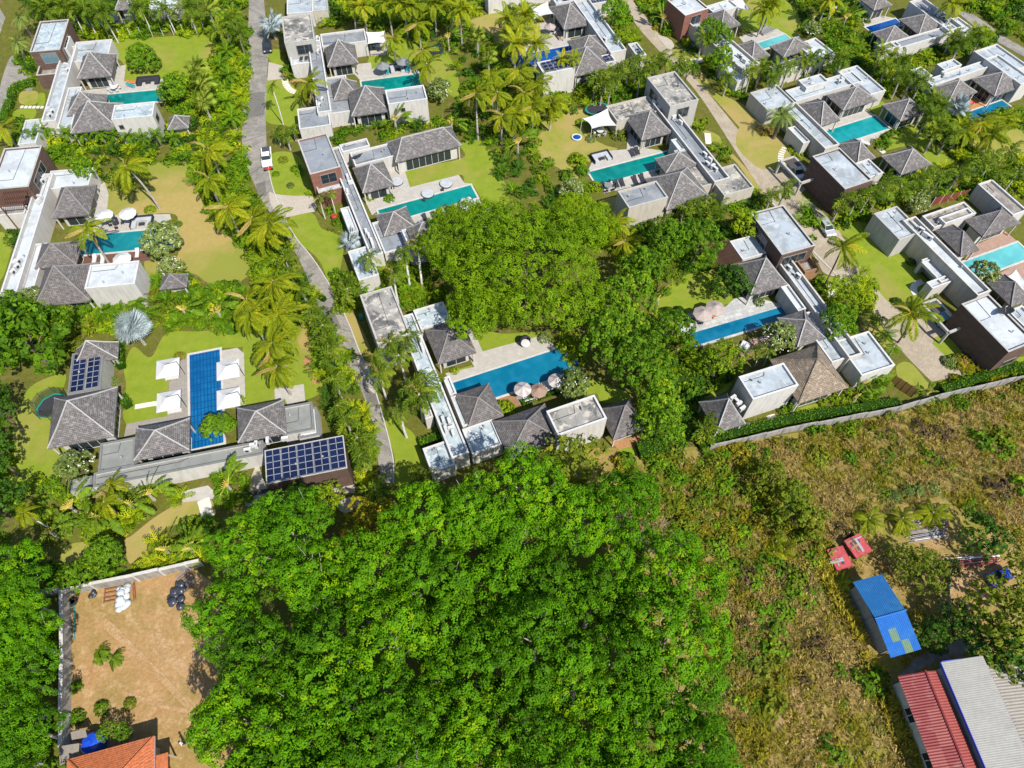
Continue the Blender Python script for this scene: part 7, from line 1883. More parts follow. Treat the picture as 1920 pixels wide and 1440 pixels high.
# feather palms along the lane
palms('fox', C1, '820,40 868,140 870,245 910,440 1000,740 930,640 1080,885 1100,1020 1110,930', 5.0, 'dark feather palm in the close row along the left side of the lane', 'feather palms along the lane', 1.15)
palms('fox', B1, '210,640 330,880 395,1010 470,1150 550,1340 250,760 430,1080 510,1260', 4.6, 'dark feather palm in the close row at the bend of the lane', 'feather palms along the lane', 1.05)
palm('fox', C1(1215,1275), 4.5, 'broad feather palm at the closed end of the lane', 'feather palms at the lane end', 1.4)
palms('royal', C1, '1240,400 1205,265 1390,265 1450,110 1330,160', 7.0, 'tall feather palm in the cluster before the centre villa', 'tall palms before the centre villa', .95, True, .14, 'trunk_pale')
palms('royal', C1, '1505,470 1580,500 1545,560', 8.5, 'tallest palm of the tight trio beside the centre villa corridor', 'palm trio beside the centre villa corridor', 1.15, True, .2, 'trunk_pale')
palm('royal', C1(1400,665), 6.5, 'feather palm with dark pale trunks on the lawn near the lane', 'tall palms before the centre villa', .95, C1(1450,880), tm='trunk_pale')
palm('royal', B1(835,645), 6.5, 'tall palm leaning over the washed blue roof, westernmost of its row', 'tall palms between the middle villas', .95, B1(910,880), tm='trunk_pale')
palm('royal', B1(1110,590), 7.0, 'tall palm between the middle villas with a white trunk ring', 'tall palms between the middle villas', .9, B1(1155,880), tm='trunk_pale')
palm('royal', B1(1210,515), 7.5, 'tallest bright fan topped palm between the middle villas', 'tall palms between the middle villas', .9, B1(1250,890), tm='trunk_pale')
palm('royal', B1(1030,750), 6.5, 'palm between the middle villas closest to the stained tower roof', 'tall palms between the middle villas', .95, B1(1072,1010), tm='trunk_pale')
palm('fox', B1(685,880), 4.0, 'dark feather palm at the foot of the washed blue low roof', 'feather palms between the middle villas', 1.3)
palm('fox', B1(640,840), 3.0, 'small dark feather palm at the lawn edge north of the stained tower', 'feather palms between the middle villas', 1.0)
palm('royal', A1(115,640), 7.5, 'slim palm with long pale trunk on the front lawn by the lane', 'slim palms by the lane', .6, A1(205,935), r=.09, tm='trunk_pale')
palm('royal', B1(550,165), 5.0, 'slim palm with white trunk at the entrance of the long pavilion villa', 'slim palms by the entrance', .55, B1(600,335), r=.09, tm='trunk_pale')
palm('royal', B1(475,190), 5.0, 'slim palm at the corner of the brick tower', 'slim palms by the entrance', .55, B1(520,360), r=.09, tm='trunk_pale')
palms('fox', A1, '155,975 270,960 220,1010', 3.0, 'low feather palm at the lane corner above the white pickup', 'feather palms above the white pickup', .85)
palms('fox', A2, '640,560 720,530 800,500 870,470 940,440 960,540 1040,470 1100,430 1180,440 1255,480 760,590 690,610', 6.0, 'dark feather palm in the row north of the stained tower', 'feather palms north of the stained tower', 1.15)
palms('fox', B2, '1370,250 1440,230 1560,260 1130,370 1300,270 1500,300', 4.5, 'feather palm along the garden side of the cream villa', 'feather palms below the cream villa', 1.05)
palms('fox', A2, '1620,580 1790,530 1880,510 1440,280', 5.0, 'feather palm beside the white low block of the aqua pool villa', 'feather palms by the aqua pool villa', 1.0, False)
palms('fox', A3, '70,510 150,500 260,450 330,430 440,430 560,440 30,590', 5.0, 'feather palm in the row below the aqua pool villa roofs', 'feather palms below the aqua pool villa', 1.0, False)
palms('fox', A3, '850,380 930,420 1010,450 1090,570 1160,600 1000,560 890,500 1240,730 1300,800 1230,860 1290,930 1380,1000 1250,990 1180,780', 5.0, 'feather palm in the belt between the two right hand pools', 'feather palms between the right pools', 1.05, False)
palms('fox', B3, '900,70 1000,120 860,130 1130,60 680,180 560,215 780,160 1250,40', 5.0, 'feather palm in the belt below the brown tower with pale roof', 'feather palms below the brown tower', 1.15)
palms('fox', A3, '1700,1150 1820,1130 1610,1200 1900,1260 1450,1280 1320,1290 1740,1280', 5.0, 'feather palm near the right edge below the orange terrace villa', 'feather palms near the right edge', 1.1)
palms('fox', A3, '1540,230 1600,260 1440,330 1380,270 1480,300', 5.0, 'feather palm at the top right beside the grey lane', 'feather palms at the top right', 1.0, False)
palm('fox', B3(135,120), 5.5, 'feather palm standing in the drive fork with slim trunk', 'feather palms in the drive fork', 1.0)
palm('fox', B3(30,170), 4.5, 'smaller feather palm left of the fork palm', 'feather palms in the drive fork', .9)
palm('royal', C3(865,385), 4.5, 'left small palm on the pink terrace by the frangipani', 'small palms on the pink terrace', .6, C3(860,510), r=.08, tm='trunk_pale')
palm('royal', C3(965,375), 5.0, 'right small palm on the pink terrace by the frangipani', 'small palms on the pink terrace', .6, C3(925,505), r=.08, tm='trunk_pale')
palm('fox', C3(490,960), 3.5, 'dark feather palm at the foot of the small corner hip', 'feather palms by the boundary hedge', 1.25)
palm('fox', E0(465,185), 4.0, 'small dark palm with thin trunk beside the grey drive', 'small palms along the drive', .7, E0(400,340), r=.07, tm='bark')
palm('fox', E0(400,190), 3.5, 'smaller dark palm left of the thin trunk palm', 'small palms along the drive', .6, r=.07, tm='bark')
palm('areca', E0(545,350), 2.5, 'yellow green feathery palm beside the stained low roof', 'small palms along the drive', .9)
palm('areca', E0(620,480), 2.5, 'green feathery palm below the yellow green one', 'small palms along the drive', .8)
palms('royal', A0, '270,50 400,40 530,60 640,70 700,55 760,90 1045,50 1230,60 1400,60 340,80 470,20 590,20', 6.5, 'tall slim palm in the row behind the upper left villa', 'tall palms behind the upper left villa', 1.3, False, .12, 'trunk_pale')
palms('royal', A0, '1750,110 1680,180 1790,250 1640,230', 5.0, 'dark feather palm beside the lane at the top', 'palms beside the top of the lane', 1.0, False)
palms('areca', A0, '500,1000 620,1010 740,1000 850,1010 960,1010 1060,1030 1170,1010 1300,1030 250,1010 150,1000 340,960', 2.5, 'feathery palm in the strip below the upper left villa', 'feathery palms below the upper left villa', 1.0, False)
palms('areca', A0, '1700,380 1720,560 1700,760 1740,880 1650,480', 2.5, 'feathery palm in the strip between upper lawn and lane', 'feathery palms beside the lane', 1.2, False)
palms('areca', B0, '450,1000 540,1080 640,1010 760,1060 900,950 1020,980 1100,1060 420,1120', 2.0, 'bamboo like feathery palm below the left villa', 'feathery palms below the left villa', 1.2)
palm('date', A0(140,115), 5.5, 'stiff blue green date palm at the upper left corner, farther one', 'date palms at the upper left', 1.15, r=.25, tm='bark')
palm('date', A0(120,300), 5.0, 'stiff blue green date palm at the upper left corner, nearer one', 'date palms at the upper left', 1.05, r=.25, tm='bark')
palm('date', A3(112,850), 5.5, 'stout date palm before the white corridor by the turquoise pool', 'date palms by the drive', 1.25, r=.3, tm='bark')
for i, (x, y, l) in enumerate(((1470,500,'highest'), (1520,610,'middle'), (1520,745,'lowest'))):
    fan_palm('lf_fan', A0(x, y), 6-i*.6, 'pale green fan palm, %s of the three beside the upper teal pool' % l, 'pale fan palms by the upper teal pool', 1.35)
fan_palm('lf_fan', A0(1560,45), 7, 'pale fan palm with orange fruit stalks at the top', 'pale fan palms at the top', 1.4)
fan_palm('lf_fan', A1(1740,430), 5, 'pale fan palm in the palm garden behind the parasols', 'pale fan palms in the palm garden', 1.2)
fan_palm('lf_fan', A1(1660,260), 5, 'pale fan palm at the edge of the far lawn', 'pale fan palms in the palm garden', 1.1)
fan_palm('lf_silver', B0(990,1170), 4.5, 'big round silver blue fan palm above the solar panel villa', 'silver fan palms', 1.08, n=84, r=.22)
fan_palm('lf_silver', A1(115,175), 3.6, 'silver fan palm beside the lane at the grey tower', 'silver fan palms', 1.25, n=34, r=.22)
fan_palm('lf_silver', B1(712,520), 1.6, 'low silver fan palm at the foot of the long grey corridor', 'silver fan palms', 1.0, n=26, r=.2)
fan_palm('lf_silver', A3(1415,790), 2.2, 'silver fan palm at the orange terrace corner', 'silver fan palms', 1.1, n=26, r=.2)
for x, y, fn, h, sc, fc, lb in ((1440,275,A1,3,1.0,.3,'traveller palm with yellow heart beyond the grey parasols'), (1040,890,A1,3,1.1,.2,'traveller palm with yellow heart below the grey towered villa'), (1465,920,A1,3,1.0,-.3,'traveller palm with yellow heart by the end of the long pavilion'),
        (45,1065,A2,3,1.1,.4,'traveller palm with yellow heart at the edge of the tent lawn'), (1130,135,A2,3,1.0,2.6,'traveller palm beside the brick tower drive'), (350,120,A3,2.5,1.1,.2,'traveller palm in the dark garden at the top right, left one'), (470,100,A3,2.5,1.1,.5,'traveller palm in the dark garden at the top right, middle one'), (590,130,A3,2.5,1.1,.1,'traveller palm in the dark garden at the top right, right one'),
        (1630,1050,B0,2.5,1.2,.3,'large traveller palm with yellow heart under the dry lawn'), (1370,1040,B0,2.2,1.1,-.1,'smaller traveller palm left of the one under the dry lawn'), (100,1230,C1,2.4,1.25,1.2,'tall paddle leaved traveller palm before the white entrance wall'),
        (1330,215,E2,2.2,1.2,.2,'traveller palm against the white wall of the grey corridor'), (620,330,E2,2.2,1.2,.8,'traveller palm in the thick planting at the lower left'), (860,420,E2,2.2,1.2,-.4,'traveller palm with leaning stems at the lower left path'), (1480,720,E2,2.0,1.2,.1,'traveller palm at the lot wall'), (1700,700,E2,2.0,1.1,.7,'traveller palm beside the grove edge at the lot wall'),
        (450,560,E2,2.2,1.0,.5,'traveller palm at the shaded lawn edge in the lower left'), (1150,300,E2,2.4,1.1,-.2,'traveller palm with upright leaves before the grey corridor'), (1100,960,B2,1.5,.8,.8,'cut traveller palm with a pale leaning trunk beside the round lawn'), (900,1300,B2,2.0,1.0,.2,'traveller palm under the trees between the two blue pools'), (1250,1330,B2,2.0,.9,.4,'traveller palm at the corner of the blue pool on grey stone')):
    traveller(fn(x, y), h, lb, 'traveller palms', sc, fc)
for x, y, l in ((250,980,'lowest'), (330,850,'middle'), (420,780,'highest')): traveller(E0(x, y), 1.2, 'banana like clump with broad leaves along the boundary hedge, %s one' % l, 'banana clumps at the boundary hedge', .8, .3, 11, 1)
traveller(E0(960,950), 1.0, 'spiky yellow green clump beside the end of the drive', 'spiky clumps at the drive end', .6, .3, 16, 1)

# broad trees
tree('rain', (985,500), 8.5, 'huge spreading rain tree with a flat yellow green crown', 'spreading rain trees', 1.3, 1.0, 'rain_tree', var=0)
tree('rain', (1085,420), 7.0, 'smaller spreading rain tree crown north of the huge one', 'spreading rain trees', .55, .8, 'rain_tree', var=1)
tree('rain', (905,570), 6.5, 'lower spreading rain tree crown near the bare terrace', 'spreading rain trees', .5, .8, 'rain_tree', var=0)
tree('rain', (880,450), 7.0, 'bright green spreading tree at the left of the huge rain tree', 'spreading rain trees', .75, .9, 'rain_tree', var=1)
for x, y, z, s, k, lb in ((1180,560,7,1.15,'broad','large leaved tree right of the huge rain tree'), (1140,640,7,1.2,'broad','large leaved tree between the centre pool and the blue pool'), (1195,680,6.5,1.25,'broad','large leaved tree overhanging the corner hip of the centre villa'), (1235,800,4.5,.95,'broad','leafy tree behind the clipped hedge end'), (1175,600,6,.9,'broad','leafy tree top between the two blue pools'), (1230,740,5,1.0,'broad','leafy tree left of the small corner hip'),
        (1255,455,6,1.0,'broad','green tree below the cream villa, left one'), (1310,455,6,1.05,'broad','green tree below the cream villa, right one'), (1210,500,6,.95,'broad','green tree at the path below the cream villa'), (1372,530,4.0,1.05,'dark','round dark green tree touching the shingle hip and pergola'), (1350,680,5.0,1.0,'lime','yellow green tree in front of the blue pool on grey stone'), (1400,420,4.5,.8,'lime','yellowish tree left of the pale tower roof'),
        (1590,557,4.5,.95,'lime','yellow green tree in the bed of the beige drive'), (1570,600,4.0,.75,'broad','leafy tree below the yellow green one along the corridor wall'), (1330,60,4.5,.75,'broad','leafy tree at the white corridor of the aqua pool villa'), (1350,70,4.5,.7,'broad','leafy tree beside the corridor of the aqua pool villa'), (1150,25,4.5,.85,'broad','leafy tree by the beige drive at the top'), (1175,70,4.0,.75,'lime','yellow green tree beside the drive below the solar villa'),
        (1350,115,4.0,.85,'broad','leafy tree at the white canopy of the aqua pool villa'), (267,112,2.3,1.25,'round','round clipped tree standing on the upper left lawn'), (332,168,3.6,1.3,'round','rounded yellow green tree at the end of the upper teal pool'), (48,640,6.5,1.75,'broad','large spreading leafy tree at the left edge by the solar villa'), (90,600,5.5,1.0,'lime','yellow green tree above the solar villa'), (20,590,6,.9,'broad','leafy tree cut by the left edge'),
        (411,801,3.2,1.0,'round','round dense tree with white blossom beside the blue tiled pool'), (200,1040,3.0,.95,'round','bright green round tree in the lower left garden'), (145,1080,2.8,.6,'broad','leafy small tree at the lot wall corner'), (-12,760,7,1.0,'dark','dark tree cut by the left edge, upper one'), (-18,850,7,1.0,'dark','dark tree cut by the left edge, middle one'), (-15,950,6,1.2,'dark','dark tree cut by the left edge, lower one'),
        (160,320,3.0,.7,'broad','leafy tree at the left villa north wing'), (240,340,2.4,.95,'olive','grey olive bush tree under the leaning palm'), (30,450,2.0,.6,'dark','dark tree by the left villa corridor'), (1068,892,5.0,1.6,'olive','broad olive tree overhanging the shingle hip of the centre villa'), (705,990,4.5,1.15,'autumn','yellow and brown leaved tree at the lane end'), (795,900,4.5,.55,'olive','small olive tree at the edge of the grove by the low blue roof'),
        (1490,960,2.2,1.1,'olive','pale leaved bushy tree in the dry meadow'), (1440,900,2.0,.9,'olive','pale leaved bushy tree higher up the dry meadow'), (1843,1012,3.2,1.05,'dark','dark dense tree beside the pipe stacks'), (1735,1070,2.6,.85,'olive','thin olive tree between red trailers and blue shed'), (1690,1052,2.2,.6,'olive','thin olive tree right of the red trailers'),
        (1795,1170,3.0,.85,'dark','dark tree right of the blue shed'), (1925,1090,4,1.0,'olive','grey green tree at the right edge by the dirt yard'), (1890,1180,5,1.5,'olive','large grey green tree at the right edge'), (1880,1230,4,1.2,'dark','dark green tree above the grey shed roof'), (1740,1190,2,.7,'dark','bush tree beside the blue roof'), (1782,1062,1.6,.45,'dark','bush tree by the dirt yard'),
        (560,950,4.0,.8,'broad','bright tree in front of the garage facade'), (620,940,3,.7,'lime','yellow green tree at the garage corner'), (500,965,3.0,.7,'lime','leafy tree left of the garage'), (1290,130,5,.5,'broad','leafy tree by the drive bend'), (1260,620,4,.9,'broad','low leafy tree at the left end of the blue pool'), (1240,380+130,5,.8,'olive','olive tree in the grove below the cream villa')):
    tree(k, (x, y), z, lb, 'garden and meadow trees', s)
for fn, x, y, z, s, lb in ((C3,1040,300,3.0,1.15,'frangipani with white blossom beside the shingle hip'), (B3,1630,780,2.6,1.05,'frangipani with white blossom at the pale aqua pool'), (C2,1260,650,2.8,1.1,'grey frangipani at the end of the centre pool deck'), (B0,1210,530,3.0,1.5,'grey frangipani over the end of the cyan pool'), (C0,580,1090,2.6,1.1,'frangipani with white blossom at the orange court'), (B3,1120,245,2.4,.95,'frangipani with white blossom behind the pale grey block'), (A1,1380,680,2.2,1.1,'round grey bush tree east of the washed roof block'), (B0,230,960,2.4,.9,'grey frangipani beside the dark hip of the left villa'), (B2,440,150,2.6,1.0,'grey frangipani below the round dark table'), (A3,330,220,2.4,.8,'grey frangipani at the aqua lawn'), (B0,1280,720,1.6,.9,'pale bare frangipani on the dry lawn')):
    e = tree('frangi', fn(x, y), z, lb, 'frangipani trees', s, name='frangipani_tree')
    rng = np.random.default_rng(int(x)); d = unit(rng.normal(size=(60, 3))); d[:, 2] = np.abs(d[:, 2]); V, F, t = clumps(d*np.array([2.1, 2.1, 1.5])*s+np.array([0, 0, z]), d, 3, .2, .16, .16, rng)
    o = link('blossom', np_mesh('blossom', V, F, MT['flower'], t), e); o['kind'] = 'stuff'

# the grove: every tree its own crown
GROVE = pts(X1, '420,1020 480,985 560,995 640,1050 700,1070 765,1010 800,970 860,940 930,925 990,935 1060,960 1140,935 1215,925 1235,990 1210,1045 1290,1085 1320,1180 1335,1300 1320,1440 1315,1520 490,1520 470,1400 440,1290 425,1220 430,1120')
ZG = 11.0
gp = np.array([G(p, ZG) for p in GROVE]); lo, hi = gp.min(0), gp.max(0); kept = []
rng = np.random.default_rng(21)
for _ in range(9000):
    q = lo+rng.random(2)*(hi-lo)
    if not inside(q[None, :], gp)[0]: continue
    if all((q[0]-k[0])**2+(q[1]-k[1])**2 > 4.9**2 for k in kept): kept.append(q)
cs, ts, th = _tv['grove']
for q in kept:
    z = ZG*rng.uniform(.82, 1.15); e = empty('grove_tree', (q[0], q[1], 0), rng.uniform(0, 6.28), 'tall bright green tree in the closely packed grove at the bottom', 'tree', 'trees of the closely packed green grove')
    c = link('crown', cs[rng.integers(5)], e, (0, 0, z)); s = rng.uniform(.9, 1.18); c.scale = (s, s, s*rng.uniform(.95, 1.3))
    t = link('trunk', ts[rng.integers(2)], e); t.scale = (1, 1, z/th)
for i, (x, y) in enumerate(sorted(((10,1085),(40,1120),(5,1160),(42,1195),(0,1235),(35,1275),(5,1325),(30,1365),(0,1420),(-60,1110),(-70,1200),(-70,1300),(30,1450),(-60,1400)), key=lambda p: p[1])):
    tree('grove', (x, y), 8.5, ORD[i]+' tall leafy tree of the strip left of the pale lot wall', 'trees left of the lot wall', .85)
for i, (x, y) in enumerate(((420,1330),(395,1395),(470,1440))):
    tree('broad', (x, y), 2.5, ORD[i]+' low leafy tree down the edge between bare lot and grove', 'low trees at the lot edge', .6)

# undergrowth masses
GR3 = ('lf_green', 'lf_lime', 'lf_dark'); GR2 = ('lf_green', 'lf_lime')
thicket(A0, '560,225 900,200 1500,150 1850,90 1865,700 1820,930 1440,900 1250,790 1250,700 1610,500 1615,285 1500,258 820,305 620,300', GR2, tuft=.3, dens=.85)
thicket(A0, '60,960 160,900 260,1010 350,1060 480,960 900,980 1430,905 1830,930 1850,1150 1450,1180 1440,1230 1000,1260 790,1370 700,1340 640,1260 430,1250 300,1090 130,1090', GR3, tuft=.35)
thicket(B0, '1425,-80 1835,-80 1850,100 1985,390 2180,800 2180,1000 1990,900 1880,640 1720,490 1560,330 1460,100', GR2, tuft=.4, dens=.9)
thicket(B0, '700,-20 800,0 780,90 700,60', GR2)
thicket(B0, '150,1080 290,1060 700,1000 1050,870 1420,790 1560,840 1740,860 1990,950 2200,1060 2180,1140 1700,1190 1250,1220 1150,1150 850,1200 580,1250 540,1440 0,1440 -20,1080', ('lf_green', 'lf_lime', 'lf_green', 'lf_olive'), tuft=.3)
thicket(C1, '715,-10 850,-10 1010,330 1150,700 1230,1000 1210,1150 1340,1240 1330,1400 1100,1340 1050,1150 985,870 870,740 810,560 790,400', GR3, tuft=.4)
thicket(B1, '0,560 270,540 330,760 600,1200 750,1440 470,1440 440,1210 380,1100 250,1180 0,1120', GR3, tuft=.4)
thicket(A1, '505,1000 835,960 1000,1040 850,1085 832,1035 580,1100', ('lf_lime', 'lf_green'), hmax=1.2, tuft=.05)
thicket(A1, '800,940 1030,930 1480,900 1500,730 1560,720 1700,1040 1640,1050 1540,1080 1480,940 1380,940 1010,1055', GR3)
thicket(A1, '430,120 500,215 820,195 970,230 1150,280 1320,330 1330,200 1600,150 1750,95 1960,70 1960,-80 540,-80 540,70', ('lf_green', 'lf_lime', 'lf_dark'), tuft=.3)
thicket(A1, '1320,200 1600,160 1660,235 1820,340 1920,440 2160,570 2130,760 2140,920 2180,1000 2040,1140 2260,1260 2400,1390 2480,1440 2300,1560 1960,1560 1850,1440 1800,1200 1710,1080 1560,700 1520,600 1450,430', GR3, tuft=.4, dens=.3)
thicket(A2, '230,570 470,600 650,620 1010,620 1060,570 1105,700 1045,710 720,780 560,812 230,915 210,760', ('lf_green', 'lf_lime'), hmax=1.3, tuft=.1)
thicket(A2, '880,-30 1200,-30 1275,210 1245,290 1180,260 1080,200 980,80', GR3)
thicket(A2, '760,0 860,60 890,200 950,330 850,370 760,230', GR2)
thicket(A2, '1270,240 1440,170 1540,300 1400,385 1275,365', GR3)
thicket(A2, '1390,450 1640,400 1600,480 1690,610 1800,625 1790,740 1700,760 1570,700 1480,560', GR3)
thicket(A2, '1330,900 1440,910 1480,980 1440,1010 1350,950', GR2, hmax=1.1)
thicket(A2, '1460,1080 1540,1080 1690,1200 1600,1230 1500,1150', ('lf_olive', 'lf_green'), hmax=1.0)
thicket(A3, '150,-60 600,-60 740,130 730,210 860,350 700,480 520,540 230,590 140,640 0,620 0,540 400,480 470,390 370,270 300,280 240,260 280,190', GR3, tuft=.4)
thicket(A3, '860,350 980,390 1180,370 1340,300 1560,215 1780,265 1720,320 1560,370 1250,480 1140,500 1040,540 1230,690 1480,770 1460,980 1530,1060 1580,1200 1430,1260 1250,1080 1100,910 1170,850 1060,710 880,740 860,665 680,488 700,470', GR3, tuft=.35)
thicket(A3, '280,1090 420,1110 340,1160 270,1200 190,1260 150,1180 180,1110', ('lf_lime', 'lf_green'), hmax=1.0)
thicket(A3, '770,1085 850,1020 920,960 1000,990 860,1130', ('lf_lime', 'lf_green'), hmax=1.1)
thicket(B3, '580,145 740,95 1000,40 1400,-20 1690,-30 1960,-90 1960,240 1690,50 1540,110 1530,170 1470,225 1210,260 1015,245 800,300 690,378 500,425 460,340 470,250', GR3, tuft=.3)
thicket(A3, '1450,980 1830,820 1960,860 2050,960 1900,960 1700,950 1500,1050', GR2)
thicket(B2, '870,290 1120,370 1320,330 1580,230 1860,150 1850,330 1800,440 1630,500 1500,540 1470,720 1200,840 1060,900 900,720 640,560 620,420 760,420', ('lf_green', 'lf_dark', 'lf_lime'), tuft=.25)
thicket(B3, '140,240 340,330 440,500 350,560 115,250', GR2)
thicket(B3, '300,780 420,810 520,990 700,770 790,900 760,1040 700,1110 680,1200 560,1190 380,960', GR2)
thicket(C3, '0,200 280,260 380,340 720,470 700,560 640,620 440,740 420,1090 320,1080 0,1150', ('lf_green', 'lf_dark', 'lf_lime'), tuft=.25)
thicket(C3, '1060,720 1150,760 1560,690 1650,620 1860,600 1760,760 1430,830 1300,790 1050,850', GR2, hmax=1.2)
thicket(E0, '1000,910 1100,830 1210,720 1130,620 1250,590 1330,520 1500,600 1640,660 1920,710 1920,760 1050,960', ('lf_green', 'lf_lime', 'lf_autumn'), hmax=1.1)
thicket(B1, '590,760 760,830 1010,640 1330,640 1420,950 1080,1050 1000,870 780,1040 600,1040', GR2, tuft=.2)
thicket(B1, '270,-100 400,80 450,290 640,300 700,460 600,360 460,310 400,150 300,0', ('lf_lime', 'lf_green'), hmax=1.1)
thicket(C2, '1040,280 1320,300 1330,580 1290,600 1270,540 1172,365', GR2)
thicket(E2, '300,100 620,180 830,230 1060,60 1540,140 1650,290 1350,335 1180,580 870,660 690,640 380,590 290,300', ('lf_green', 'lf_lime', 'lf_trav'), tuft=.3, hmax=1.6)
thicket(E2, '540,900 700,850 900,900 1130,840 1350,710 1500,540 1800,420 1960,430 1900,800 1720,825 850,1030 620,1055', ('lf_green', 'lf_lime'), tuft=.3)
thicket(C0, '-80,500 20,600 70,900 80,1250 170,1440 -80,1440', GR3)
thicket(C0, '880,1180 1000,1150 1100,1240 1000,1290', GR2)
thicket(C1, '0,1160 210,1100 280,1200 260,1420 60,1440', GR2)
thicket(C1, '330,1340 470,1330 930,1250 945,1430 420,1500', ('lf_green', 'lf_lime'), hmax=1.3)
thicket(A1, '200,370 265,480 300,560 330,640 260,640 205,560', ('lf_pink', 'lf_green'), hmax=1.0, tuft=.1, label='purple bougainvillea and low shrubs in the front bed', name='flower_bed')
thicket(A2, '1790,960 1900,940 1960,1010 1850,1030', ('lf_pink', 'lf_grey'), hmax=.9, tuft=0, label='pink and white flowering shrubs on the drive lawn', name='flower_bed')
thicket(D0, '0,0 380,200 395,345 360,700 360,1500 -200,1500 -200,0', ('lf_dark', 'lf_green'), dens=.2)

thicket(A0, '120,-80 1850,-80 1860,60 1620,110 1350,70 1110,105 1010,195 890,200 560,225 300,150 200,60', GR3, tuft=.4, dens=.4)
thicket(A0, '100,420 260,440 280,640 200,620 160,520', GR2, dens=.4)
thicket(A3, '1250,-80 1960,-80 1960,330 1760,250 1600,125 1430,55', GR3, tuft=.3, dens=.45)
thicket(A3, '1000,-80 1200,-80 1240,-20 1060,-10', GR3, dens=.4)
thicket(A2, '1560,-80 2050,-80 2160,-20 1980,-40 1830,-60 1720,-20', GR3, dens=.4)
thicket(A2, '-40,-80 300,-80 300,-10 150,20 130,120 -40,90', GR3, dens=.4, tuft=.5)
thicket(B3, '1100,640 1180,640 1250,780 1150,760', GR2, dens=.3, hmax=.9)
thicket(C3, '575,1000 640,960 780,940 760,960 600,1040', GR2, dens=.3, hmax=.7)
# clipped hedges and single shrubs
hedge(C3, '430,1110 820,990 1200,905 1560,850 1925,790', 1.3, 1.2, 'long bright clipped hedge inside the stone boundary wall', 'lf_green')
hedge(E0, '1070,950 1300,870 1600,770 1925,690', 1.3, 1.3, 'clipped hedge inside the boundary wall at the right edge', 'lf_green')
hedge(C3, '-20,1160 160,1120 310,1085', 2.4, 1.3, 'broad bright flat topped hedge right of the orange court', 'lf_green')
hedge(E0, '1480,520 1580,600 1680,680', 1.6, 1.5, 'bright clipped hedge below the brown tower at the right edge', 'lf_green')
hedge(A0, '175,450 250,545', 2.2, 1.2, 'rounded clipped hedge at the foot of the brown tower', 'lf_green')
hedge(A0, '270,640 190,650 110,690 100,760', 1.6, 1.3, 'curved clipped hedge round the small front lawn', 'lf_green')
hedge(A0, '90,780 40,930', 1.6, 1.3, 'straight clipped hedge at the left edge', 'lf_green')
hedge(C2, '110,1110 290,1040', 1.4, 1.2, 'square clipped hedge against the low blue roofed block', 'lf_green')
hedge(C2, '215,890 250,1010', .7, .9, 'thin clipped hedge along the centre villa corridor', 'lf_green')
hedge(C0, '930,590 975,660', 1.4, 1.1, 'leaf shaped clipped bush beside the stepping stones', 'lf_green', group='clipped bushes of the solar villa')
hedge(C0, '905,180 920,370', 1.3, 1.4, 'clipped hedge beside the small top hip of the solar villa', 'lf_green', group='clipped bushes of the solar villa')
hedge(C2, '870,790 960,760', .8, .7, 'low clipped box hedge below the striped parasol', 'lf_green')
hedge(C2, '990,755 1160,690', .8, .7, 'low clipped box hedge below the brown parasol', 'lf_green')
hedge(B1, '300,840 520,980', 0.9, 1.0, 'loose hedge at the lane kerb', 'lf_lime')
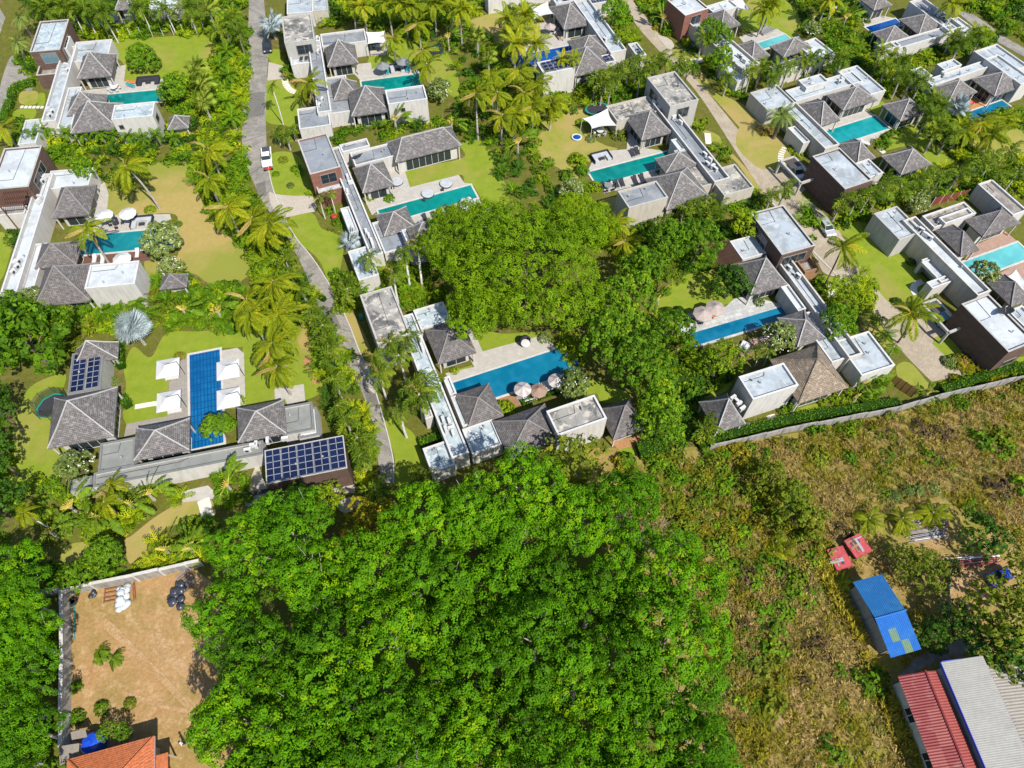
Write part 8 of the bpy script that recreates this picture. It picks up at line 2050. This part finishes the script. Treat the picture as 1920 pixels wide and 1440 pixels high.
for fn, x, y, r, lb, m in ((A1,205,1205,.9,'round dark clipped bush beside the white pickup','lf_olive'), (A1,150,1310,.7,'small bright bush on the lane lawn','lf_green'), (A1,260,1395,.7,'small grey bush on the lane lawn','lf_grey'), (B1,610,390,1.0,'low round clipped bush beside the red pot','lf_green'), (B1,1000,215,1.0,'round clipped bush in the terrace bed of the long pool','lf_green'), (B1,860,195,1.2,'yellow shrub in the terrace bed of the long pool','lf_lime'), (B1,545,445,.35,'tiny round bush at the gravel, farthest left','lf_olive'), (B1,575,452,.35,'tiny round bush at the gravel, second','lf_olive'), (B1,600,465,.35,'tiny round bush at the gravel, third','lf_olive'), (B1,625,475,.35,'tiny round bush at the gravel, fourth','lf_olive'),
        (A2,490,1220,1.7,'bright shrub at the lawn end of the teal pool','lf_lime'), (A2,520,1290,1.4,'leafy shrub at the corner of the teal pool','lf_green'), (A2,800,1020,1.6,'feathery shrub between tent canopy and shingle hip','lf_olive'), (A2,515,925,1.0,'yellow shrub beside the white tent canopy','lf_lime'), (A2,590,1050,1.0,'pale flowering shrub below the white tent canopy','lf_grey'), (A2,1095,215,1.2,'orange yellow round shrub beside the drive','lf_autumn'), (B2,620,130,1.3,'bright shrub at the lower pool corner','lf_lime'), (B2,1160,1080,1.3,'dark shrub on the round lawn edge','lf_dark'), (B2,1250,1060,1.0,'spiky shrub on the round lawn edge','lf_dark'),
        (C3,890,30,.9,'round pale bush on the grey stone terrace','lf_grey'), (A0,1290,600,.9,'low shrub by the upper sofa','lf_green'), (B0,1285,395,.7,'orange shrub at the lawn corner of the left terrace','lf_autumn'), (B0,1340,405,.7,'small green bush at the lawn corner of the left terrace','lf_green'), (B0,1130,300,1.0,'yellow bush behind the left villa sofa','lf_lime'), (C0,1350,280,.9,'reddish shrub at the head of the blue tiled pool','lf_pink'), (C0,1800,610,.9,'yellow spiky shrub beside the southeast white parasol','lf_lime'), (C0,840,475,1.0,'pale shrub beside the solar panels','lf_grey'), (C2,370,545,.7,'yellow spiky plant at the dark hip','lf_lime'), (C2,740,840,1.6,'bright leafy shrub beside the warm timber deck','lf_lime'), (C2,1040,300,1.0,'lavender grey shrub on the bare terrace edge','lf_grey'),
        (A3,890,710,.7,'round ball bush beside the far pavilion','lf_green'), (A3,180,1115,.9,'round ball bush beside the stepping stones of the turquoise villa','lf_green'), (B3,440,195,1.0,'bright ball bush at the foot of the tall brown wall','lf_lime'), (B3,960,990,.9,'dark shrub at the lawn tip by the carport palm','lf_dark'), (B3,1070,690,.8,'dark shrub against the cream corridor wall','lf_dark'), (B3,1220,930,1.0,'shrub at the entrance box of the pink terrace villa','lf_olive'), (E0,1270,640,1.4,'reddish brown shrub at the drive end','lf_pink'), (E0,1170,640,1.2,'grey bare shrub at the drive end','lf_grey'),
        (D0,470,945,.8,'small leafy sapling near the lot wall','lf_green'), (D0,630,1075,.9,'small leafy sapling in the middle of the bare lot','lf_green'), (D0,800,1045,.7,'thin sapling on the bare lot','lf_olive'), (D0,480,1130,.9,'leafy sapling beside the lot wall','lf_green')):
    shrub(fn(x, y), r, lb, 'single garden shrubs', m)
for x, y in ((600,735),(690,770)): palm('areca', D0(x, y), .6, 'young spiky palm on the bare lot, %s one' % ('left' if x < 650 else 'right'), 'young palms on the bare lot', .9)
for i, (x, y) in enumerate(((655,1215),(755,1215))): tree('broad', D0(x, y), 2.2, ORD[i]+' small leafy tree from the left behind the orange tiled roof', 'trees by the blue tank', .3)

# the dry meadow
MEAD = pts(X1, '1150,930 1240,880 1330,850 1560,805 1700,775 1925,715 2100,800 2100,950 1925,965 1830,945 1770,935 1690,945 1600,985 1560,1020 1500,1200 1420,1440 1330,1440 1300,1150 1200,1000')
MEAD2 = pts(X1, '1395,1100 1560,1040 1640,1260 1700,1400 1760,1480 1390,1480')
thicket(E3, '420,130 760,160 960,110 1080,90 1560,50 1640,90 1560,250 1700,420 1900,560 1900,780 1560,720 1400,900 1280,1080 1240,900 1000,820 880,640 830,350 500,250', ('lf_green', 'lf_scrub', 'lf_olive', 'lf_scrub', 'lf_green'), dens=.5, hmin=.5, hmax=1.3, tuft=.06, label='bushy green and olive scrub on the wall side of the meadow', name='scrub')
thicket(X1, '1310,1090 1400,1060 1440,1180 1420,1320 1430,1440 1340,1440 1340,1250', ('lf_scrub', 'lf_green', 'lf_olive'), dens=.35, hmin=.4, hmax=1.1, tuft=.05, label='green scrub along the edge of the grove', name='scrub')
thicket(X1, '1560,830 1720,790 1800,830 1700,900 1600,880', ('lf_olive', 'lf_scrub'), dens=.2, hmin=.4, hmax=1.0, tuft=.0, label='low olive scrub near the boundary wall', name='scrub')
thicket(X1, '1150,880 1240,890 1280,950 1320,1020 1400,1060 1385,1110 1300,1090 1225,1070 1240,1000', ('lf_green', 'lf_scrub', 'lf_olive'), dens=.5, hmin=.5, hmax=1.3, tuft=.1, label='green scrub round the bare grey tree', name='scrub')
thicket(X1, '1330,846 1400,834 1465,818 1560,800 1680,777 1753,756 1925,716 1930,735 1760,775 1680,795 1560,822 1465,838 1400,856 1330,870', ('lf_scrub', 'lf_green', 'lf_olive'), dens=.42, hmin=.4, hmax=1.1, tuft=.05, label='overgrown green strip at the foot of the boundary wall', name='scrub')
YARD = pts(X1, '1560,1010 1640,990 1690,1040 1740,1120 1790,1230 1700,1250 1640,1200')
def meadow(poly, seed, dg, ds):
    Q, rng = poly_points(poly, dg, seed)
    f = lambda x, y: math.sin(x*.21+1)*math.cos(y*.27)+.5*math.sin(x*.53-y*.41)+.4*math.sin(x*.9+y*1.1)
    a, b = [], []
    for x, y in Q:
        v = f(x, y)+rng.uniform(-.6, .6); k = rng.uniform(.7, 1.6)
        (a if v > -.25 else b).append((GRS[rng.integers(5)], x, y, 0.02, k, k*rng.uniform(.6, 1.1), rng.uniform(-.15, .2)))
    scatter('meadow_grass', a, 'lf_dry', 'dry straw coloured grass of the meadow', 'grass'); scatter('meadow_grass', b, 'lf_scrub', 'yellow green grass of the meadow', 'grass')
    Q, rng = poly_points(poly, ds, seed+1); c, d, e = [], [], []
    for x, y in Q:
        v = f(x+9, y-5)+rng.uniform(-.5, .5); k = rng.uniform(.35, 1.0)*(1.5 if rng.random() < .12 else 1); it = (SCR[rng.integers(4)], x, y, 0.0, k, k*.9, rng.uniform(-.15, .15))
        (c if v > .15 else d if v > -.6 else e).append(it)
    Q, rng = poly_points(poly, ds*.05, seed+2); g, h, k2 = [], [], []
    for x, y in Q:
        k = rng.uniform(.8, 2.0); it = (SHR[rng.integers(5)], x, y, 0.0, k, k*rng.uniform(.6, 1.0), rng.uniform(-.15, .15)); r = rng.random()
        (g if r < .5 else h if r < .85 else k2).append(it)
    scatter('bush_scrub', g, 'lf_green', 'scattered green bushes of the meadow', 'scrub'); scatter('bush_scrub', h, 'lf_olive', 'scattered olive bushes of the meadow', 'scrub'); scatter('bush_scrub', k2, 'lf_dead', 'scattered dead brown bushes of the meadow', 'scrub')
    scatter('scrub', c, 'lf_dry', 'dry brown scrub of the meadow', 'scrub'); scatter('scrub', d, 'lf_scrub', 'yellow green scrub of the meadow', 'scrub'); scatter('scrub', e, 'lf_green', 'green scrub of the meadow', 'scrub')
meadow(MEAD, 301, 3.2, .9)
meadow(MEAD2, 311, 3.2, .9)
meadow(YARD, 321, 1.0, .2)
meadow(pts(X1, '1770,930 1925,955 2060,960 2060,1070 1915,1060 1895,1005 1815,975'), 341, 3.0, .9)
for i, (x, y) in enumerate(sorted(((1490,925),(1310,905),(1190,935),(1425,885),(1340,870),(1230,870),(1260,845),(1590,860)))):
    shrub((x, y), random.uniform(1.2, 2.0), ORD[i]+' green bush from the left in the dry meadow near the boundary wall', 'green bushes of the dry meadow', random.choice(('lf_green', 'lf_olive')), kind='loose')
for fn, x, y, lb in ((E1,850,560,'left'), (E1,1080,560,'middle'), (E1,1290,520,'right')): palm('coco', fn(x, y), 1.8, 'sparse banana like palm above the pipe stacks, %s one' % lb, 'sparse palms above the pipe stacks', .62, r=.1)
for i, (x, y) in enumerate(((1265,950),(1290,1015),(1450,1035),(1455,1015),(1470,1030))): palm('coco', (x, y), .8, ORD[i]+' low sparse palm from the left in the dry meadow', 'low palms of the dry meadow', .45, r=.08)
palm('coco', E1(660,1000), 1.0, 'small yellow palm at the corner of the blue shed', 'small palms by the blue shed', .4, r=.08)
for i, (x, y) in enumerate(((1020,420),(1100,380),(1180,370),(1285,360))): shrub(E1(x, y), 1.0, ORD[i]+' grey green bush from the left in the row above the yard', 'grey green bushes of the yard', 'lf_grey')
Q, rng = poly_points(pts(E1, '420,560 500,620 560,800 640,1040 720,1200 800,1420 760,1440 640,1240 520,1000 440,760'), 7.0, 401)
scatter('tall_grass', [(GRS[rng.integers(5)], x, y, 0.0, rng.uniform(1.2, 2.2), rng.uniform(1.4, 2.4), rng.uniform(.1, .4)) for x, y in Q], 'lf_scrub', 'tall yellow green grass beside the blue shed', 'grass')
Q, rng = poly_points(pts(D2, '780,560 900,560 960,720 1060,900 1180,1180 1260,1340 1120,1340 1000,1080 880,820'), 6.0, 402)
scatter('tall_grass', [(GRS[rng.integers(5)], x, y, 0.0, rng.uniform(1.2, 2.2), rng.uniform(1.2, 2.2), rng.uniform(.1, .4)) for x, y in Q], 'lf_scrub', 'tall yellow grass along the red roofed house', 'grass')
Q, rng = poly_points(pts(D2, '250,380 560,330 640,420 600,620 420,640 270,560'), .5, 403)
scatter('dead_scrub', [(SCR[rng.integers(4)], x, y, 0.0, rng.uniform(.7, 1.4), rng.uniform(.6, 1.0), rng.uniform(-.1, .2)) for x, y in Q], 'lf_dead', 'dark dead scrub in the lower meadow', 'scrub')
# bare grey tree at the grove edge
def bare_tree(p, z, label):
    q = G(p, z); e = empty('bare_tree', (q[0], q[1], 0), 0, label, 'tree'); rng = random.Random(4)
    b = MB(); b.tube([(0, 0, 0), (.1, 0, z*.5)], [.2, .14], 6); b.build('trunk', MT['trunk'], e)
    k = MB()
    def grow(p, d, L, r, n):
        q = p+d*L; k.tube([tuple(p), tuple(p+d*L*.5+Vector((rng.uniform(-.1, .1), rng.uniform(-.1, .1), 0))*L), tuple(q)], [r, r*.8, r*.6], 4, False)
        if n:
            for _ in range(3): grow(q, (d+Vector((rng.uniform(-.8, .8), rng.uniform(-.8, .8), rng.uniform(-.1, .5)))).normalized(), L*.72, r*.6, n-1)
    for i in range(5): grow(Vector((.1, 0, z*.5)), Vector((math.cos(i*1.26)*.7, math.sin(i*1.26)*.7, .7)).normalized(), 1.6, .07, 4)
    k.build('branches', MT['trunk'], e)
bare_tree((1230,1015), 5.0, 'leafless grey tree at the right edge of the green grove')
